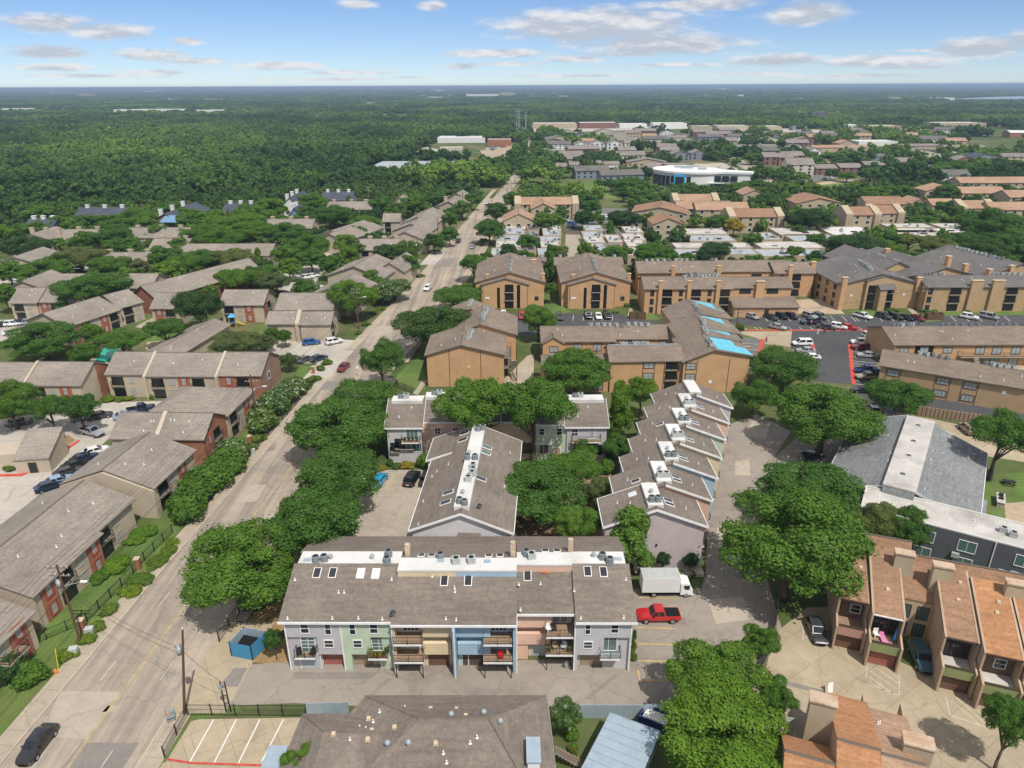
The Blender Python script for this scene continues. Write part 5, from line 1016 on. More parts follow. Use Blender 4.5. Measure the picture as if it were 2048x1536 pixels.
def infill():
 rg = random.Random(9); taken = []
 for i in range(900):
  y = rg.uniform(470,1000); x = rg.uniform(45,.62 * y)
  if any(inside(P,x + dx,y + dy) for P in FOOT for dx,dy in ((0,0),(14,0),(-14,0),(0,12),(0,-8))) or any(abs(x - a) < 32 and abs(y - b_) < 28 for a,b_ in taken): continue
  taken.append((x,y)); w = rg.uniform(16,32); ax = rg.choice('uuv'); c = rg.choice((('stucco_tan','shingle_far'),('siding_cream','shingle_far'),('siding_white','shingle_grey'),('stucco_tan','shingle_peach'),('brick_dark','shingle_far'),('siding_slate','shingle_grey')))
  b = Bd('far_building','suburban block among the trees right of the far street',(x - w / 2,y),R(rg.uniform(-12,12)),'building','suburban blocks among the far right trees'); d = rg.uniform(11,15); b.gable(0,w,0,d,5.8,8.6,ax,c[0],c[1],.5)
  for u in range(int(w / 4.5)):
   for z in (.8,3.4): put('window',cached('infw',lambda: MB().box(-.7,.7,-.08,.05,0,1.3).mesh('window','glass')),b.root,((u + .5) * 4.5,0,z))
  b.foot(-1,w + 1,-y * .035,d + 1)
  if len(taken) > 105: break
fars()
def late(): infill()
# ---------------------------------------------------------------- ochre apartments
OG = 'ochre sided apartment blocks'
def och(label,v,FL,FR,ze,dep,zr,axis='u',wall='siding_ochre',roof='shingle_ochre',oh=.5,ang=None,r=.5,cat='apartments',group=OG,name='apartment_block',**k):
 p,a,L = frame_from(v,FL,FR,ze); b = Bd(name,label,(p.x,p.y),a if ang is None else ang,cat,group); b.L = L
 b.gable(0,L,0,dep,ze,zr,axis,wall,roof,oh,r,**k); return b
def acline(b,u0,u1,v0,v1,n,k=1):
 for i in range(n):
  t = i / max(1,n - 1); b.ac(u0 + (u1 - u0) * t + random.uniform(-.15,.15),v0 + (v1 - v0) * t + random.uniform(-.3,.3),k if random.random() < .8 else 1 - k,random.random(),.95)
def dots(b,u0,u1,v0,v1,n):
 for i in range(n): b.vent(random.uniform(u0,u1),random.uniform(v0,v1),1)
DK = dict(frame='trim_dark',fw=.12)
def ochres():
 # three storey block with outside stairs by the street
 b = och('ochre gabled block with outside stairs on its right side, under the big dark tree','w2',(740,965),(1190,975),7.6,13,9.9,'v',r=.45,ang=R(0))
 L = b.L; b.gable(5.2,5.2 + 14.5,13,27,7.8,10.4,'v','siding_ochre','shingle_ochre',.5,r=.42); b.gable(2.5,14,27,35,7.7,9.9,'v','siding_ochre','shingle_ochre',.4)
 b.trims('F',(L * .29,L * .70),0,-.1,8.9); acline(b,9.0,9.6,4,9,5); acline(b,11.5,12.5,15,25,9); acline(b,8,8.4,29,33,4)
 b.part('wall_light',MB().box(9,9.3,-.15,0,4.6,4.9),'trim_white')
 for f in (2.6,5.1):
  b.balcony('R',8.5,L,f,7,1.6,'trim_tan',deckm='wood_grey'); b.opening('R',6,L,f,2.4,2,rail=False); b.opening('R',10.5,L,f,2.4,2,rail=False)
 for i in range(2):
  z0 = i * 2.55
  for j in range(8): b.part('stair_tread',MB().box(L + 1.7,L + 2.9,3 + j * .35 if i == 0 else 6 - j * .35,3.4 + j * .35 if i == 0 else 6.4 - j * .35,z0 + j * .31,z0 + j * .31 + .08),'trim_tan')
  b.part('stair_string',MB().extr([(L + 2.9,3,z0),(L + 2.9,6,z0 + 2.5),(L + 2.9,6,z0 + 2.8),(L + 2.9,3,z0 + .3)] if i == 0 else [(L + 2.9,6.2,z0),(L + 2.9,3.2,z0 + 2.5),(L + 2.9,3.2,z0 + 2.8),(L + 2.9,6.2,z0 + .3)],(.1,0,0)),'trim_tan')
 for v in (2.8,6.7): b.part('stair_post',MB().box(L + 2.8,L + 3.0,v,v + .2,-.1,7.4),'wood')
 dots(b,2,14,2,12,4)
 # two gabled blocks, each with a dark stair slot in the front
 for lb,FL,FR,gx in (('left one of the twin gabled ochre blocks with a dark stair slot, by the street',(1028,540),(1428,548),0),('right one of the twin gabled ochre blocks with a dark stair slot',(1532,540),(1938,545),0)):
  b = och(lb,'w2',FL,FR,7.6,26,10.6,'v',ang=0.); L = b.L
  b.gable(1.8,L - 4.6,-2.2,0,7.3,9.3,'v','siding_ochre','shingle_ochre',.35,wallname='front_wall',roofname='front_roof')
  c = L * .46
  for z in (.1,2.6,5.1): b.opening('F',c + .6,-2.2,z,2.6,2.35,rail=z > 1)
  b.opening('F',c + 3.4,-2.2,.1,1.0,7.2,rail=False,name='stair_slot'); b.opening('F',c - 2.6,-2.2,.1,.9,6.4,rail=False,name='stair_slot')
  b.trims('F',(2.2,L - 5),-2.2,0,7.2); b.chimney(3.5,1.2,.9,.8,9.6,'siding_ochre','cap_tan',6); b.chimney(L - .2,2,.9,.8,9.6,'siding_ochre','cap_tan',5)
  acline(b,L / 2,L / 2 + .5,2,15,9); dots(b,2,L - 2,2,24,7); b.win('F',L - 2.2,0,2,1,1,**DK)
  b.part('sign_board',MB().box(2.8,4.2,-2.28,-2.2,3.0,3.6),'trim_white')
 b = och('long low brown roof behind the twin gabled ochre blocks','w2',(1100,440),(1890,442),7.6,9,9.0,'u',ang=0.); acline(b,6,48,4.5,4.5,8); b.chimney(10,-.4,1.6,.9,9.4,'siding_ochre','cap_tan',5); b.chimney(15,-.4,1.6,.9,9.4,'siding_ochre','cap_tan',5); b.row('F',0,b.L,0,(1,3.6,5.6),n=14,**DK)
 # courtyard block, two storeys
 b = och('two storey ochre block with walkway balconies facing the courtyard','w2',(1420,885),(1838,880),5.4,10,7.4,'u',ang=0.); L = b.L
 b.gable(L + .05,L + 15,1.5,11,5.4,7.35,'u','siding_ochre','shingle_ochre',.4)
 b.gable(0,5,-1.4,4,5.3,6.8,'v','siding_ochre','shingle_ochre',.3,wallname='front_wall',roofname='front_roof')
 for z in (.6,3.2): b.win('F',2.6,-1.4,z,1.9,1.3,pane='glass_blind',grid=(2,1),**DK)
 for u in (8.5,13.2,17.5):
  for z in (.1,2.8): b.win('F',u,0,z + .1,1.8,1.9,pane='glass_blind',grid=(2,1),name='patio_door',**DK)
 for u in (9,15.6): b.balcony('F',u,0,2.7,5.2,1.3,'trim_tan')
 b.balcony('F',L + 5,1.5,2.7,8.4,1.3,'trim_tan')
 for u,z in ((L + 4,.1),(L + 4,2.8),(L + 8.2,.1),(L + 8.2,2.8)): b.door('F',u,1.5,z,1,2.1,'door_wood','trim_dark')
 for u,z in ((L + 6.2,.2),(L + 6.2,2.9),(L + 12,3.3),(L + 11,.5),(L + 13,.5)): b.win('F',u,1.5,z,1.7,1.5,pane='glass_blind',grid=(2,1),**DK)
 for u in (11.6,L - .6):
  for j in range(9): b.part('stair_tread',MB().box(u - .6,u + .6,-3.6 + j * .28,-3.28 + j * .28,.1 + j * .29,.18 + j * .29),'trim_tan')
 acline(b,12,26,5,6,10); dots(b,2,L + 12,1,4,5)
 # the block under repair with blue sheets on its right slope
 p = GV('z8',1375,850,7.6)
 b = Bd('apartment_block','three storey ochre gabled block with bright blue sheets on its right roof slope',(p.x,p.y),R(2),'apartments',OG)
 W = 14.2; b.gable(0,W,0,9,7.4,9.9,'v','siding_ochre','shingle_ochre',.5,r=.44,ze2=8.5)
 st = [(9,14,1.2),(14,25,2.6),(25,38,4.2)]
 for v0,v1,du in st: b.gable(du,W + du,v0 + .003,v1,7.4,9.95,'v','siding_ochre','shingle_ochre',.4,r=.44,ze2=8.5)
 for k,(v0,v1) in enumerate(((-.3,8.4),(9.2,13.6),(14.4,24),(25.4,37))):
  q = []
  du = (0,1.2,2.6,4.2)[k]
  for u,v in ((W * .5 + du,v0 + .6),(W + .45 + du,v0 + .0),(W + .3 + du,v0 + (v1 - v0) * .5),(W - 1.8 + du,v0 + (v1 - v0) * .55),(W - 1.5 + du,v1),(W * .52 + du,v1 + .2)): q.append((u,v,b.roofz(u,v) + .03))
  sh = MB().poly(q).build('roof_sheet','tarp',b.root); m = sh.modifiers.new('thick','SOLIDIFY'); m.thickness = .03; m.offset = 1
 for v,e in ((2,0),(10,1.2),(17,2.6),(28,4.2)): acline(b,W * .45 + e,W * .47 + e,v,v + 3.5,4)
 b.gable(-15.6,-.02,1.0,9.2,7.3,9.3,'u','siding_ochre','shingle_ochre',.4)
 b.part('ridge_flashing',MB().box(-15.6,-.1,4.9,5.3,9.4,9.6),'galv'); acline(b,-12.5,-7,5.6,5.6,7)
 for u in (-7.3,-.02 + 1.6):
  for z in (.6,3.1,5.6): b.win('F',u,1.0 if u < 0 else 0,z,2.0,1.3,pane='glass_blind',grid=(2,2),**DK)
 for z in (.3,2.8,5.2): b.opening('F',-2.3,1.0,z,2.6,1.9)
 b.trims('F',(-8.6,-6.0,-3.9,-.8),1.0,0,7.2); b.trims('F',(.6,2.9,9.9),0,0,7.8); b.part('sign_board',MB().box(5.8,6.5,-.05,0,2.2,2.9),'trim_white')
 b.gable(-30,-15.7,1.5,10,5.2,7.1,'u','siding_ochre','shingle_ochre',.4,roofname='wing_roof',wallname='wing_wall')
 for z in (.6,3.1): b.win('F',-18.2,1.5,z,1.9,1.3,pane='glass_blind',grid=(2,1),**DK); b.win('F',-25.2,1.5,z,1.9,1.3,pane='glass_blind',grid=(2,1),**DK)
 b.trims('F',(-19.4,-17,-26.4,-24),1.5,0,5); acline(b,-28,-22,5,5.5,5)
 # the row behind the car park
 b = och('ochre row with tall recessed balcony bays, behind the grass strip','w3',(-25,760),(455,765),7.5,11,9.6,'u',ang=0.); L = b.L
 for i in range(6):
  u = L * (i + .5) / 6
  if i % 2: 
   for z in (.2,2.7,5.2): b.opening('F',u,0,z,3.2,2.0,rail=z > 1)
  else:
   for z in (.4,2.9,5.4): b.win('F',u,0,z,.9,1.5,**DK)
   b.chimney(u + 2.2,-.35,1.1,.8,9.8,'siding_ochre','cap_tan')
 acline(b,12,22,5,6,10); dots(b,1,L,1,5,6)
 b.gable(L + .1,L + 18,1.5,10,7.3,9.3,'u','siding_ochre','shingle_ochre',.4)
 b.gable(L + .2,L + 18.6,-4.2,1.4,3.0,4.4,'u','siding_ochre','shingle_ochre',.4,r=1.0,roofname='annex_roof',wallname='annex_wall'); b.win('F',L + 9.5,-4.2,1,1,1.3,**DK)
 for u in (L + 4.5,L + 12.5): b.win('F',u,1.5,5.6,3.2,1.3,grid=(3,1),**DK)
 b.chimney(L + 8.6,1.1,2.4,.9,9.2,'siding_ochre','cap_tan')
 b = och('long ochre row with a brown roof in two planes, behind the recessed balcony row','w3',(-60,672),(385,672),7.5,11,9.8,'u',ang=0.); L = b.L; acline(b,3,18,5.5,5.5,9); acline(b,24,32,5.5,5.5,6); b.gable(L + .2,L + 24,1,12,7.5,9.7,'u','siding_ochre','shingle_ochre',.4); dots(b,1,L + 20,1,5,8)
 b.chimney(L * .42,-.3,1.2,.8,9.6,'siding_ochre','cap_tan',5); b.chimney(L - .5,-.3,1.2,.8,9.6,'siding_ochre','cap_tan',5); b.win('F',L + 12,1,5.4,3,1.2,**DK); b.win('F',L + 19,1,5.4,3,1.2,**DK)
 b = och('narrow three storey ochre block with a central balcony stack and chimney','w3',(690,674),(898,672),7.6,11,9.7,'u',ang=0.); L = b.L
 for z in (.2,2.7,5.2): b.opening('F',L * .5,0,z,4,2,rail=True)
 for z in (.4,2.9,5.4): b.win('F',L * .16,0,z,.9,1.5,**DK)
 b.chimney(L * .36,-.4,1.3,.9,10,'siding_ochre','cap_tan'); b.gable(L + .2,L + 7,3,11,7.4,9.4,'u','siding_olive','shingle_grey',.3); dots(b,1,L,1,5,4)
 # grey roofed gables to the right
 p = GV('w3',1045,738,7.6)
 b = Bd('apartment_block','grey roofed gabled ochre block with a glazed stair front, beside the tan slab',(p.x,p.y),R(3),'apartments',OG); W = 24
 b.gable(0,W,0,24,7.6,10.6,'v','siding_olive','shingle_grey',.5)
 b.gable(7.4,17.4,-1.0,0,8.8,10.2,'v','siding_olive','shingle_grey',.2,wallname='front_wall',roofname='front_roof')
 for z in (.1,2.6,5.1): b.opening('F',9.2,-1,z,2.4,2.4,rail=False); b.opening('F',14.6,-1,z,2.6,2.4,rail=z > 1)
 o = b.part('porch',MB().box(11.0,13,-2.6,-1,-.2,6.6),'siding_olive'); b.part('porch_roof',MB().extr([(10.6,-2.9,6.5),(15.6,-2.9,6.5),(15.6,-1,7.8),(10.6,-1,7.8)],(0,0,.15)),'shingle_grey',o)
 b.chimney(.8,-.3,1.5,1,9.8,'siding_ochre','cap_tan'); b.chimney(W - .6,-.3,1.5,1,9.4,'siding_ochre','cap_tan',5); b.chimney(-.4,18,1.4,1.2,10.2,'siding_ochre','cap_tan',4); acline(b,11,13,5,16,10); dots(b,2,22,2,22,8)
 for v in (3,8,13,18):
  for z in (.5,3,5.5): b.win('L',v,0,z,1.4,1.4,**DK)
 for u in (3.4,19.5): b.part('sign_board',MB().box(u,u + .7,-.05,0,4,4.6),'trim_white')
 b = och('three storey ochre block with grey roof and twin chimney walls, right of the gabled one','x4',(870,380),(2100,368),7.5,11,9.4,'u','siding_olive','shingle_grey',ang=0.); L = b.L
 for i,u in enumerate((8.5,25,37)):
  for z in (.2,2.7,5.2): b.opening('F',u,0,z,3.2,2.0,rail=z > 1)
 for u in (1.2,30.6,34,40):
  for z in (.4,2.9,5.4): b.win('F',u,0,z,1.1,1.6,**DK)
 for u in (14,20.2): b.chimney(u,-.3,3.4,1,9.4,'siding_olive','cap_tan')
 b.opening('F',32.3,0,0,1.6,7.3,rail=False,name='stair_slot'); acline(b,2,7,5.5,5.5,5); acline(b,22,28,5.8,5.8,5); acline(b,30,45,5.8,5.8,8); dots(b,2,45,1,4,6); b.win('F',43,0,3.4,.6,.8,'trim_white','glass_blind')
 b = och('grey roofed gabled ochre block with twin stepped gables behind the chimney wall block','x4',(755,312),(1270,292),7.6,30,10.4,'v','siding_olive','shingle_grey',ang=R(12)); b.gable(-7,8,8,34,7.6,10.9,'v','siding_olive','shingle_grey',.5); acline(b,4,4,12,30,12); b.chimney(b.L - .4,3,1.5,1.3,10.2,'siding_ochre','cap_tan',4); b.chimney(9,24,1.5,1.3,11.2,'siding_ochre','cap_tan',4); dots(b,-5,14,3,28,8)
 b = och('grey roofed ochre block with tall chimneys at the right edge','x4',(1330,300),(2000,290),7.6,28,11,'v','siding_olive','shingle_grey',ang=R(14)); acline(b,12,12,6,24,12); b.chimney(-.5,14,1.5,1.4,11,'siding_ochre','cap_tan',3); b.chimney(1,-.3,1.5,1.2,10,'siding_ochre','cap_tan',3); b.chimney(9,-.3,1.6,1.2,10.6,'siding_ochre','cap_tan',3); dots(b,1,20,2,24,8)
 # two storey blocks on the right
 b = och('two storey ochre block with recessed entry and long walkway at the right edge','x4',(605,845),(2300,828),5.4,13,7.6,'u',wall='siding_ochre',ang=0.); L = b.L
 b.part('side_wall',MB().extr([(-.12,-.5,-.2),(-.12,13.4,-.2),(-.12,13.4,5.4),(-.12,6.5,7.7),(-.12,-.5,5.4)],(.1,0,0)),'siding_olive')
 b.opening('F',7.2,0,.1,4.4,5.0,rail=False,name='entry'); b.win('F',7.2,-.02,3.2,1.9,1.6,pane='glass_blind',grid=(2,1),**DK)
 for u in (2.4,12.8):
  for z in (.6,3.3): b.win('F',u,0,z,2.0,1.2,pane='glass_blind',grid=(2,1),**DK)
 b.balcony('F',25.5,0,2.7,20,1.4,'trim_tan')
 for u in (20.5,24.5,29,33):
  for z in (.2,2.9): b.win('F',u,0,z,2,1.7,pane='glass_blind',grid=(2,1),**DK)
 for j in range(9): b.part('stair_tread',MB().box(18.4,19.5,-3.9 + j * .28,-3.55 + j * .28,.1 + j * .29,.18 + j * .29),'trim_tan')
 acline(b,2.5,7,6.8,6.8,5); acline(b,14,23,6.8,6.8,6,0); acline(b,27,34,6.8,6.8,5,0); dots(b,1,30,1,5,5)
 b = och('long two storey tan ochre block with paired windows above the red kerb at right','x4',(495,1010),(1649,1198),5.5,10.5,7.3,'u','siding_olive'); L = b.L
 for u in (2.6,12.0,17.0,30.5):
  for z in (.7,3.5): b.win('F',u,0,z,2.1,1.3,pane='glass_blind',grid=(3,1),**DK)
 b.gable(L,L + 20,0.002,10.5,5.5,7.3,'u','siding_olive','shingle_ochre',.4); b.trims('F',(1.2,4.0,10.6,13.4,15.6,18.4),0,0,5.3); acline(b,7,12,5.4,5.4,5); acline(b,19,24,5.4,5.4,5); acline(b,29,34,5.4,5.4,6); dots(b,2,34,1,4,5); b.part('sign_board',MB().box(22.6,23.3,-.05,0,3.6,4.3),'trim_white')
ochres()
# ---------------------------------------------------------------- more of the left apartments, farther up
def leftfar():
 S = 'stucco'; RF = 'shingle_left'
 def mk(label,v,FL,FR,dep,axis='u',ze=5.2,zr=8,ang=None,wall=S,fit='F',roof=RF,oh=.45,r=.5,seed=1):
  b = och(label,v,FL,FR,ze,dep,zr,axis,wall,roof,oh,ang,r,'apartments',LG)
  if 'F' in fit: left_fit(b,'F',.2,b.L - .2,0,seed)
  if 'R' in fit: left_fit(b,'R',.2,dep - .2,b.L,seed + 1)
  if 'c' in fit:
   for t in (.2,.55,.85): b.chimney(b.L * t,dep * .55,1.6,.9,zr + .9,S,'cap_tan',5)
  dots(b,1,b.L - 1,1,dep * .45,3); return b
 mk('facing apartment block behind the tall rounded tree in the left complex','w1',(885,692),(1045,692),11,seed=2,ang=0.); mk('facing apartment block with entry stairs, right of the tall rounded tree','w1',(1290,672),(1535,672),11,seed=1,ang=0.,fit='FR')
 mk('apartment block with central pale fin wall beside the street car park','w1',(1562,782),(1740,785),8,ze=4.9,zr=7,seed=5,ang=0.,fit=''); b = mk('short brick ended apartment block next to the street wires','w1',(1755,785),(1928,787),8,ze=4.9,zr=7,seed=6,ang=0.,fit='R'); b.part('party_wall',MB().extr([(-1.3,-.2,-.2),(-1.3,8.3,-.2),(-1.3,8.3,5.1),(-1.3,4,7.6),(-1.3,-.2,5.1)],(1,0,0)),S)
 b = mk('long brown roofed block running back between the lawn and the play yard','w1',(395,800),(700,700),15,'u',seed=4,fit='F'); mk('brown roofed block with balconies beside the lawn path','w1',(700,690),(830,655),12,'u',seed=3,fit='FR')
 mk('low single storey brown roofed hall running towards the playground','w1',(1010,990),(1340,790),9,'u',ze=3,zr=4.4,fit='')
 mk('two storey tan apartment block at the left with brick bays and lawn in front','w1',(60,660),(210,660),11,seed=3,ang=0.); mk('two storey tan apartment block with paired balconies left of the domed tree','w1',(215,655),(500,645),11,seed=2,ang=0.)
 mk('brown hip roofed block at the far left behind the paired balconies','w1',(15,588),(300,575),14,'v',fit='',ang=0.); mk('wide brown roofed block behind the domed tree','w1',(300,575),(890,565),13,fit='',ang=0.,seed=2)
 mk('brick gabled block left of the tall rounded tree','w1',(772,610),(1000,600),40,'v',wall='brick',fit='',ang=R(-28),zr=8.4)
 mk('tan apartment block with three chimneys in the left middle distance','w1',(525,438),(865,440),13,fit='Fc',ang=0.); mk('apartment block with long roof by the far car park, brick at its right end','w1',(1060,385),(1590,372),14,fit='F',ang=0.); mk('pale brown roofed block in front of the far car park trees','w1',(870,350),(1080,350),13,fit='c',ang=0.)
 mk('tan block with chimneys in front of the blue roofed houses, left one','w1',(350,290),(680,285),13,fit='c',ang=0.); mk('tan block with chimneys in front of the blue roofed houses, right one','w1',(690,280),(1100,268),13,fit='c',ang=0.)
 mk('tan gabled block with four chimneys at the far left','w1',(70,300),(310,300),16,'v',fit='c',ang=0.); mk('grey brown roofed block at the far left edge','w1',(-60,440),(215,450),16,'v',fit='',ang=0.); mk('tan block with low chimneys under the wood edge','w1',(1510,225),(1830,215),13,fit='c',ang=0.)
 mk('brown roofed block at the far car park with its gable to the left','w1',(1850,290),(2045,280),24,'v',fit='',ang=R(-20))
 # chain of roofs along the street
 mk('brown hip roofed block along the street, in front of the flowering trees','w2',(-140,700),(185,700),13,'u',fit='',ang=0.); mk('grey brown hip roofed block along the street, second of the chain','w2',(40,625),(330,600),18,'v',fit='',ang=R(-12)); mk('grey brown roofed block along the street behind the flowering trees','w2',(160,500),(480,520),18,'v',fit='',ang=R(-12),zr=8.6); mk('brown gabled block along the street before the red paved corner','w2',(450,470),(580,490),16,'v',fit='',ang=R(-12))
 mk('tan apartment block with a pale chimney stack facing down the street','w2',(345,352),(590,350),13,fit='Fc',ang=0.)
 for i,(a,c,lb) in enumerate((((500,290),(740,290),'nearest of the receding grey roofs along the street'),((540,240),(770,240),'second of the receding grey roofs along the street'),((590,200),(790,200),'third of the receding grey roofs along the street'),((640,170),(830,165),'farthest of the receding grey roofs along the street'))): mk(lb,'w2',a,c,14,'v',fit='',ang=R(-8),zr=8.4)
 mk('tan block with brick corner at the head of the receding roofs','w2',(485,185),(580,185),10,fit='F',ang=0.); mk('grey brown block with twin pale chimneys by the wood','w2',(125,115),(415,115),14,fit='c',ang=0.); mk('brown gabled block left of the receding roofs','w2',(80,270),(250,300),26,'v',fit='',ang=R(-20))
 mk('small grey gabled block among street trees','w2',(545,75),(630,72),12,'v',fit='',ang=0.); mk('grey roofed block among street trees near the bend','w2',(790,100),(900,80),20,'v',fit='c',ang=R(-10)); mk('grey roofed block nearest to the street bend','w2',(860,50),(960,40),14,'v',fit='',ang=R(-10))
 HG = 'blue roofed houses at the edge of the wood'
 for lb,FL,FR,ax,wl,dp in (('brick house with bright blue porch roof at the wood edge',(885,185),(1055,185),'v','brick_dark',34),('blue sided house with white chimneys at the wood edge',(1300,135),(1480,130),'u','siding_sky',14),('blue roofed house with white chimneys high in the wood edge',(1655,85),(1745,80),'v','siding_white',26),('low blue roofed house behind the left tan blocks',(435,160),(750,150),'u','siding_slate',13),('blue roofed house at the far left behind the chimneys',(135,232),(310,225),'u','siding_slate',13),('long dark blue roofed house right of the white chimneys',(1880,60),(2060,55),'u','siding_slate',13),('small blue gabled house beside the wood edge',(1690,150),(1760,150),'v','siding_sky',12)):
  b = och(lb,'w1',FL,FR,6,dp,9.4,ax,wl,'shingle_blue',.5,0.,cat='house',group=HG,name='house')
  for t in (.15,.5,.85): b.chimney(b.L * (.2 if ax == 'v' else t),dp * (t if ax == 'v' else .5),1.6,1.2,10.6,'siding_white','trim_white',5)
  b.row('F',0,b.L,0,(1,3.6),n=max(2,int(b.L / 5)))
  if 'bright' in lb: b.part('porch_roof',MB().extr([(5,-3,6),(14,-3,6),(12,0,8.6),(7,0,8.6)],(0,0,.2)),'siding_sky')
leftfar()
# ---------------------------------------------------------------- flat roofed patio houses and peach roofed apartments in the middle distance
def midright():
 PG = 'flat roofed patio houses'
 def flat(label,v,FL,FR,BL,z=3.4,top='membrane_grey',wall='stucco_tan',kb=3,ang=0.):
  p,a,L = frame_from(v,FL,FR,z); bl = GV(v,*BL,z); b = Bd('patio_house',label,(p.x,p.y),ang,'house',PG); q = b.loc(bl)
  D = q.y; n = max(1,round(D / 13)); j = 0
  for i in range(n):
   dx = q.x * (i / n); e = .6 * (i % 2); b.flat(dx + e,L + dx - .4 * e,D * i / n + .01,D * (i + 1) / n - .3,z + .35 * (i % 2),wall,top if i % 3 != 1 else 'membrane_old',.25)
  for i in range(kb * n): u,v_ = random.uniform(1,L - 1),random.uniform(1,D - 1); b.ac(u + q.x * v_ / D,v_,random.randint(0,1),0,1.1)
  b.row('F',0,L,0,(1,),n=max(2,int(L / 4)),pane='glass',**DK)
  for i in range(n): u = random.uniform(.2,.7) * L; b.box('light_well','trim_dark',u + q.x * i / n,u + q.x * i / n + 2.4,D * (i + .3) / n,D * (i + .3) / n + 1.8,z + .1,z + .41)
  return b
 flat('white flat roofed patio house row beside the street, first column from the left','x2',(825,765),(990,765),(905,580)); flat('white flat roofed patio house row, second column from the street','x2',(1102,762),(1230,762),(1135,592)); flat('white and tan flat roofed patio house row right of the concrete alley','x2',(1370,735),(1505,735),(1368,592)); flat('tan flat roofed patio house row, fourth column from the street','x2',(1625,765),(1745,755),(1600,600),top='membrane_old')
 flat('stained white roofed patio house row left of the yellow tree','x3',(-60,800),(235,800),(-130,725)); flat('long stained white roofed patio house row behind the ochre row','x3',(-140,885),(380,885),(-180,815)); flat('wide patchy white roofed patio house row right of centre','x3',(400,895),(830,890),(360,808)); flat('grey flat roofed patio house in front of the peach apartments','x3',(375,790),(525,790),(370,745)); flat('tan flat roofed patio house under the left peach apartments','x3',(520,765),(785,755),(520,715),top='membrane_old'); flat('pale flat roofed patio house between the two peach apartments','x3',(600,800),(880,790),(590,755)); flat('long white flat roofed patio house right of the dark tree','x3',(840,760),(1115,750),(835,708),top='membrane'); flat('white roofed patio house with sloped end wall','x3',(1200,745),(1480,735),(1180,692),top='membrane'); flat('tan roofed patio house in front of the sloped end wall','x3',(1290,768),(1560,755),(1285,728),top='membrane_old'); flat('white roofed patio house at the right of its row','x3',(1530,745),(1675,735),(1500,692),top='membrane')
 flat('brown walled patio house column between the white roofs','x2',(1000,740),(1090,740),(1040,590),3.2,'shingle_grey','stucco_brown'); flat('dark patio house column left of the alley trees','x2',(1505,740),(1610,740),(1500,610),3.2,'shingle_grey','stucco_brown')
 AG = 'peach roofed apartment blocks'
 def peach(label,v,FL,FR,dep,ax='u',ze=7.2,zr=9.8,roof='shingle_peach',ang=0.,wall='stucco_tan',fins=True,n=None):
  b = och(label,v,FL,FR,ze,dep,zr,ax,wall,roof,.4,ang,cat='apartments',group=AG); L = b.L
  b.row('F',0,L,0,(.7,3.2,5.5) if ze > 6 else (.7,3.3),w=1.5,h=1.3,n=n or max(2,int(L / 4.2)),pane='glass',frame='trim_white')
  if fins:
   for u in (-3.2,L): b.part('end_tower',MB().extr([(u,-1,-.2),(u,dep + .5,-.2),(u,dep + .5,ze + .5),(u,dep * .5,zr + .8),(u,-1,ze + .6)],(3.2,0,0)),wall); b.trims('F',(u + .3,u + 1.5,u + 2.8),-1,0,ze); b.foot(u,u + 3,0,dep)
  return b
 peach('peach roofed apartment block facing the meadow, beside the street','x2',(1000,465),(1245,440),13); peach('peach roofed gabled block in front of the meadow block','x2',(1062,492),(1198,488),16,'v',fins=False); peach('peach roofed block nearest to the white patio roofs','x2',(900,560),(1065,550),16,'v',ze=6,zr=9,fins=False)
 peach('red brown roofed block left of the yellow tree, upper part','x2',(1650,510),(1835,560),20,'v',roof='shingle_red',ang=R(-14),fins=False); peach('red brown roofed gabled block above the fenced patio houses','x2',(1775,582),(1950,580),14,'v',roof='shingle_red',fins=False); peach('peach roofed long block under the round white building','x2',(1920,490),(2250,500),12,fins=False)
 peach('peach roofed block below the round white building, left part','x3',(-130,545),(75,540),12,fins=True); peach('peach roofed long block behind the yellow tree','x3',(-20,600),(290,590),12,fins=False); peach('brown roofed three storey block with tall end towers, left of the dark tree','x3',(225,645),(490,645),13,roof='shingle_red'); peach('brown roofed three storey block with split roof, right of the dark tree','x3',(965,632),(1110,635),13,roof='shingle_red'); peach('brown roofed three storey block with balcony, at the parked red car','x3',(1120,622),(1250,622),13,roof='shingle_red')
 peach('large brown hipped block in front of the meadow','x3',(610,560),(905,560),20,'v',roof='shingle_red',fins=False); peach('brown roofed block partly hidden by the dark tree','x3',(1060,565),(1290,560),16,'u',roof='shingle_red',fins=False); peach('small peach gabled block near the round white building','x3',(275,505),(400,500),14,'v',fins=False)
 peach('long peach roofed block at the far right','x3',(1650,430),(2200,425),14,fins=False); peach('peach roofed block with white windows at the right','x3',(1660,495),(1890,485),13,fins=False); peach('peach gabled block left of the white windowed one','x3',(1430,480),(1620,470),13,'v',fins=False); peach('low peach gabled block by the parked cars','x3',(1340,560),(1420,555),13,'v',ze=5,zr=7.4,fins=False); peach('low peach block with pale tower','x3',(1470,570),(1570,560),11,ze=5,zr=7.4,fins=False); peach('peach roofed row with stepped gables at the right edge, nearest','x3',(1690,590),(1840,590),14,'u',fins=True); peach('peach roofed row right of the stepped gables','x3',(1850,600),(2200,600),13,fins=False); peach('peach roofed block at the right edge behind the stepped gables','x3',(1960,520),(2250,520),14,fins=False)
 # the round white building
 c = GV('w3',235,130,9); b = Bd('round_building','large white curved building with flat roof and bright blue wall panel',(c.x,c.y),R(-8),'building')
 def ring(R0,z0,z1,a0=100,a1=395,sx=1.,n=48): return [(R0 * math.cos(R(a0 + (a1 - a0) * i / n)),R0 * .92 * math.sin(R(a0 + (a1 - a0) * i / n)),z0) for i in range(n + 1)]
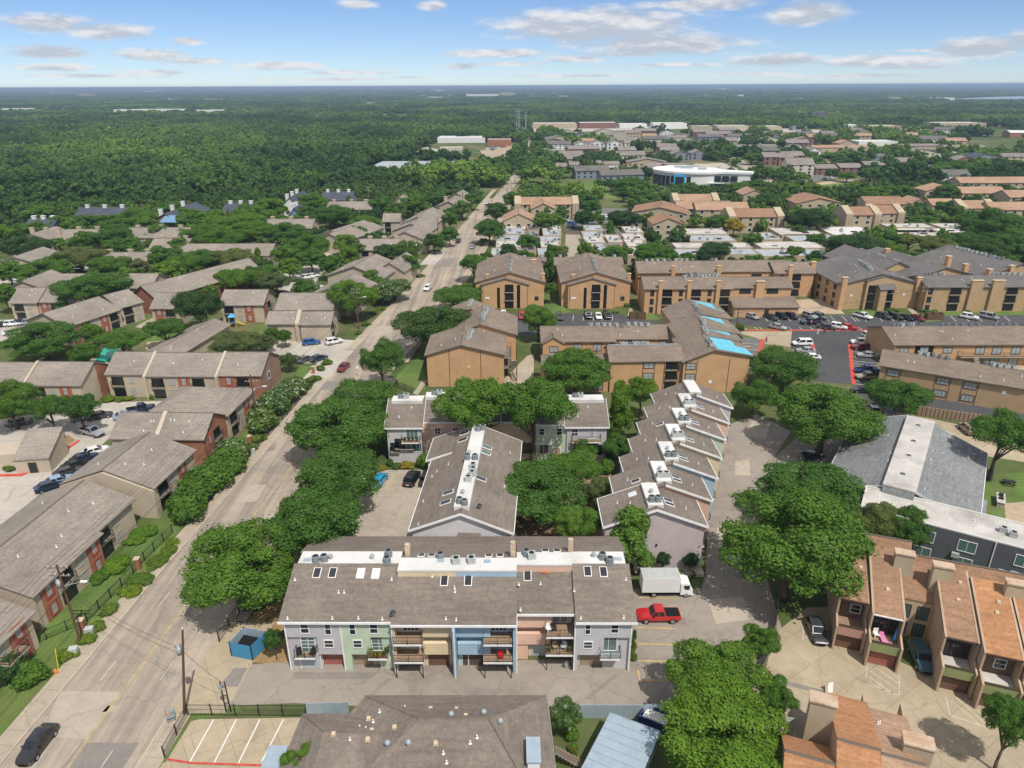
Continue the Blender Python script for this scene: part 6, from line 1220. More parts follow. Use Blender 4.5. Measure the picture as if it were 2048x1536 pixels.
 P = [(26 * math.cos(R(a)),22 * math.sin(R(a)),0) for a in range(64,292,6)] + [(x,y,0) for x,y in ((16,-17.5),(34,-19),(36,-12),(17,-2),(15,8),(19,17))]
 b.part('wall',MB().extr([(x * .96,y * .96,-.3) for x,y,_ in P],(0,0,11.4)),'stucco_white'); ro = b.part('roof',MB().extr([(x,y,11.0) for x,y,_ in P],(0,0,1.2)),'stucco_white'); b.foot(-28,38,-30,24)
 b.part('rear_block',MB().box(2,18,8,20,0,13.4),'siding_cream')
 for u,v,w,d in ((-7,6,9,2.4),(-4,1,7.5,2),(5,-5,5,3),(1,9,6,2.4)): b.part('plant_screen',MB().box(u - w / 2,u + w / 2,v - d / 2,v + d / 2,12.15,13.3),'galv',ro)
 for a in range(140,268,8):
  x,y = 25.1 * math.cos(R(a)),21.2 * math.sin(R(a)); t = R(a)
  put('window',cached('rw',lambda: MB().box(-1.2,1.2,-.25,.4,0,6.6).mesh('window','glass')),b.root,(x,y,2.8),math.atan2(21.2 * math.cos(t),-25.1 * math.sin(t)))
 b.part('blue_panel',MB().box(-13.4,-6.6,-21.2,-17,-.2,10.6),'cyan_wall'); b.part('panel_glass',MB().box(-12.6,-7.4,-21.4,-21.1,3.4,9.4),'glass')
 for u in (1,6,11,16,21): b.part('terrace_slab',MB().box(u,u + 4.6,-20.4,-17.2,5.4,5.8),'stucco_white'); b.part('window',MB().box(u + .3,u + 4.3,-18.6,-16.2,1.0,4.8),'glass'); b.part('window',MB().box(u + .3,u + 4.3,-18.6,-16.2,6.4,9.8),'glass')
midright()
# ---------------------------------------------------------------- trees
late()
def make_crown(name,nl,leaf,nlobe,seed,shape='round',mat='leaf_oak'):
 rg = np.random.default_rng(seed); L = []; 
 while len(L) < nlobe:
  d = rg.normal(size=3); d /= np.linalg.norm(d)
  if shape == 'round':
   rr = rg.uniform(.42,.84); c = d * rr; c[2] *= .85; r = rg.uniform(.15,.29)
   if c[2] < -.5: continue
  elif shape == 'spread':
   rr = rg.uniform(.3,.86); c = d * rr; c[2] = c[2] * .5 + .1; r = rg.uniform(.14,.26)
   if c[2] < -.35: continue
  elif shape == 'cone':
   z = rg.uniform(-.85,.85); w = (.95 - (z + .85) / 1.7 * .8) * .75; a = rg.uniform(0,2 * math.pi); c = np.array([w * math.cos(a) * rg.uniform(.3,1),w * math.sin(a) * rg.uniform(.3,1),z]); r = rg.uniform(.14,.26)
  else:                                           # shrub
   rr = rg.uniform(.2,.7); c = d * rr; c[2] = abs(c[2]) * .9 - .35; r = rg.uniform(.25,.42)
  L.append((c,r))
 C = np.array([l[0] for l in L]); Rr = np.array([l[1] for l in L])
 tot = nl * 3; pick = rg.choice(len(L),tot,p=Rr ** 2 / np.sum(Rr ** 2)); d = rg.normal(size=(tot,3)); d /= np.linalg.norm(d,axis=1)[:,None]
 up = d[:,2] > rg.uniform(-1.1,.5,tot); d,pick = d[up],pick[up]
 # wobble every lobe so that its outline is ragged
 k = rg.normal(size=(len(L),3,3)) * 3; ph = rg.uniform(0,6,size=(len(L),3)); wob = 1 + .10 * np.sum(np.sin(np.einsum('nij,nj->ni',k[pick],d) + ph[pick]),axis=1) / 1.5
 rad = Rr[pick] * wob * (1 - .30 * rg.random(len(pick)) ** 2 + .42 * rg.random(len(pick)) ** 9); p = C[pick] + d * rad[:,None]
 dist = np.linalg.norm(p[:,None,:] - C[None],axis=2) / Rr[None]
 dist[np.arange(len(p)),pick] = 9
 ok = dist.min(axis=1) > .78; p,d = p[ok][:nl],d[ok][:nl]
 return leaf_mesh(name,p,d,leaf,mat,rg)
def make_trunk(seed,shape='round'):
 rg = random.Random(seed); m = MB(); pts = [(0,0,0)]
 r0 = .075; x = y = 0
 for i in range(1,5): x += rg.uniform(-.03,.03); y += rg.uniform(-.03,.03); pts.append((x,y,i * .22))
 for i in range(4): m.tube(pts[i],pts[i + 1],r0 * (1 - .16 * i) * (1.25 if i == 0 else 1),7,r0 * (1 - .16 * (i + 1)))
 if shape != 'cone':
  for i in range(7):
   a = rg.uniform(0,6.28); s = Vector(pts[rg.choice((2,3,4))]); e = s + Vector((math.cos(a) * .38,math.sin(a) * .38,rg.uniform(.2,.45))); m.tube(s,e,.032,5,.018)
   for j in range(2): a2 = a + rg.uniform(-.8,.8); m.tube(e,e + Vector((math.cos(a2) * .3,math.sin(a2) * .3,rg.uniform(.05,.3))),.017,4,.006)
 else: m.tube(pts[4],(x,y,1.5),.03,5,.008)
 return m.mesh('trunk','bark',True)
NEAR = {'round': [make_crown('crown',30000,.044,74,1),make_crown('crown',30000,.044,64,2),make_crown('crown',30000,.044,56,8)],'spread': [make_crown('crown',22000,.046,60,3,'spread'),make_crown('crown',22000,.046,50,4,'spread')],
  'cone': [make_crown('crown',9000,.075,46,5,'cone')],'shrub': [make_crown('crown',3200,.13,16,6,'shrub'),make_crown('crown',3200,.13,14,7,'shrub')]}
MIDC = {'round': [make_crown('crown',5200,.105,46,11),make_crown('crown',5200,.105,40,12)],'spread': [make_crown('crown',5000,.105,44,13,'spread'),make_crown('crown',5000,.105,40,14,'spread')],'cone': [make_crown('crown',2600,.14,30,15,'cone')],'shrub': [make_crown('crown',900,.2,10,16,'shrub')]}
TRUNK = {s: [make_trunk(i + 20,s) for i in range(3)] for s in ('round','spread','cone')}
TN = 0
TREES = []
def tree_at(pos,w,h,mat,shape,label,group,near,name='tree',clear=.45):
 global TN; TN += 1
 o = empty(name,(pos.x,pos.y,0),(TN * 2.4) % 6.28,label,'tree' if name == 'tree' else 'shrub',group)
 hc = min(h * clear * 1.9,w * {'round': .95,'spread': .85,'cone': 9,'shrub': 1.2}[shape],h * .92)
 if shape == 'cone': hc = h * .95
 zc = h - hc * .5 * .85
 cr = (NEAR if near else MIDC)[shape]
 put('crown',cr[TN % len(cr)],o,(0,0,zc if shape != 'shrub' else h * .42),0,(w * .5,w * .5,hc * .5 if shape != 'shrub' else h * .62),mat)
 if shape != 'shrub': put('trunk',TRUNK[shape][TN % 3],o,(0,0,-.05),0,(w * .42 if shape != 'cone' else w * .8,) * 2 + (zc,))
 else: put('stem',cached('stem',lambda: MB().tube((0,0,-.02),(.1,.1,.5),.05).tube((0,0,-.02),(-.12,.05,.5),.04).tube((0,0,-.02),(.02,-.14,.5),.04).mesh('stem','bark')),o,(0,0,0),0,(w * .5,w * .5,h))
 TREES.append((pos.x,pos.y,w)); return o
def T(v,cx,cy,wp,h,mat,shape='round',label=None,group=None,near=True,name='tree'):
 zc = h * (1.3 if v == 'w1' and name == 'tree' else 1.18 if v in ('w2','x2','x3') and name == 'tree' else 1) * {'round': .60,'spread': .66,'cone': .5,'shrub': .45}[shape]; p = GV(v,cx,cy,zc); k = 1.3 if v == 'w1' and name == 'tree' else 1.18 if v in ('w2','x2','x3') and name == 'tree' else 1.06; h *= k if k > 1.1 else 1; w = (1.35 if shape == 'cone' else k) * wp / VIEW[v][2] * depth_at(p) / FPX
 return tree_at(p,w * 1.02,h,'leaf_' + mat,shape,label,group,near,name)
NG = 'large trees round the pastel townhouses'
for a in ((478,1135,245,11,'elm','round','huge dense green tree left of the long front row, overhanging the street'),(632,1048,195,12,'elm','round','dense green tree directly behind the huge street tree'),(676,955,165,11,'oak','round','darker green tree left of the small rear car park'),(678,858,205,11,'elm','round','wide green tree beside the street in the middle of the tree belt'),(730,800,140,10,'oak','round','tree at the top end of the street tree belt, left of the grey end house'),
          (763,722,84,11.5,'elm','round','open crowned street tree standing alone left of the ochre stair block'),(866,652,150,12,'dark','round','big dark rounded tree beside the ochre stair block'),(915,592,110,8,'oak','spread','low spreading dark tree between the street and the left twin block'),(955,815,160,17,'bright','spread','bright green spreading tree before the courtyard row, left one'),(1068,812,165,17,'bright','spread','bright green spreading tree before the courtyard row, right one'),
          (1150,742,140,10,'bright','round','bright green rounded tree in front of the ochre courtyard'),(1237,822,55,11,'bright','cone','slim bright green tree at the right end of the courtyard row'),(1283,788,64,9,'bright','round','bright green tree beside the slim one, before the ochre wall'),(1077,640,68,10,'elm','round','upright green tree between the ochre stair block and the courtyard block'),
          (1075,985,185,9,'oak','round','broad dark oak filling the courtyard between the two rows'),(1150,935,120,8,'oak','spread','dark spreading tree at the far side of the courtyard'),(1155,1052,90,8,'feather','round','yellow green magnolia at the near side of the courtyard'),(1170,900,54,5,'oak','round','small round tree before the green fronted house'),(1232,895,62,6,'elm','round','small green tree at the right end of the courtyard'),(1200,985,70,6.5,'olive','round','greyish green tree at the right of the courtyard'),
          (1262,1085,112,9.8,'feather','cone','feathery light green cypress between the front row and the mauve gable'),(1650,832,205,12.5,'oak','round','big dark tree with thick trunk left of the grey roofed building'),(1570,735,135,10,'oak','round','round dark tree beside the ochre car park'),(1508,792,88,8,'elm','round','mixed green tree at the end of the stepped row'),(1795,792,116,8,'elm','round','loose green tree before the long red kerb block'),
          (1618,980,190,9.5,'oak','round','wide dark green tree beside the grey roofed building'),(1588,1088,285,14.5,'oak','round','tallest leafy tree on the right, over the drive and fence'),(1752,1046,95,8,'olive','round','olive green tree before the charcoal building, left one'),(1815,1056,85,7.5,'oak','round','olive green tree before the charcoal building, right one'),(2005,870,130,13,'elm','spread','tall tree with bare leaning trunk at the right edge'),
          (1425,1345,190,8.5,'elm','spread','sparse branched tree over the end of the front drive'),(1448,1478,265,9,'bright','round','bright green tree at the bottom edge beside the metal shed'),(1548,1390,90,6,'bright','spread','small bright tree at the fence corner of the tan yard'),(1520,1295,74,7,'elm','round','thin tree along the wooden fence'),(2018,1462,105,9,'elm','round','tree at the bottom right edge'),(1130,1432,66,4.5,'crepe','round','flowering crepe myrtle at the right end of the hipped roof house'),(603,1534,74,5.5,'bright','round','small bright tree top at the bottom edge in front of the hipped roof'),(648,1530,16,5,'bright','cone','thin sapling top beside the small bright tree at the bottom edge'),
          (548,1285,40,4.2,'oak','round','small dark tree at the left corner of the lavender house'),(1326,1122,30,3.2,'dark','round','clipped dark shrub tree before the mauve gable, left one'),(1381,1124,33,3.2,'dark','round','clipped dark shrub tree before the mauve gable, right one')):
 T('o',*a[:6],label=a[6],group=NG)
HG2 = 'crepe myrtles planted along the street'
for i,(x,y,w,h) in enumerate(((1060,1200,260,5.6),(1130,1100,270,6),(1210,1010,270,6),(1300,930,270,6),(1385,860,230,5.6),(1530,680,220,6),(1590,610,230,6),(1640,550,220,6),(1700,500,170,5.4))):
 T('v5',x,y,w,h,'crepe' if i > 3 else ('elm','oak')[i % 2],'shrub','tall bushy crepe myrtle along the left pavement',HG2)
LGt = 'shade trees in the left apartment grounds'
for x,y,w,h,m,s in ((60,600,320,9.5,'oak','round'),(285,630,240,8.5,'oak','spread'),(460,630,250,8.5,'oak','spread'),(250,235,420,9,'oak','round'),(500,315,180,6,'elm','round'),(540,200,140,7,'elm','round'),(700,232,290,8,'elm','spread'),(962,165,240,8.5,'oak','spread'),(1160,40,270,12,'dark','round'),(1375,250,280,7,'olive','round'),(1545,250,130,5,'olive','round'),(1592,200,90,5,'elm','round'),(1690,355,112,4.6,'olive','round'),(1240,445,150,5.5,'elm','spread'),(1665,215,90,5,'elm','round')):
 T('v5',x,y,w,h,m,s,'shade tree in the near left apartment grounds',LGt)
for x,y,w,h,m,s in ((30,265,110,8,'bright','round'),(155,335,220,8,'dark','round'),(460,385,240,9,'olive','spread'),(640,270,190,8,'oak','round'),(700,335,170,7,'elm','round'),(345,210,120,8,'bright','round'),(780,180,220,9,'bright','round'),(930,255,160,7,'oak','round'),(500,295,130,7,'elm','round'),(270,480,250,7,'bright','round'),(55,480,150,7,'bright','round'),(560,560,330,9.5,'oak','spread'),(680,585,110,6,'elm','round'),(410,670,120,5,'elm','round'),(650,445,200,7,'elm','round'),(815,458,100,6,'olive','round'),(960,395,170,8,'elm','round'),(975,485,170,7,'bright','round'),(1090,430,180,7,'bright','round'),(1200,410,200,7,'oak','round'),(1365,390,210,8,'olive','spread'),(1165,270,180,8,'elm','round'),(1290,295,210,8,'bright','round'),(1385,200,270,9,'bright','round'),(1510,250,180,8,'elm','round'),(1512,405,70,6,'elm','cone'),(1680,380,140,7,'bright','round'),(1680,260,200,8,'elm','round'),(1820,400,150,7,'elm','round'),(1690,455,130,6,'bright','round'),(1820,330,190,8,'bright','round'),(1400,520,190,8,'elm','spread'),(1580,540,180,6,'olive','round'),(1310,530,130,6,'elm','round'),(860,555,80,5,'elm','round'),(30,620,110,7,'elm','round'),(1110,250,120,7,'bright','round'),(560,110,160,8,'oak','round'),(1130,190,170,9,'elm','round'),(1590,110,170,9,'bright','round'),(1830,80,170,9,'oak','round'),(1930,150,180,9,'elm','round'),(1450,130,130,8,'bright','round'),(1000,120,150,8,'oak','round'),(230,150,160,9,'elm','round'),(420,230,110,8,'bright','round'),(200,240,130,8,'elm','round'),(520,205,150,8,'oak','round'),(640,195,140,8,'elm','round'),(860,215,120,8,'elm','round'),(1090,150,120,8,'elm','round'),(1250,175,130,8,'bright','round'),(1420,165,110,7,'elm','round'),(1560,175,130,8,'elm','round'),(1720,190,120,7,'elm','round'),(1800,150,110,8,'oak','round'),(1050,330,120,7,'bright','round'),(740,510,110,6,'bright','round'),(160,560,120,6,'elm','round'),(330,440,130,7,'elm','round'),(1240,600,80,5,'elm','round')):
 T('w1',x,y,w,h,m,s,'shade tree in the farther left apartment grounds',LGt,near=w > 170)
SGt = 'trees along the street and its far bend'
for x,y,w,h,m,s in ((305,625,260,10,'bright','round'),(550,570,190,6,'crepe','round'),(480,600,150,5.5,'crepe','round'),(620,355,165,8,'oak','round'),(640,440,130,7,'oak','round'),(785,300,130,7,'oak','round'),(875,265,110,7,'oak','round'),(1108,232,170,9,'oak','round'),(1145,130,140,9,'dark','round'),(1018,425,170,9,'bright','spread'),(1458,455,80,12,'elm','cone'),(1465,590,75,6,'elm','round'),(1330,305,110,6,'oak','round'),(1500,370,120,6,'olive','round'),(1975,490,120,7,'elm','round'),(1440,180,160,8,'oak','round'),(1660,170,110,8,'dark','round'),(1815,240,60,7,'oak','cone'),(1240,60,110,9,'oak','round'),(380,195,170,8,'bright','round'),(270,320,140,8,'bright','round'),(330,250,120,7,'oak','round'),(950,110,120,8,'oak','round'),(780,50,120,8,'oak','round'),(660,90,160,9,'oak','round'),(480,90,140,9,'oak','round'),(200,150,200,9,'oak','round'),(70,60,160,9,'oak','round'),(560,120,120,8,'oak','round'),(1000,60,110,8,'oak','round'),(1690,60,120,6,'elm','round'),(1900,170,180,8,'dark','round'),(1990,110,120,7,'dark','round'),(880,170,90,7,'oak','round')):
 T('w2',x,y,w,h,m,s,'tree along the street and its far bend',SGt,near=w > 160)
MGt = 'trees among the peach roofed apartments'
for x,y,w,h,m,s in ((110,845,220,7,'dark','spread'),(120,680,150,7,'elm','round'),(215,700,120,7,'gold','round'),(700,655,280,10,'dark','round'),(970,830,320,10,'dark','round'),(1130,850,240,9,'oak','round'),(1190,800,150,8,'oak','round'),(1330,790,190,8,'olive','spread'),(1480,810,230,8,'olive','spread'),(1640,810,240,9,'oak','round'),(1820,700,330,13,'oak','round'),(1950,780,240,9,'oak','round'),(1800,850,260,9,'dark','round'),(990,540,180,9,'dark','round'),(420,545,200,8,'oak','round'),(570,540,190,8,'oak','round'),(220,470,180,8,'elm','round'),(560,460,150,7,'elm','round'),(720,465,150,6,'bright','round'),(980,450,130,6,'bright','round'),(1080,495,180,7,'elm','round'),(1180,480,140,7,'elm','round'),(1300,490,150,7,'bright','round'),(1400,470,120,7,'bright','round'),(1560,490,180,9,'elm','round'),(1600,330,230,10,'bright','round'),(1520,350,150,8,'bright','round'),(1785,320,110,10,'bright','round'),(1640,620,120,7,'oak','round'),(1570,590,150,8,'oak','round'),(1740,530,100,6,'elm','round'),(1920,470,110,7,'oak','round'),(420,360,110,7,'oak','round'),(500,390,110,8,'oak','round'),(330,270,130,8,'oak','round'),(740,300,110,8,'oak','round'),(850,280,190,10,'oak','round'),(930,385,110,6,'elm','round'),(1080,370,120,7,'elm','round'),(1180,365,100,7,'elm','round'),(1280,385,90,7,'elm','round'),(1350,370,110,7,'elm','round'),(1380,310,130,8,'elm','round'),(340,790,130,6,'oak','round'),(620,730,90,5,'oak','round'),(740,790,120,6,'oak','round'),(1400,670,160,5,'elm','round'),(1890,300,130,8,'oak','round'),(2000,320,120,8,'oak','round'),(430,1015,130,5,'elm','round'),(790,1020,110,5.5,'olive','spread'),(1290,990,120,6,'olive','spread'),(60,420,110,6,'bright','round'),(350,440,150,7,'elm','round')):
 T('x3',x,y,w,h,m,s,'tree among the peach roofed apartments',MGt,near=w > 190)
for x,y,w,h,m,s in ((1640,350,180,9,'elm','round'),(1700,420,160,8,'oak','round'),(1460,340,60,5,'bright','round'),(1530,345,100,7,'oak','round'),(1140,395,80,5,'dark','round'),(1380,420,110,7,'oak','round'),(1410,480,110,7,'oak','round'),(1180,560,160,7,'oak','round'),(1240,510,80,6,'oak','round'),(1365,545,110,7,'dark','round'),(1050,690,130,6,'oak','round'),(1210,745,130,6,'oak','round'),(1520,620,60,7,'oak','cone'),(1610,745,100,5,'oak','round'),(1780,740,200,6,'oak','round'),(1560,560,90,6,'oak','round'),(1870,440,120,8,'oak','round'),(1990,365,80,7,'bright','round'),(1920,620,100,6,'oak','round'),(1600,400,90,7,'oak','round')):
 T('x2',x,y,w,h,m,s,'tree near the meadow and the patio houses','trees near the meadow and patio houses',near=w > 170)
for x,y,w,h in ((230,270,60,6),(240,200,60,6)): T('v6',x,y,w,h,'oak','round','dark young tree beside the block with blue sheets','young trees at the repaired block',near=False)
# --- shrubs: clipped hedge balls, beds and hedges
def S(v,x,y,w,h,mat,label,group=None,near=True): return T(v,x,y,w,h,mat,'shrub',label,group,near,'shrub')
SG = 'shrubs along the left pavement'
for x,y,w,h in ((985,235,90,1.0),(950,290,110,1.1),(890,350,150,1.2),(810,440,150,1.2),(745,510,150,1.2),(640,620,110,1.2),(560,720,110,1.2),(490,800,110,1.2),(380,880,130,1.5)): S('v1',x,y,w,h,'shrub','rounded light green shrub between fence and pavement',SG)
for x,y,w,h in ((640,370,180,1.3),(560,430,150,1.3),(820,170,150,1.2),(770,220,130,1.2)): S('v1',x,y,w,h,'bright','leafy shrub on the lawn below the brick windows','shrubs on the left lawn')
S('v1',60,930,230,4,'dark','dark overgrown shrub at the left edge beside the red kerb'); S('v1',175,975,220,3,'elm','light green overgrown shrub at the end of the red kerb')
for x,y,w,h in ((1520,810,90,1.3),(1480,870,60,1.0),(1870,395,60,1.6),(1790,500,90,1.3),(1830,455,90,1.3),(1910,358,70,1.8),(640,570,90,1.3),(705,575,70,1.2),(760,575,60,.9),(888,562,50,1.4),(45,980,80,1.4)): S('v5',x,y,w,h,'shrub','rounded shrub beside the left apartments','rounded shrubs beside the left apartments')
for x,y,w,h,m in ((290,585,80,1.6,'gold'),(235,590,50,1.3,'shrub'),(160,600,60,1.2,'gold'),(400,555,110,3.6,'bright'),(205,570,40,2,'elm'),(1330,590,110,3,'bright'),(1370,500,110,3.5,'elm'),(215,985,40,1,'elm')): S('v4',x,y,w,h,m,'garden shrub in the townhouse court','garden shrubs in the townhouse court')
for x,y,w,h,m in ((1920,890,60,2.4,'shrub'),(1940,700,50,2.2,'elm')): S('x6',x,y - 460,w,h,m,'leafy plant beside the right end of the grey house','plants beside the grey house')
for x,y,w,h in ((165,820,34,1.8),(160,870,40,1.6),(155,790,26,1.4),(395,470,45,.9),(450,475,40,.9)): S('v3',x,y,w,h,'shrub','small plant in the bed beside the parking stalls','small plants beside the parking stalls')
S('v3',1495,690,60,1.5,'elm','shrub in the recess of the brown townhouses'); S('v3',1490,790,70,.6,'gold','low yellow green plants beside the teal car')
for x,y,w,h in ((1450,255,90,1.8),(1470,330,60,1.4)): S('w6',x,y,w,h,'bright','low shrub on the path beside the metal shed','low shrubs beside the metal shed')
for x,y,w,h in ((440,710,60,1.4),(470,690,60,1.4),(390,780,60,1.4),(340,830,50,1.2),(700,500,60,1.5),(680,480,60,1.5),(1050,310,60,2),(1080,290,60,2),(1640,370,60,1.4),(1910,670,40,1.6),(1850,712,50,.8)): S('w2',x,y,w,h,'shrub','roadside shrub farther up the street','roadside shrubs farther up the street',near=False)
for x,y,w in ((1440,960,160),(860,570,90),(920,570,90),(1180,575,70),(600,560,110),(540,905,110)): S('x4',x,y,w,1.2,'oak','clipped hedge before the ochre blocks at right','clipped hedges before the ochre blocks',near=False)
# ---------------------------------------------------------------- scattered trees and the far wood
def clear_mask(x,y,pad=0.):
 ok = np.ones(len(x),bool)
 for P in FOOT:
  P = np.array([(p[0],p[1]) for p in P]); lo = P.min(0) - pad; hi = P.max(0) + pad
  s = np.where(ok & (x > lo[0]) & (x < hi[0]) & (y > lo[1]) & (y < hi[1]))[0]
  if len(s) == 0: continue
  px,py = x[s],y[s]; c = np.zeros(len(s),bool); n = len(P); j = n - 1
  for i in range(n):
   xi,yi = P[i]; xj,yj = P[j]
   with np.errstate(divide='ignore',invalid='ignore'): c ^= ((yi > py) != (yj > py)) & (px < (xj - xi) * (py - yi) / (yj - yi + 1e-12) + xi)
   j = i
  ok[s[c]] = False
 return ok
_perm = RNG.permutation(256)
def vnoise(x,y,s):
 x = x / s; y = y / s; xi = np.floor(x).astype(int); yi = np.floor(y).astype(int); fx = x - xi; fy = y - yi; fx = fx * fx * (3 - 2 * fx); fy = fy * fy * (3 - 2 * fy)
 h = lambda a,b: _perm[(_perm[a % 256] + b) % 256] / 255.
 return (h(xi,yi) * (1 - fx) + h(xi + 1,yi) * fx) * (1 - fy) + (h(xi,yi + 1) * (1 - fx) + h(xi + 1,yi + 1) * fx) * fy
def jitter_grid(y0,y1,step,xf):
 ys = np.arange(y0,y1,step); X = []; Y = []
 for y in ys: xs = np.arange(-xf(y),xf(y),step); X.append(xs); Y.append(np.full(len(xs),y))
 X = np.concatenate(X); Y = np.concatenate(Y)
 return X + RNG.uniform(-.48,.48,len(X)) * step,Y + RNG.uniform(-.48,.48,len(Y)) * step
def road_clear(x,y):
 xl_ = np.interp(y,[p[0] for p in LEFT],[p[1] for p in LEFT]); m = np.where(y < 430,3.5,-2.2); return (x < xl_ - m) | (x > xl_ + RW + m - .6 * (y > 430)) | (y > 1290)
# a belt of single trees in the gaps of the near middle distance
x,y = jitter_grid(205,470,9.5,lambda q: .72 * q + 20)
ok = clear_mask(x,y,0) & road_clear(x,y); x,y = x[ok],y[ok]
tr = np.array(TREES); d = np.min(np.hypot(x[:,None] - tr[None,:,0],y[:,None] - tr[None,:,1]) / (tr[None,:,2] * .5 + 3.2),axis=1)
dens = vnoise(x,y,40.); keep = (d > .8) & (dens > .2); x,y = x[keep],y[keep]
# keep 8 m off walls so that no crown swallows a house
k2 = np.ones(len(x),bool)
for dx,dy in ((2.3,0),(-2.3,0),(0,2.3),(0,-2.3)): k2 &= clear_mask(x + dx,y + dy) & road_clear(x + dx,y)
x,y = x[k2],y[k2]; o = np.argsort(y); x,y = x[o],y[o]; NSING = 75
REST = (x[NSING:],y[NSING:])
for i in range(min(NSING,len(x))):
 left = x[i] < xl(y[i]); tree_at(Vector((x[i],y[i],0)),random.uniform(6,10),random.uniform(6,9.5),random.choice(('leaf_oak','leaf_elm','leaf_oak','leaf_dark','leaf_bright')),random.choice(('round','round','spread')),'tree in a gap between the %s apartments' % ('left' if left else 'right'),'trees in gaps between the %s apartments' % ('left' if left else 'right'),False)
FARC = bpy.data.collections.new('far_tree_shapes')
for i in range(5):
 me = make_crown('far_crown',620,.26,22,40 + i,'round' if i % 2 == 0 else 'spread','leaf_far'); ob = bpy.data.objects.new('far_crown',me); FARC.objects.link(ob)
gn = bpy.data.node_groups.new('scatter','GeometryNodeTree'); gn.interface.new_socket('Geometry',in_out='INPUT',socket_type='NodeSocketGeometry'); gn.interface.new_socket('Geometry',in_out='OUTPUT',socket_type='NodeSocketGeometry')
gi = gn.nodes.new('NodeGroupInput'); go = gn.nodes.new('NodeGroupOutput'); ip = gn.nodes.new('GeometryNodeInstanceOnPoints'); ci = gn.nodes.new('GeometryNodeCollectionInfo'); ci.inputs['Collection'].default_value = FARC; ci.inputs['Separate Children'].default_value = True; ci.inputs['Reset Children'].default_value = True
na = gn.nodes.new('GeometryNodeInputNamedAttribute'); na.data_type = 'FLOAT_VECTOR'; na.inputs[0].default_value = 'sc'
nr = gn.nodes.new('GeometryNodeInputNamedAttribute'); nr.data_type = 'FLOAT_VECTOR'; nr.inputs[0].default_value = 'rt'
gn.links.new(gi.outputs[0],ip.inputs['Points']); gn.links.new(ci.outputs[0],ip.inputs['Instance']); ip.inputs['Pick Instance'].default_value = True
gn.links.new(na.outputs[0],ip.inputs['Scale']); e2r = gn.nodes.new('FunctionNodeEulerToRotation'); gn.links.new(nr.outputs[0],e2r.inputs[0]); gn.links.new(e2r.outputs[0],ip.inputs['Rotation']); gn.links.new(ip.outputs[0],go.inputs[0])
def scatter(name,x,y,w,h,label=None):
 n = len(x); me = bpy.data.meshes.new(name); me.vertices.add(n); co = np.stack([x,y,h * .5],1); me.vertices.foreach_set('co',co.ravel())
 a = me.attributes.new('sc','FLOAT_VECTOR','POINT'); a.data.foreach_set('vector',np.stack([w * .5,w * .5,h * .55],1).ravel()); r = me.attributes.new('rt','FLOAT_VECTOR','POINT'); r.data.foreach_set('vector',np.stack([np.zeros(n),np.zeros(n),RNG.uniform(0,6.28,n)],1).ravel())
 o = bpy.data.objects.new(name,me); COL.objects.link(o); m = o.modifiers.new('scatter','NODES'); m.node_group = gn; o['kind'] = 'stuff'; o['label'] = label; o['category'] = 'wood'; return o
XS,YS,WS,HS = [],[],[],[]
def addpts(x,y,w,h): XS.append(x); YS.append(y); WS.append(w); HS.append(h)
rx,ry = REST; addpts(rx,ry,RNG.uniform(6.5,10.5,len(rx)),RNG.uniform(6,9.5,len(rx)))
# left: closed wood; right: suburb with gaps
EDGE = [GV('w1',*p) for p in ((-600,150),(-100,190),(430,95),(880,60),(1250,45),(1640,0),(1950,10),(2200,-40))]
ex,ey = np.array([p.x for p in EDGE]),np.array([p.y for p in EDGE]); srt = np.argsort(ex); ex,ey = ex[srt],ey[srt]
x,y = jitter_grid(300,1500,9.6,lambda q: .78 * q + 30)
left = x < np.interp(y,[p[0] for p in LEFT],[p[1] for p in LEFT]); ok = clear_mask(x,y) & road_clear(x,y) & (((x < 0) & left & (y > np.interp(x,ex,ey) - 6)) | (y > 480))
dn = vnoise(x,y,70.) * .6 + vnoise(x,y,25.) * .4; ok &= np.where(left,dn > .05,(dn > np.where(y < 1150,.50,.34)))
x,y = x[ok],y[ok]; kk = .62 + .75 * vnoise(x,y,45.); addpts(x,y,RNG.uniform(10.5,17,len(x)) * kk,RNG.uniform(7.5,13,len(x)) * kk)
x,y = jitter_grid(1500,4200,19,lambda q: .80 * q); dn = vnoise(x,y,260.) * .65 + vnoise(x,y,80.) * .35; ok = (dn > .30) & clear_mask(x,y); x,y = x[ok],y[ok]; addpts(x,y,RNG.uniform(20,30,len(x)),RNG.uniform(9,14,len(x)))
x,y = jitter_grid(4200,20000,75,lambda q: .80 * q); dn = vnoise(x,y,900.) * .6 + vnoise(x,y,300.) * .4; ok = (dn > .30) & clear_mask(x,y); x,y = x[ok],y[ok]; addpts(x,y,RNG.uniform(80,115,len(x)),RNG.uniform(11,17,len(x)))
scatter('distant_wood',np.concatenate(XS),np.concatenate(YS),np.concatenate(WS),np.concatenate(HS),'green wood and suburban trees reaching to the horizon')
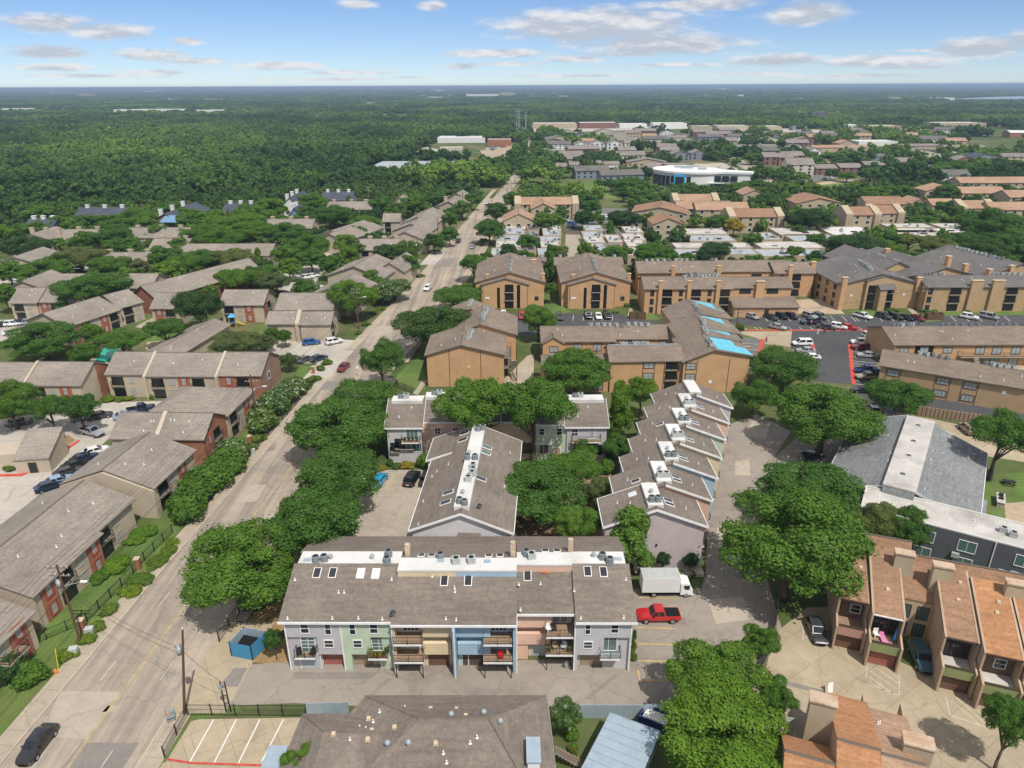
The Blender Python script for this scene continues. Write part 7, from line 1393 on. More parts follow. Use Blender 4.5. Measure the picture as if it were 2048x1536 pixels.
# ---------------------------------------------------------------- vehicles
def loft(sections,closed_ends=True):
 m = MB(); n = len(sections[0]); vs = [p for s in sections for p in s]; fs = []
 for i in range(len(sections) - 1):
  for j in range(n): a,b = i * n + j,i * n + (j + 1) % n; fs.append((a,b,b + n,a + n))
 fs += [tuple(range(n - 1,-1,-1)),tuple(range((len(sections) - 1) * n,len(sections) * n))]
 return m.add(vs,fs)
def sec(x,hw,z0,z1,crown=.03,tum=.93):
 return [(x,-hw * .9,z0),(x,-hw,z0 + .18),(x,-hw * 1.0,(z0 + z1) / 2 + .05),(x,-hw * tum,z1),(x,0,z1 + crown),(x,hw * tum,z1),(x,hw,(z0 + z1) / 2 + .05),(x,hw,z0 + .18),(x,hw * .9,z0)]
CT = {  # length, width, body stations (x, half width scale, z low, z belt), cabin (x0 base, x0 roof, x1 roof, x1 base), belt, roof height, wheel radius, wheel x
 'sedan': (4.75,1.82,[(-2.37,.80,.38,.78),(-2.2,.94,.28,.92),(-1.4,1,.25,.98),(0,1,.22,.95),(1.0,1,.24,.92),(1.9,.96,.26,.80),(2.25,.88,.3,.66),(2.37,.74,.38,.56)],(-1.85,-1.15,.35,1.15),.94,1.44,.33,(-1.42,1.42)),
 'suv': (4.7,1.88,[(-2.35,.86,.45,1.0),(-2.2,.96,.36,1.08),(-1.2,1,.34,1.10),(0,1,.32,1.08),(1.1,1,.34,1.05),(1.95,.97,.36,.98),(2.25,.9,.4,.85),(2.35,.8,.46,.7)],(-2.2,-1.85,.45,1.15),1.07,1.72,.37,(-1.40,1.40)),
 'van': (5.0,1.95,[(-2.5,.88,.42,1.0),(-2.4,.98,.34,1.08),(-1.2,1,.32,1.10),(0,1,.3,1.08),(1.3,1,.32,1.02),(2.05,.96,.34,.92),(2.4,.9,.4,.8),(2.5,.8,.46,.66)],(-2.4,-2.15,.75,1.65),1.06,1.82,.36,(-1.5,1.5)),
 'pickup': (5.4,1.95,[(-2.7,.92,.52,1.05),(-2.6,.98,.46,1.08),(-1.4,1,.42,1.08),(0,1,.4,1.08),(1.2,1,.42,1.06),(2.2,.97,.44,1.0),(2.55,.92,.48,.9),(2.7,.84,.55,.74)],(-.75,-.55,.55,1.15),1.07,1.80,.40,(-1.65,1.65))}
def car_meshes(t):
 Ln,Wd,st,(c0,c1,c2,c3),zb,zr,wr,wx = CT[t]; hw = Wd / 2; D = {}
 b = loft([sec(x,hw * k,a,z) for x,k,a,z in st])
 # cabin shell: base at the belt, roof smaller; glass lies in the sloped sides
 ti = .80 if t != 'van' else .86; base = [(c0,zb - .02),(c3,zb - .06)]
 B = [(c0,-hw * .92,zb),(c3,-hw * .92,zb - .03),(c3,hw * .92,zb - .03),(c0,hw * .92,zb)]; Tp = [(c1,-hw * ti,zr),(c2,-hw * ti,zr),(c2,hw * ti,zr),(c1,hw * ti,zr)]
 mid = [((p[0] + q[0]) / 2,(p[1] + q[1]) / 2,(p[2] + q[2]) / 2) for p,q in zip(Tp[:2],Tp[2:])]
 b.add(B + Tp + [((c1 + c2) / 2,0,zr + .05)],[(0,1,5,4),(1,2,6,5),(2,3,7,6),(3,0,4,7),(4,5,8),(5,6,8),(6,7,8),(7,4,8)])
 if t == 'pickup':
  pass
 D['body'] = b.mesh('body','car_white',False)
 def lerp(p,q,s): return tuple(p[i] + (q[i] - p[i]) * s for i in range(3))
 def pane(p0,p1,p2,p3,n,a=.08,bt=.14,tp=.10):
  L_,R_ = (lerp(p0,p3,bt),lerp(p0,p3,1 - tp)),(lerp(p1,p2,bt),lerp(p1,p2,1 - tp)); q = [lerp(L_[0],R_[0],a),lerp(L_[0],R_[0],1 - a),lerp(L_[1],R_[1],1 - a),lerp(L_[1],R_[1],a)]
  return MB().extr([tuple(Vector(v) + Vector(n) * .004) for v in q],Vector(n) * .018)
 D['windscreen'] = pane(B[1],B[2],Tp[2],Tp[1],(.7,0,.5)).mesh('windscreen','glass_car'); D['rear_window'] = pane(B[3],B[0],Tp[0],Tp[3],(-.7,0,.5)).mesh('rear_window','glass_car')
 for s,(a,c,d,e) in (('l',(B[2],B[3],Tp[3],Tp[2])),('r',(B[0],B[1],Tp[1],Tp[0]))):
  n = (0,.95,.25) if s == 'l' else (0,-.95,.25)
  m1,m2 = lerp(a,c,.5),lerp(e,d,.5)
  D['side_window_' + s + '0'] = pane(a,m1,m2,e,n,.09).mesh('side_window','glass_car'); D['side_window_' + s + '1'] = pane(m1,c,d,m2,n,.09).mesh('side_window','glass_car')
 w = MB(); w.cyl(0,0,-.11,.11,wr,16); w.v = [(x,z,y) for x,y,z in w.v]; w.f = [f[::-1] for f in w.f]; D['tyre'] = w.mesh('wheel','rubber',False)
 r = MB(); r.cyl(0,0,-.125,.125,wr * .64,12); r.v = [(x,z,y) for x,y,z in r.v]; r.f = [f[::-1] for f in r.f]; D['rim'] = r.mesh('rim','rim')
 xf,xr = st[-1][0],st[0][0]; zf,zl = st[-1][3],st[0][3]
 D['headlight'] = MB().extr([(xf - .16,-.2,zf - .05),(xf - .05,-.2,zf - .12),(xf - .14,.2,zf - .04),(xf - .3,.2,zf + .05)],(0,0,.12)).mesh('headlight','lamp_lens'); D['taillight'] = MB().box(xr - .01,xr + .12,-.16,.16,zl - .22,zl - .02).mesh('taillight','lamp_red')
 D['grille'] = MB().box(xf - .03,xf + .02,-hw * .5,hw * .5,zf - .3,zf - .1).mesh('grille','rubber'); D['plate'] = MB().box(xr - .03,xr,-.26,.26,.55,.68).mesh('number_plate','trim_white')
 D['mirror'] = MB().box(c3 - .45,c3 - .3,0,.17,zb + .02,zb + .16).mesh('wing_mirror','rubber')
 if t == 'pickup': D['bed'] = MB().box(-2.6,-.85,-hw * .82,hw * .82,1.09,1.115).mesh('bed','rubber')
 return D
CM = {t: car_meshes(t) for t in CT}
CARN = 0
def car(t,pos,head,col,label,group,near=False,dark=False):
 """head = heading in degrees, 0 = +x"""
 global CARN; CARN += 1; D = CM[t]; hw = CT[t][1] / 2; wr = CT[t][6]
 nm = {'sedan': 'car','suv': 'sport_utility_car','van': 'van','pickup': 'pickup_truck'}[t]
 o = empty(nm,(pos[0],pos[1],.035),R(head),label,{'sedan': 'car','suv': 'car','van': 'van','pickup': 'pickup'}[t],group)
 bo = put('body',D['body'],o,mat='car_' + col); put('windscreen',D['windscreen'],o); put('rear_window',D['rear_window'],o)
 for k in ('l0','l1','r0','r1'): put('side_window',D['side_window_' + k],o)
 for x in CT[t][7]:
  for s in (-1,1): w = put('wheel',D['tyre'],o,(x,s * (hw - .1),wr)); put('rim',D['rim'],w)
 for s in (-1,1):
  put('headlight',D['headlight'],o,(0,s * hw * .62,0),0,(1,-s if s else 1,1)); put('taillight',D['taillight'],o,(0,s * hw * .68,0)); put('wing_mirror',D['mirror'],o,(0,s * hw * .9,0),0,(1,s,1))
 put('grille',D['grille'],o); put('number_plate',D['plate'],o)
 if t == 'pickup': put('bed',D['bed'],o)
 return o
def C(v,x,y,t,col,head,label,group=None): return car(t,GV(v,x,y,.5),head,col,label,group)
NC = 'cars near the pastel townhouses'
C('v1',215,1400,'sedan','black',-92,'black saloon driving down the street at the bottom left',NC); C('v3',1046,750,'sedan','charcoal',-97,'dark grey saloon parked by the pink garage front',NC); C('v3',1550,885,'suv','teal',-100,'teal estate car parked between the brown townhouses',NC)
C('o',1316,1232,'pickup','red',180,'bright red pickup truck parked beside the long front row',NC); C('v4',150,668,'sedan','cyan',78,'bright cyan car in the rear car park of the townhouses',NC); C('v4',318,660,'suv','black',78,'black car in the rear car park of the townhouses',NC); C('v4',400,655,'suv','charcoal',78,'dark car half hidden by the eave in the rear car park',NC); C('v6',685,962,'sedan','black',20,'black car under the big tree left of the grey roofed building',NC)
C('v3',845,1125,'suv','black',70,'black car under the trees at the fence of the tan yard',NC)
SGc = 'cars driving on the street'
C('o',687,735,'sedan','maroon',-101,'dark red saloon driving down the street',SGc); C('o',855,577,'suv','white',-98,'white car driving down the middle of the street',SGc); C('o',945,494,'sedan','silver',84,'silver car driving up the street',SGc); C('o',917,483,'suv','charcoal',-98,'dark car driving down the far part of the street',SGc); C('o',973,407,'suv','white',-98,'tiny white car at the street bend',SGc)
LC = 'cars in the left apartment car parks'
for x,y,t,c,h,lb in ((1822,250,'suv','blue',20,'bright blue car at the street side car park of the left apartments'),(1955,245,'suv','white',35,'white car at the street side car park of the left apartments'),(1783,348,'sedan','grey',60,'grey saloon beside the street lawn'),(1865,342,'sedan','navy',50,'blue saloon at the corner of the street lawn'),(540,775,'pickup','silver',-25,'grey pickup truck near the blue skip'),(585,678,'sedan','charcoal',30,'dark saloon under the shade trees of the car park'),(490,685,'sedan','silver',30,'silver saloon under the shade trees of the car park'),(735,675,'sedan','lightblue',35,'pale blue saloon behind the twin roofed block'),(825,640,'pickup','navy',25,'dark blue pickup truck behind the twin roofed block'),(560,885,'sedan','white',40,'white saloon beside the gable of the middle block'),(495,925,'sedan','navy',40,'navy saloon below the white one'),(445,965,'sedan','black',40,'black saloon below the navy one'),(400,1005,'sedan','charcoal',40,'charcoal saloon below the black one'),(345,1058,'sedan','lightblue',40,'pale blue saloon by the corner of the long block'),(295,1090,'sedan','navy',40,'navy saloon lowest in the line beside the long block'),(110,715,'sedan','grey',30,'grey saloon under the left edge trees')): C('v5',x,y,t,c,h,lb,LC)
for x,y,t,c,h,lb in ((80,785,'suv','white',20,'white car at the far left lot, first from the left'),(130,780,'suv','charcoal',20,'dark car at the far left lot beside the white one'),(185,776,'suv','silver',20,'silver car at the far left lot, third from the left'),(70,835,'sedan','white',30,'white saloon at the front of the far left lot'),(15,790,'sedan','black',20,'black saloon at the edge of the far left lot'),(470,478,'suv','maroon',20,'maroon car beside the three chimney block'),(455,462,'suv','navy',20,'navy car behind the maroon one'),(95,523,'suv','white',10,'white car behind the bright round tree'),(1345,465,'suv','white',20,'white car at the back of the middle left lot'),(1415,463,'sedan','silver',20,'silver car at the back of the middle left lot'),(1455,458,'sedan','maroon',20,'red car at the back of the middle left lot'),(1798,512,'suv','white',20,'white car in the middle left lot by the island'),(1832,502,'sedan','white',20,'white saloon beside the island car'),(1968,382,'sedan','silver',15,'silver car at the top of the left lot'),(1890,424,'sedan','charcoal',15,'dark car at the top of the left lot'),(1655,604,'sedan','grey',80,'grey saloon by the brick end of the left lot'),(1790,612,'pickup','navy',20,'navy pickup truck by the street chain of roofs'),(1855,568,'sedan','white',35,'white saloon by the street chain of roofs')): C('w1',x,y,t,c,h,lb,LC)
RC = 'cars in the ochre apartment car park'
for x,y,t,c,h,lb in ((318,102,'sedan','silver',-60,'silver saloon first in the back row of the ochre car park'),(435,106,'sedan','charcoal',-60,'dark saloon second in the back row of the ochre car park'),(497,102,'suv','black',-62,'black car third in the back row of the ochre car park'),(557,102,'suv','black',-62,'black car fourth in the back row of the ochre car park'),(675,100,'suv','silver',-62,'silver car fifth in the back row of the ochre car park'),(737,104,'suv','grey',-62,'grey car sixth in the back row of the ochre car park'),(1000,102,'pickup','white',-55,'white pickup truck in the back row of the ochre car park'),(1128,102,'suv','charcoal',-60,'dark grey car right of the white pickup'),(1200,105,'suv','black',-60,'black car second right of the white pickup'),(1265,108,'sedan','black',-60,'black saloon third right of the white pickup'),(1330,112,'sedan','maroon',-60,'maroon saloon beside the brown bin enclosure'),(1655,106,'suv','white',-40,'white car right of the brown bin enclosure'),(1775,104,'van','silver',-50,'silver van right of the brown bin enclosure'),
                          (677,138,'pickup','navy',180,'navy pickup truck driving through the ochre car park'),(480,167,'sedan','silver',-40,'silver saloon alone at the red kerb row'),(780,167,'sedan','charcoal',-30,'dark saloon at the red kerb row'),(850,166,'suv','white',-30,'white car at the red kerb row'),(912,168,'sedan','red',-30,'red saloon at the red kerb row'),(628,268,'van','white',180,'white covered van at the middle of the ochre car park'),(1045,230,'suv','white',-70,'white car at the corner of the two storey block'),(985,262,'suv','white',170,'white car in the red kerb side row'),(990,292,'suv','maroon',170,'maroon car in the red kerb side row'),(1028,340,'sedan','silver',170,'silver saloon in the red kerb side row'),(1025,432,'pickup','blue',0,'blue pickup truck in the red kerb side row'),(1030,474,'pickup','beige',180,'beige pickup truck in the red kerb side row'),(650,312,'sedan','silver',175,'silver saloon behind the round dark tree'),(680,352,'sedan','white',175,'white saloon partly behind the round dark tree'),(255,425,'suv','grey',10,'grey car beside the blue boom lift'),(1065,675,'sedan','silver',80,'silver saloon behind the loose green tree'),(1155,695,'suv','silver',70,'silver car before the grey roofed building'),(1643,795,'suv','beige',85,'beige car in the lot behind the grey roofed building'),(1728,810,'sedan','white',80,'white saloon in the lot behind the grey roofed building'),(1000,555,'sedan','black',170,'black car last in the red kerb side row')): C('v6',x,y,t,c,h,lb,RC)
for v,x,y,t,c,h,lb in (('z8',218,310,'pickup','black',-88,'black pickup truck before the right twin block'),('z8',340,318,'sedan','white',-88,'white saloon before the right twin block'),('z8',445,312,'van','black',-86,'black van before the right twin block'),('z8',1158,450,'suv','white',-88,'white car behind the courtyard block'),('z8',1165,592,'suv','silver',-88,'silver car between courtyard block and repaired block'),('w2',1297,742,'suv','red',-88,'red car before the left twin block'),('w2',1190,725,'sedan','white',-88,'white saloon before the left twin block'),('w2',1520,745,'suv','charcoal',-88,'dark car between the twin blocks'),('w2',1460,750,'sedan','grey',-88,'grey saloon between the twin blocks')): C(v,x,y,t,c,h,lb,RC)
FC = 'cars in the distant car parks'
for v,x,y,t,c,h,lb in (('x2',1250,545,'suv','black',0,'black car beside the peach gable'),('x2',1255,560,'suv','white',0,'white car beside the peach gable'),('x2',1262,530,'sedan','navy',0,'navy saloon beside the peach gable'),('x2',1300,580,'suv','blue',10,'blue car at the mouth of the concrete alley'),('x2',1295,598,'sedan','navy',10,'navy saloon at the mouth of the concrete alley'),('x2',1478,538,'suv','white',10,'white car in the far asphalt lot, front one'),('x2',1482,550,'sedan','silver',10,'silver saloon in the far asphalt lot'),('x2',1475,525,'sedan','white',10,'white saloon in the far asphalt lot, rear one'),('x2',1585,515,'sedan','lightblue',20,'pale blue saloon in the far asphalt lot'),('x2',1265,735,'sedan','charcoal',80,'dark saloon in the concrete alley'),('x2',1258,722,'sedan','silver',80,'silver saloon in the concrete alley'),('x3',1400,612,'sedan','red',5,'red saloon by the brown three storey block'),('x3',1475,638,'suv','charcoal',5,'dark car right of the red saloon'),('x3',1525,652,'pickup','black',5,'black pickup truck right of the red saloon'),('x3',560,405,'suv','charcoal',80,'dark car before the grey balcony block'),('x3',790,400,'sedan','silver',80,'silver saloon before the brick row'),('x3',830,397,'sedan','white',80,'white saloon before the brick row')): C(v,x,y,t,c,h,lb,FC)
for i,(x,y,c) in enumerate(((805,140,'white'),(825,138,'silver'),(845,136,'lightblue'),(870,134,'white'),(885,130,'grey'),(905,128,'red'),(835,145,'charcoal'))): C('x2',x,y,('suv','sedan')[i % 2],c,20,'parked car at the distant school lot beside the street','cars at the distant school lot')
# --- white box truck
def truck():
 p = G(1334,1176,.8); o = empty('box_truck',(p.x,p.y,.03),0,'white box truck with grey cargo body beside the mauve gable','truck')
 MB().box(-3.5,1.4,-1.12,1.12,.95,3.2).build('cargo_body','stucco_white',o)
 MB().box(-3.46,1.36,-1.08,1.08,3.2,3.23).build('cargo_roof','ac_pale',o); MB().box(-3.3,1.5,-.9,.9,.62,.94).build('chassis','rubber',o)
 loft([[(1.55,-1.0,.45),(1.55,1.0,.45),(1.55,1.0,2.15),(1.55,-1.0,2.15)],[(2.2,-1.0,.45),(2.2,1.0,.45),(2.2,.95,2.2),(2.2,-.95,2.2)],[(2.75,-1.0,.4),(2.75,1.0,.4),(2.75,.9,2.05),(2.75,-.9,2.05)],[(3.15,-.98,.4),(3.15,.98,.4),(3.15,.9,1.25),(3.15,-.9,1.25)]]).build('cab','car_white',o)
 MB().extr([(2.80,-.8,1.98),(3.14,-.85,1.32),(3.14,.85,1.32),(2.80,.8,1.98)],(.03,0,.02)).build('windscreen','glass_car',o)
 for s in (-1,1):
  MB().box(1.75,2.7,s * .955 - .03,s * .955 + .03,1.25,1.9).build('side_window','glass_car',o)
  for x in (-1.9,2.35): w = put('wheel',CM['pickup']['tyre'],o,(x,s * .88,.42)); put('rim',CM['pickup']['rim'],w)
  put('headlight',cached('tl',lambda: MB().box(-.02,.04,-.15,.15,-.08,.08).mesh('headlight','lamp_lens')),o,(3.15,s * .75,.75))
 MB().box(3.1,3.25,-1,1,.35,.55).build('bumper','trim_white',o)
truck()
# ---------------------------------------------------------------- street furniture and small things
def pole(pos,h,label,arms=True,lamp=None,tank=False,group='wooden utility poles',lean=0.):
 o = empty('utility_pole',(pos.x,pos.y,0),0,label,'pole',group)
 MB().tube((0,0,-.3),(lean,0,h),.17,8,.11).build('shaft','pole_wood',o)
 if arms:
  for z in ((h - .35,) if h < 10 else (h - .4,h - 1.5)):
   MB().box(-1.2,1.2,-.07,.07,z - .07,z + .07).build('crossarm','wood_grey',o)
   for x in (-1.05,-.45,.45,1.05): put('insulator',cached('ins',lambda: MB().cyl(0,0,0,.2,.05,6,.03).mesh('insulator','trim_white')),o,(x,0,z + .07))
 if tank: MB().cyl(-.42 + lean * .78,0,h - 3.2,h - 2.2,.28,12).cyl(-.42 + lean * .78,0,h - 2.2,h - 2.1,.28,12,.12).build('transformer','galv',o,True)
 if lamp: MB().tube((0,0,h - 3),(lamp * 2.2,.3,h - 2.6),.04).build('lamp_arm','galv',o); MB().box(lamp * 2.0 - .1,lamp * 2.0 + .7 * lamp if lamp > 0 else lamp * 2.0 + .1,.2,.45,h - 2.7,h - 2.55).build('lamp_head','trim_white',o) if lamp > 0 else MB().box(lamp * 2.7,lamp * 2.0,.2,.45,h - 2.7,h - 2.55).build('lamp_head','trim_white',o)
 return o
PL = [G(163,1290),GV('v5',1560,760) + Vector((-1.5,0,0)),GV('w2',345,815),GV('w2',695,470),GV('w2',810,330),GV('w2',915,215),GV('w2',955,150)]
LB = ['wooden utility pole with transformer and street lamp beside the left lawn','utility pole rising behind the flowering crepe myrtles','utility pole beside the bright tree at the car park entry','utility pole at the red paved corner','utility pole with crossarms before the receding grey roofs','utility pole among the street trees, second from the bend','utility pole among the street trees, nearest to the bend']
tops = []
for i,p in enumerate(PL):
 h = 11.8; pole(p,h,LB[i],True,1 if i in (0,1,2) else None,i in (0,3)); tops.append(Vector((p.x,p.y,h - .15)))
pole(G(368,1429),11.6,'leaning wooden utility pole with grey transformer at the corner of the small car park',False,None,True,lean=2.0)
MB().cyl(0,0,11.55,11.9,.05,6).build('pole_pin','trim_white',bpy.data.objects['utility_pole.007'],loc=(2.0,0,0)) if 'utility_pole.007' in bpy.data.objects else None
for p,lb,h in ((GV('z8',1965,760),'tall wooden pole beside the blue boom lift',11),(GV('x4',795,680),'utility pole before the ochre chimney wall block',11),(GV('v6',545,560),'utility pole behind the round dark tree',10)): pole(p,h,lb,True)
tops2 = [GV('z8',-300,340,9),GV('z8',1965,760) + Vector((0,0,10.8)),GV('x4',795,680) + Vector((0,0,10.8))]
def wire(pts,r,label,group,sag=.8):
 P = []
 for a,b in zip(pts,pts[1:]):
  L = (b - a).length; n = max(6,int(L / 6))
  for i in range(n): t = i / n; P.append(a.lerp(b,t) - Vector((0,0,sag * (L / 40) * 4 * t * (1 - t))))
 P.append(pts[-1]); k = 4; vs = []; fs = []
 for i,q in enumerate(P):
  d = (P[min(i + 1,len(P) - 1)] - P[max(i - 1,0)]).normalized(); e = d.cross(Vector((0,0,1))).normalized(); g_ = e.cross(d)
  vs += [q - P[0] + (e * math.cos(1.571 * j) + g_ * math.sin(1.571 * j)) * r for j in range(k)]
  if i: fs += [((i - 1) * k + j,(i - 1) * k + (j + 1) % k,i * k + (j + 1) % k,i * k + j) for j in range(k)]
 tag(MB().add(vs,fs).build('overhead_wire','iron',None,loc=P[0]),label,'wire',group)
WG = 'overhead wires'
start = Vector((tops[0].x - 2.5,20,11.8))
for k,dx in enumerate((-1.05,-.45,.45,1.05)): wire([start + Vector((dx,0,0))] + [t + Vector((dx,0,.2)) for t in tops],.022,'upper overhead wire along the left side of the street',WG)
wire([start + Vector((0,0,-3.4))] + [t + Vector((.15,0,-3.4)) for t in tops],.04,'thick lower overhead cable along the left side of the street',WG,1.0)
wire([tops[0] + Vector((.2,0,-3)),G(368,1429) + Vector((1.4,0,9.2))],.02,'service wire crossing the street to the leaning pole, upper one',WG,1.4); wire([tops[0] + Vector((.2,0,-3.6)),G(368,1429) + Vector((1.3,0,8.4))],.02,'service wire crossing the street to the leaning pole, lower one',WG,1.6)
hp = GV('v1',1310,1215); wire([G(368,1429) + Vector((1.5,0,8.8)),hp + Vector((0,0,4.2))],.025,'service wire from the leaning pole to the gate frame',WG,1.8)
for k in (0,.5): wire([t + Vector((0,k,0)) for t in tops2],.02,'wire across the ochre car park',WG,1.2)
# gate frame beside the drive
o = empty('gate_frame',(hp.x,hp.y,0),0,'dark steel frame with meters standing beside the front drive','frame')
for dx in (-.25,.25): MB().box(dx - .05,dx + .05,-.05,.05,-.1,4.3).build('post','iron',o)
for z in (1.2,2.4,3.6): MB().box(-.25,.25,-.03,.03,z - .03,z + .03).build('rail','iron',o)
MB().box(-.5,-.1,-.15,.1,3.3,3.9).build('meter_box','galv',o)
# --- fences
def fence(pts,h,label,mat='iron',step=2.4,panel='bars',group=None,name='fence'):
 o = empty(name,(pts[0].x,pts[0].y,0),0,label,'fence',group); P = [p - pts[0] for p in pts]
 for a,b in zip(P,P[1:]):
  L = (b - a).length; n = max(1,round(L / step)); d = (b - a) / n; ang = math.atan2(d.y,d.x); l = d.length
  for i in range(n):
   q = a + d * i
   put('post',cached(('post',mat,h),lambda: MB().box(-.05,.05,-.05,.05,-.1,h + .08).mesh('post',mat)),o,q,ang)
   if panel == 'bars':
    def mk():
     m = MB()
     for z in (.15,h - .08): m.box(0,l,-.02,.02,z - .02,z + .02)
     k = int(l / .16)
     for j in range(1,k): m.box(l * j / k - .01,l * j / k + .01,-.01,.01,.1,h)
     return m.mesh('picket_panel',mat)
    pn = put('picket_panel',cached(('bars',round(l,2),h,mat),mk),o,q,ang); pn['kind'] = 'stuff'
   else:
    w = panel; k = max(1,round(l / w)); w_ = l / k; me = cached(('brd',round(w_,3),h,mat),lambda: MB().box(.01,w_ - .01,-.025,.025,0,h).mesh('board',mat))
    for j in range(k): put('board',me,o,q + d.normalized() * (w_ * j),ang,(1,1,random.uniform(.96,1.03)))
 put('post',cached(('post',mat,h),lambda: None),o,P[-1]); return o
fence([GV('v1',945,1480),GV('v1',1080,1235),GV('v1',1760,1240)],1.6,'black iron picket fence round the small tan car park')
fence([GV('v1',20,905),GV('v1',500,700),GV('v1',700,500),GV('v1',830,350),GV('v1',990,190)],1.5,'black iron picket fence along the left pavement'); fence([Vector((-35.6,66.5,0)),Vector((-34.6,74,0)),Vector((-33,84,0))],1.6,'black iron picket fence behind the blue bin enclosure'); fence([Vector((-49.2,98,0)),Vector((-46.2,128,0)),Vector((-44.6,148,0))],1.5,'black iron picket fence behind the crepe myrtles')
fence([GV('w2',570,1160),GV('w2',660,1190)],1.6,'short iron fence by the ochre stair block'); fence([GV('w2',590,1030),GV('w2',720,900)],1.6,'iron fence beside the lawn of the ochre stair block')
fence([GV('v1',1765,1240),GV('v1',2000,1235)],1.9,'pale blue ribbed metal fence left of the hipped roof','galv_blue',2.4,.3)
fence([GV('w6',1495,196),GV('w6',1905,196)],1.9,'pale blue ribbed metal fence behind the metal shed','galv_blue',2.4,.3)
fence([GV('v3',855,640),GV('v3',845,760),GV('v3',800,930),GV('v3',760,1020)],1.8,'weathered wooden board fence between the drive and the tan yard','wood_grey',2.4,.3)
fence([GV('v3',740,1165),GV('v3',930,1225)],1.4,'white board fence at the corner of the tan yard','trim_white',2.4,.4); fence([GV('x2',1255,640),GV('x2',1365,642)],1.8,'grey board fence closing the concrete alley','wood_grey',3,.8); fence([GV('x2',1590,790),GV('x2',1700,775)],2.2,'dark board fence behind the right twin block','wood_grey',3,.8)
p,q = GV('v6',1345,708),GV('v6',1760,768)
o = empty('fence',(p.x,p.y,0),0,'dark green screen fence with tan wooden posts behind the grey roofed building','fence'); n = 16; d = (q - p) / n; ang = math.atan2(d.y,d.x)
for i in range(n + 1): put('post',cached('fp',lambda: MB().box(-.3,.3,-.12,.12,-.1,2.0).mesh('post','deck')),o,d * i,ang)
for i in range(n): put('screen_panel',cached('fs',lambda: MB().box(.3,d.length - .3,-.03,.03,.1,1.8).mesh('screen_panel','siding_charcoal')),o,d * i,ang)
# --- blue bin enclosure
def enclosure():
 P = [GV('v1',*a) for a in ((1330,895),(1450,920),(1535,835),(1430,790))]; o = empty('bin_enclosure',(P[0].x,P[0].y,0),0,'bright blue panelled bin enclosure beside the front drive','enclosure'); L = [p - P[0] for p in P]
 L = [Vector((0,0,0)),L[1],L[2],L[2] + (L[0] - L[1]) * 1.05]
 for a,b in zip(L,L[1:] + L[:1]):
  n = 5; d = (b - a) / n; ang = math.atan2(d.y,d.x)
  for i in range(n): put('panel',cached(('ep',round(d.length,2)),lambda: MB().box(.01,d.length - .01,-.03,.03,.1,2.1).mesh('panel','panel_blue')),o,a + d * i,ang); put('lining',cached(('el',round(d.length,2)),lambda: MB().box(.01,d.length - .01,.032,.05,.9,2.05).mesh('lining','galv_blue')),o,a + d * i,ang)
  put('post',cached('epost',lambda: MB().box(-.06,.06,-.06,.06,0,2.2).mesh('post','iron')),o,a)
 c = P[0] + (L[0] + L[1] + L[2] + L[3]) / 4; s = empty('skip',(c.x,c.y,0),math.atan2((L[1]).y,(L[1]).x),'blue skip with black lid inside the bin enclosure','skip')
 MB().extr([(-1.0,-.6,.15),(1.0,-.6,.15),(1.0,.7,.15),(-1.0,.7,.15)],(0,0,1.15)).build('tub','bin_blue',s); MB().extr([(-1.05,-.65,1.3),(1.05,-.65,1.3),(1.05,.75,1.5),(-1.05,.75,1.5)],(0,0,.06)).build('lid','rubber',s)
enclosure()
def skip(pos,rz,label,full=False):
 s = empty('skip',(pos.x,pos.y,0),rz,label,'skip'); m = MB(); m.box(-1.5,1.5,-.9,-.8,.1,1.5).box(-1.5,1.5,.8,.9,.1,1.5).box(-1.5,-1.4,-.8,.8,.1,1.5).box(1.4,1.5,-.8,.8,.1,1.5).box(-1.4,1.4,-.8,.8,.1,.3); m.build('tub','navy',s)
 for x in (-.9,0,.9): MB().box(x - .06,x + .06,-.98,-.9,.1,1.45).build('rib','navy',s)
 MB().box(-1.55,1.55,-.95,-.78,1.45,1.55).box(-1.55,1.55,.78,.95,1.45,1.55).build('rim','navy',s)
 if full: MB().extr([(-1.3,-.7,1.0),(1.2,-.7,1.0),(1.3,.7,1.0),(-1.2,.75,1.0)],(.1,0,.25)).build('rubbish','paint_white',s)
skip(GV('v5',325,825),R(10),'navy blue skip beside the lean-to shelter'); skip(GV('w6',1840,230),R(-28),'navy blue skip filled with white rubbish beside the metal shed',True)
# --- cabinets, bins, signs
def cabinet(v,x,y,label,m='ac_pale',s=1.):
 p = GV(v,x,y); o = empty('utility_cabinet',(p.x,p.y,0),.2,label,'cabinet','utility cabinets'); MB().box(-.45 * s,.45 * s,-.35 * s,.35 * s,0,1.1 * s).build('case',m,o); MB().box(-.48 * s,.48 * s,-.38 * s,.38 * s,1.1 * s,1.16 * s).build('lid',m,o)
cabinet('v1',520,775,'pale grey utility cabinet beside the left utility pole'); cabinet('v1',430,890,'pale grey utility cabinet nearest the red kerb'); cabinet('v5',1480,905,'white utility cabinet beside the brick pier')
for v,x,y,lb in (('v1',797,395,'brick pier in the iron fence above the pavement shrubs'),('v1',480,750,'brick pier beside the left utility pole'),('v5',1465,845,'brick pier beside the white cabinet'),('v5',1835,430,'brick pier at the street car park')):
 p = GV(v,x,y); o = empty('brick_pier',(p.x,p.y,0),.1,lb,'pier','brick fence piers'); MB().box(-.3,.3,-.3,.3,-.1,1.7).build('shaft','brick',o); MB().box(-.38,.38,-.38,.38,1.7,1.85).build('cap','cap_tan',o)
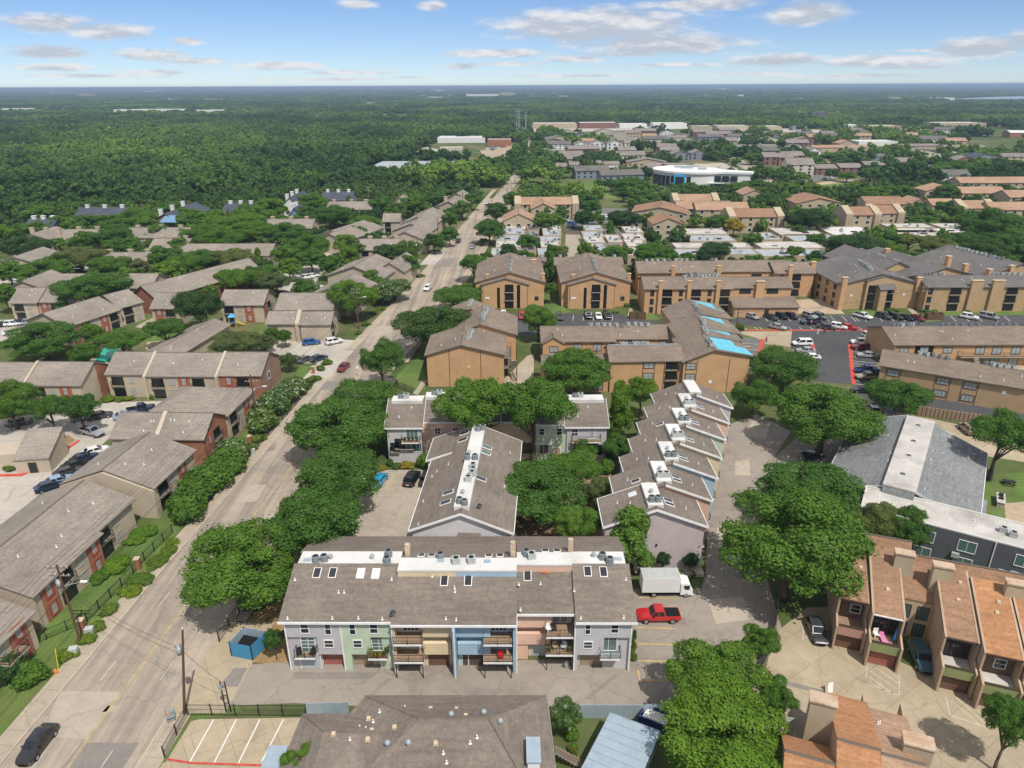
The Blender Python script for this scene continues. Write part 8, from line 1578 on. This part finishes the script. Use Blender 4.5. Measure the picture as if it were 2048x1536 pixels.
def bin_enclosure(v,x,y,lb):
 p = GV(v,x,y); o = empty('bin_store',(p.x,p.y,0),0,lb,'bin store','brown bin stores'); 
 for i in range(6): MB().box(-1.2 + i * .4,-.82 + i * .4,-.9,-.84,0,1.8).build('board','wood',o)
 MB().box(-1.22,-1.16,-.84,.9,0,1.8).build('side','wood',o); MB().box(1.16,1.22,-.84,.9,0,1.8).build('side','wood',o); MB().box(-1.2,1.2,.84,.9,0,1.8).build('back','wood',o); MB().box(-1.0,1.0,-.7,.7,0,1.3).build('tub','bin_blue',o)
for v,x,y,lb in (('x4',885,640,'brown bin store before the chimney wall block, left one'),('x4',948,640,'brown bin store before the chimney wall block, right one'),('z8',765,340,'brown bin store by the courtyard lot, left one'),('z8',855,345,'brown bin store by the courtyard lot, right one')): bin_enclosure(v,x,y,lb)
# blue boom lift beside the repaired block
def boom():
 p = GV('v6',215,500); o = empty('boom_lift',(p.x,p.y,0),R(80),'bright blue boom lift parked beside the repaired ochre block','lift')
 MB().box(-1.6,1.6,-1,1,.5,1.1).build('chassis','boom_blue',o)
 for x in (-1.1,1.1):
  for s in (-1,1): w = put('wheel',CM['pickup']['tyre'],o,(x,s * 1.05,.45),0,(1.15,1.3,1.15)); put('rim',CM['pickup']['rim'],w)
 MB().cyl(0,0,1.1,1.5,.8,12).box(-1.4,.6,-.7,.7,1.5,2.3).build('turret','boom_blue',o); MB().tube((-.6,0,2.2),(4.6,0,4.0),.22).build('lower_boom','boom_blue',o); MB().tube((4.6,0,4.0),(.2,.4,7.6),.17).build('upper_boom','boom_blue',o)
 MB().box(-.6,1.0,-.2,1.0,7.2,7.3).box(-.6,-.55,-.2,1,7.3,8.3).box(.95,1,-.2,1,7.3,8.3).box(-.6,1,-.2,-.15,8.2,8.3).box(-.6,1,.95,1,8.2,8.3).build('basket','boom_blue',o)
boom()
p = GV('v6',158,545); tag(MB().box(-.9,.9,-.5,.5,.9,1.0).box(-.9,-.7,-.5,.5,0,.9).box(.7,.9,-.5,.5,0,2.2).box(-.9,.9,.4,.5,0,2.4).box(-.6,.6,-.4,.3,1.0,1.6).build('tool_rack','orange',None,loc=p),'orange site rack leaning at the corner of the repaired block','rack')
for i,(x,y) in enumerate(((285,290),(308,345),(250,335))):
 p = GV('v6',x,y); o = empty('plywood_stack',(p.x,p.y,.03),.2 * i,'stack of plywood sheets on the side lot, %s one' % ('far','near','left')[i],'sheets','plywood stacks')
 for k in range(3): MB().box(-1.2,1.2,-.6,.6,k * .07,k * .07 + .05).build('sheet',('orange','deck','door_tan')[k],o)
# playground
p = GV('w1',1365,800); o = empty('play_tower',(p.x,p.y,0),.3,'playground tower with blue roof and yellow slide before the entry stairs','playground')
for a in (-.8,.8):
 for b_ in (-.8,.8): MB().box(a - .06,a + .06,b_ - .06,b_ + .06,0,3).build('post','yellow',o)
MB().box(-.9,.9,-.9,.9,1.4,1.5).build('platform','boom_blue',o); MB().add([(-1.1,-1.1,3),(1.1,-1.1,3),(1.1,1.1,3),(-1.1,1.1,3),(0,0,3.9)],[(0,1,4),(1,2,4),(2,3,4),(3,0,4),(3,2,1,0)]).build('roof','cyan_wall',o); MB().extr([(.9,-.3,1.5),(3.2,-.3,.2),(3.2,.3,.2),(.9,.3,1.5)],(0,0,.08)).build('slide','yellow',o)
# A-board and shopping trolley
p = GV('v3',1105,1045); o = empty('sign_board',(p.x,p.y,0),.3,'white folding sign board on the tan yard behind the orange roof','sign'); MB().extr([(-.35,-.25,0),(.35,-.25,0),(.35,0,1.2),(-.35,0,1.2)],(0,.03,0)).build('front_board','trim_white',o); MB().extr([(-.35,.3,0),(.35,.3,0),(.35,.05,1.2),(-.35,.05,1.2)],(0,.03,0)).build('rear_board','trim_white',o)
p = GV('v1',985,1265); o = empty('shopping_trolley',(p.x,p.y,.1),.5,'loaded shopping trolley with orange bag beside the leaning pole','trolley'); MB().box(-.45,.45,-.28,.28,.5,.55).box(-.45,-.42,-.28,.28,.5,.95).box(.42,.45,-.28,.28,.5,1.0).box(-.45,.45,-.28,-.25,.5,.95).box(-.45,.45,.25,.28,.5,.95).build('basket','galv',o); MB().box(-.4,.4,-.24,.24,.15,.18).build('tray','galv',o); MB().extr([(-.3,-.2,.6),(.25,-.22,.6),(.3,.2,.6),(-.25,.2,.6)],(.05,.05,.5)).build('bag','orange',o); MB().extr([(-.1,-.25,.95),(.4,-.2,.95),(.35,.25,.95),(-.15,.2,.95)],(0,.05,.3)).build('bundle','ac_grey',o)
for x in (-.35,.35):
 for y in (-.22,.22): put('caster',cached('cst',lambda: MB().cyl(0,0,-.08,.05,.05,8).mesh('caster','rubber')),o,(x,y,.06))
 put('upright',cached('upr',lambda: MB().box(-.02,.02,-.02,.02,.1,.55).mesh('upright','galv')),o,(x,.24,0))
p = GV('v1',325,1000); o = empty('fire_hydrant',(p.x,p.y,.1),0,'small orange hydrant at the pavement near the red kerb','hydrant'); MB().cyl(0,0,0,.55,.14,10).cyl(0,0,.55,.7,.16,10,.05).build('barrel','orange',o); MB().tube((-.24,0,.4),(.24,0,.4),.07,8).build('nozzle','orange',o)
p = GV('v1',330,985); tag(MB().tube((0,0,0),(.25,.2,3.0),.05,6).cyl(0,0,-.05,.15,.09,8).build('guy_guard','yellow',None,loc=p + Vector((0,.2,0))),'yellow guy wire guard leaning beside the hydrant','guard')
p = GV('w2',340,1090); o = empty('signpost',(p.x,p.y,0),0,'small street sign on a thin post at the right pavement','sign'); MB().cyl(0,0,0,2.6,.04,6).build('post','galv',o); MB().box(-.3,.3,-.05,-.03,1.9,2.6).build('plate','trim_white',o)
# grill table and loungers behind the charcoal building
p = GV('v6',1840,1250); o = empty('barbecue_counter',(p.x,p.y,0),R(-31),'pale stone barbecue counter on the lawn by the white roof','counter'); MB().box(-.5,.5,-1.6,1.6,0,.95).build('base','stone',o); MB().box(-.6,.6,-1.7,1.7,.95,1.05).build('top','membrane_old',o); MB().box(-.3,.3,.5,1.1,1.05,1.4).build('grill','iron',o); MB().box(-.3,.3,-.6,0,1.05,1.35).build('grill','iron',o)
p = GV('v6',1895,1135); o = empty('picnic_table',(p.x,p.y,0),R(-20),'dark metal picnic table on a concrete pad at the right','table'); MB().box(-.9,.9,-.4,.4,.7,.76).build('top','iron',o); MB().box(-.9,.9,-.9,-.6,.42,.47).build('seat','iron',o); MB().box(-.9,.9,.6,.9,.42,.47).build('seat','iron',o)
for x in (-.7,.7): MB().box(x - .04,x + .04,-.8,.8,.36,.42).box(x - .04,x + .04,-.3,-.22,0,.7).box(x - .04,x + .04,.22,.3,0,.7).build('frame','iron',o)
# people
def person(pos,rz,top,leg,label,stride=.12):
 me = bpy.data.meshes.new('person'); 
 V = [(0,0,.95),(0,0,1.2),(0,.01,1.42),(0,.02,1.52),(0,.03,1.68),(.1,0,.9),(.11,stride,.5),(.11,stride * 1.2 - .06,.08),(.11,stride * 1.2 + .1,.04),(-.1,0,.9),(-.11,-stride,.5),(-.11,-stride * 1.6,.1),(-.11,-stride * 1.6 + .15,.04),(.19,0,1.4),(.25,-.06,1.13),(.26,.05,.9),(-.19,0,1.4),(-.25,.06,1.13),(-.26,.16,.92)]
 E = [(0,1),(1,2),(2,3),(3,4),(0,5),(5,6),(6,7),(7,8),(0,9),(9,10),(10,11),(11,12),(2,13),(13,14),(14,15),(2,16),(16,17),(17,18)]
 rad = [.15,.15,.15,.06,.105,.1,.075,.05,.04,.1,.075,.05,.04,.06,.05,.035,.06,.05,.035]
 me.from_pydata(V,E,[]); o = bpy.data.objects.new('person',me); COL.objects.link(o); o.location = (pos.x,pos.y,.03); o.rotation_euler = (0,0,rz)
 sk = o.modifiers.new('skin','SKIN'); 
 if not me.skin_vertices: me.attributes.new('skin','FLOAT','POINT')
 for i,r in enumerate(rad): me.skin_vertices[0].data[i].radius = (r,r)
 me.skin_vertices[0].data[0].use_root = True; o.modifiers.new('sub','SUBSURF').levels = 1; me.materials.append(MATS['skin'])
 tag(o,label,'person','people in the ochre car park')
 MB().cyl(0,0,1.0,1.44,.2,12,.185).cyl(0,0,1.44,1.47,.185,12,.1).tube((.18,0,1.42),(.25,-.06,1.14),.075,8,.07).tube((-.18,0,1.42),(-.25,.06,1.14),.075,8,.07).build('shirt',top,o)
 MB().cyl(0,0,.84,1.02,.18,12,.185).tube((.1,0,.92),(.11,stride,.5),.12,8,.095).tube((.11,stride,.5),(.11,stride * 1.2 - .06,.1),.095,8,.07).tube((-.1,0,.92),(-.11,-stride,.5),.12,8,.095).tube((-.11,-stride,.5),(-.11,-stride * 1.6,.12),.095,8,.07).build('trousers',leg,o)
 MB().cyl(0,.0,1.68,1.79,.115,10,.06).build('hair','shirt_black',o)
me_ok = True
for a in ((GV('v6',680,158),1.2,'shirt_orange','denim','person in orange shirt beside the navy pickup in the ochre car park'),(GV('v6',722,212),-.6,'shirt_white','shirt_white','person in white walking across the ochre car park'),(GV('v6',763,208),.4,'shirt_black','denim','person in black walking across the ochre car park'),(GV('v6',405,262),2.,'shirt_red','shirt_black','person in red top at the tan apron of the ochre car park')): person(*a)
# far poles by the playing field
for x,h in ((975,34),(985,34),(993,33),(1028,32)):
 p = GV('x2',x,68); o = empty('lattice_mast',(p.x,p.y,0),0,'tall grey power mast standing at the far end of the street','mast','tall power masts at the far end of the street'); MB().cyl(0,0,0,h,1.0 if x == 1028 else .5,8,.45 if x == 1028 else .25).build('shaft','galv',o)
 for z in (.72,.82,.92): MB().box(-2.6,2.6,-.15,.15,h * z - .15,h * z + .15).build('crossarm','galv',o)
# ---------------------------------------------------------------- air
hz,ht,hb = bpy.data.materials.new('haze'),None,None
hz.use_nodes = True; t = hz.node_tree; t.nodes.clear(); ov = t.nodes.new('ShaderNodeOutputMaterial'); pv = t.nodes.new('ShaderNodeVolumePrincipled')
pv.inputs['Color'].default_value = (.52,.68,.92,1); pv.inputs['Density'].default_value = 1.5e-4; pv.inputs['Anisotropy'].default_value = .2; t.links.new(pv.outputs[0],ov.inputs['Volume'])
hm = MB().box(-46000,46000,-1600,53000,-1.2,66.0).mesh('haze',None); hm.materials.append(hz); ho = put('haze',hm); ho['kind'] = 'stuff'; ho['label'] = 'pale blue summer haze over the whole plain'; ho['category'] = 'haze'
# ---------------------------------------------------------------- labels that single each thing out
bpy.context.view_layer.update()
ORD = 'first second third fourth fifth sixth seventh eighth ninth tenth eleventh twelfth thirteenth fourteenth fifteenth sixteenth seventeenth eighteenth nineteenth twentieth'.split()
def px_of(o):
 p = o.matrix_world.translation; d = p - Vector((0,0,CZ)); Z = depth_at(p); return d.x / Z,-(d.y * math.sin(PITCH) + d.z * math.cos(PITCH)) / Z
from collections import defaultdict
by = defaultdict(list)
for o in ALL: by[o['label']].append(o)
for lb,os_ in by.items():
 if len(os_) < 2: continue
 pts = [(px_of(o),o) for o in os_]
 if len(os_) <= 20:
  pts.sort(key=lambda q: q[0][0])
  for i,(_,o) in enumerate(pts): o['label'] = '%s, %s from the left' % (lb,ORD[i])
 else:
  # bands by distance, then counted from the left within the band
  pts.sort(key=lambda q: -q[0][1]); nb = math.ceil(len(pts) / 14); n = math.ceil(len(pts) / nb)
  for k in range(nb):
   band = sorted(pts[k * n:(k + 1) * n],key=lambda q: q[0][0])
   for i,(_,o) in enumerate(band): o['label'] = '%s, %s row back, %s from left' % (lb,ORD[k],ORD[i])
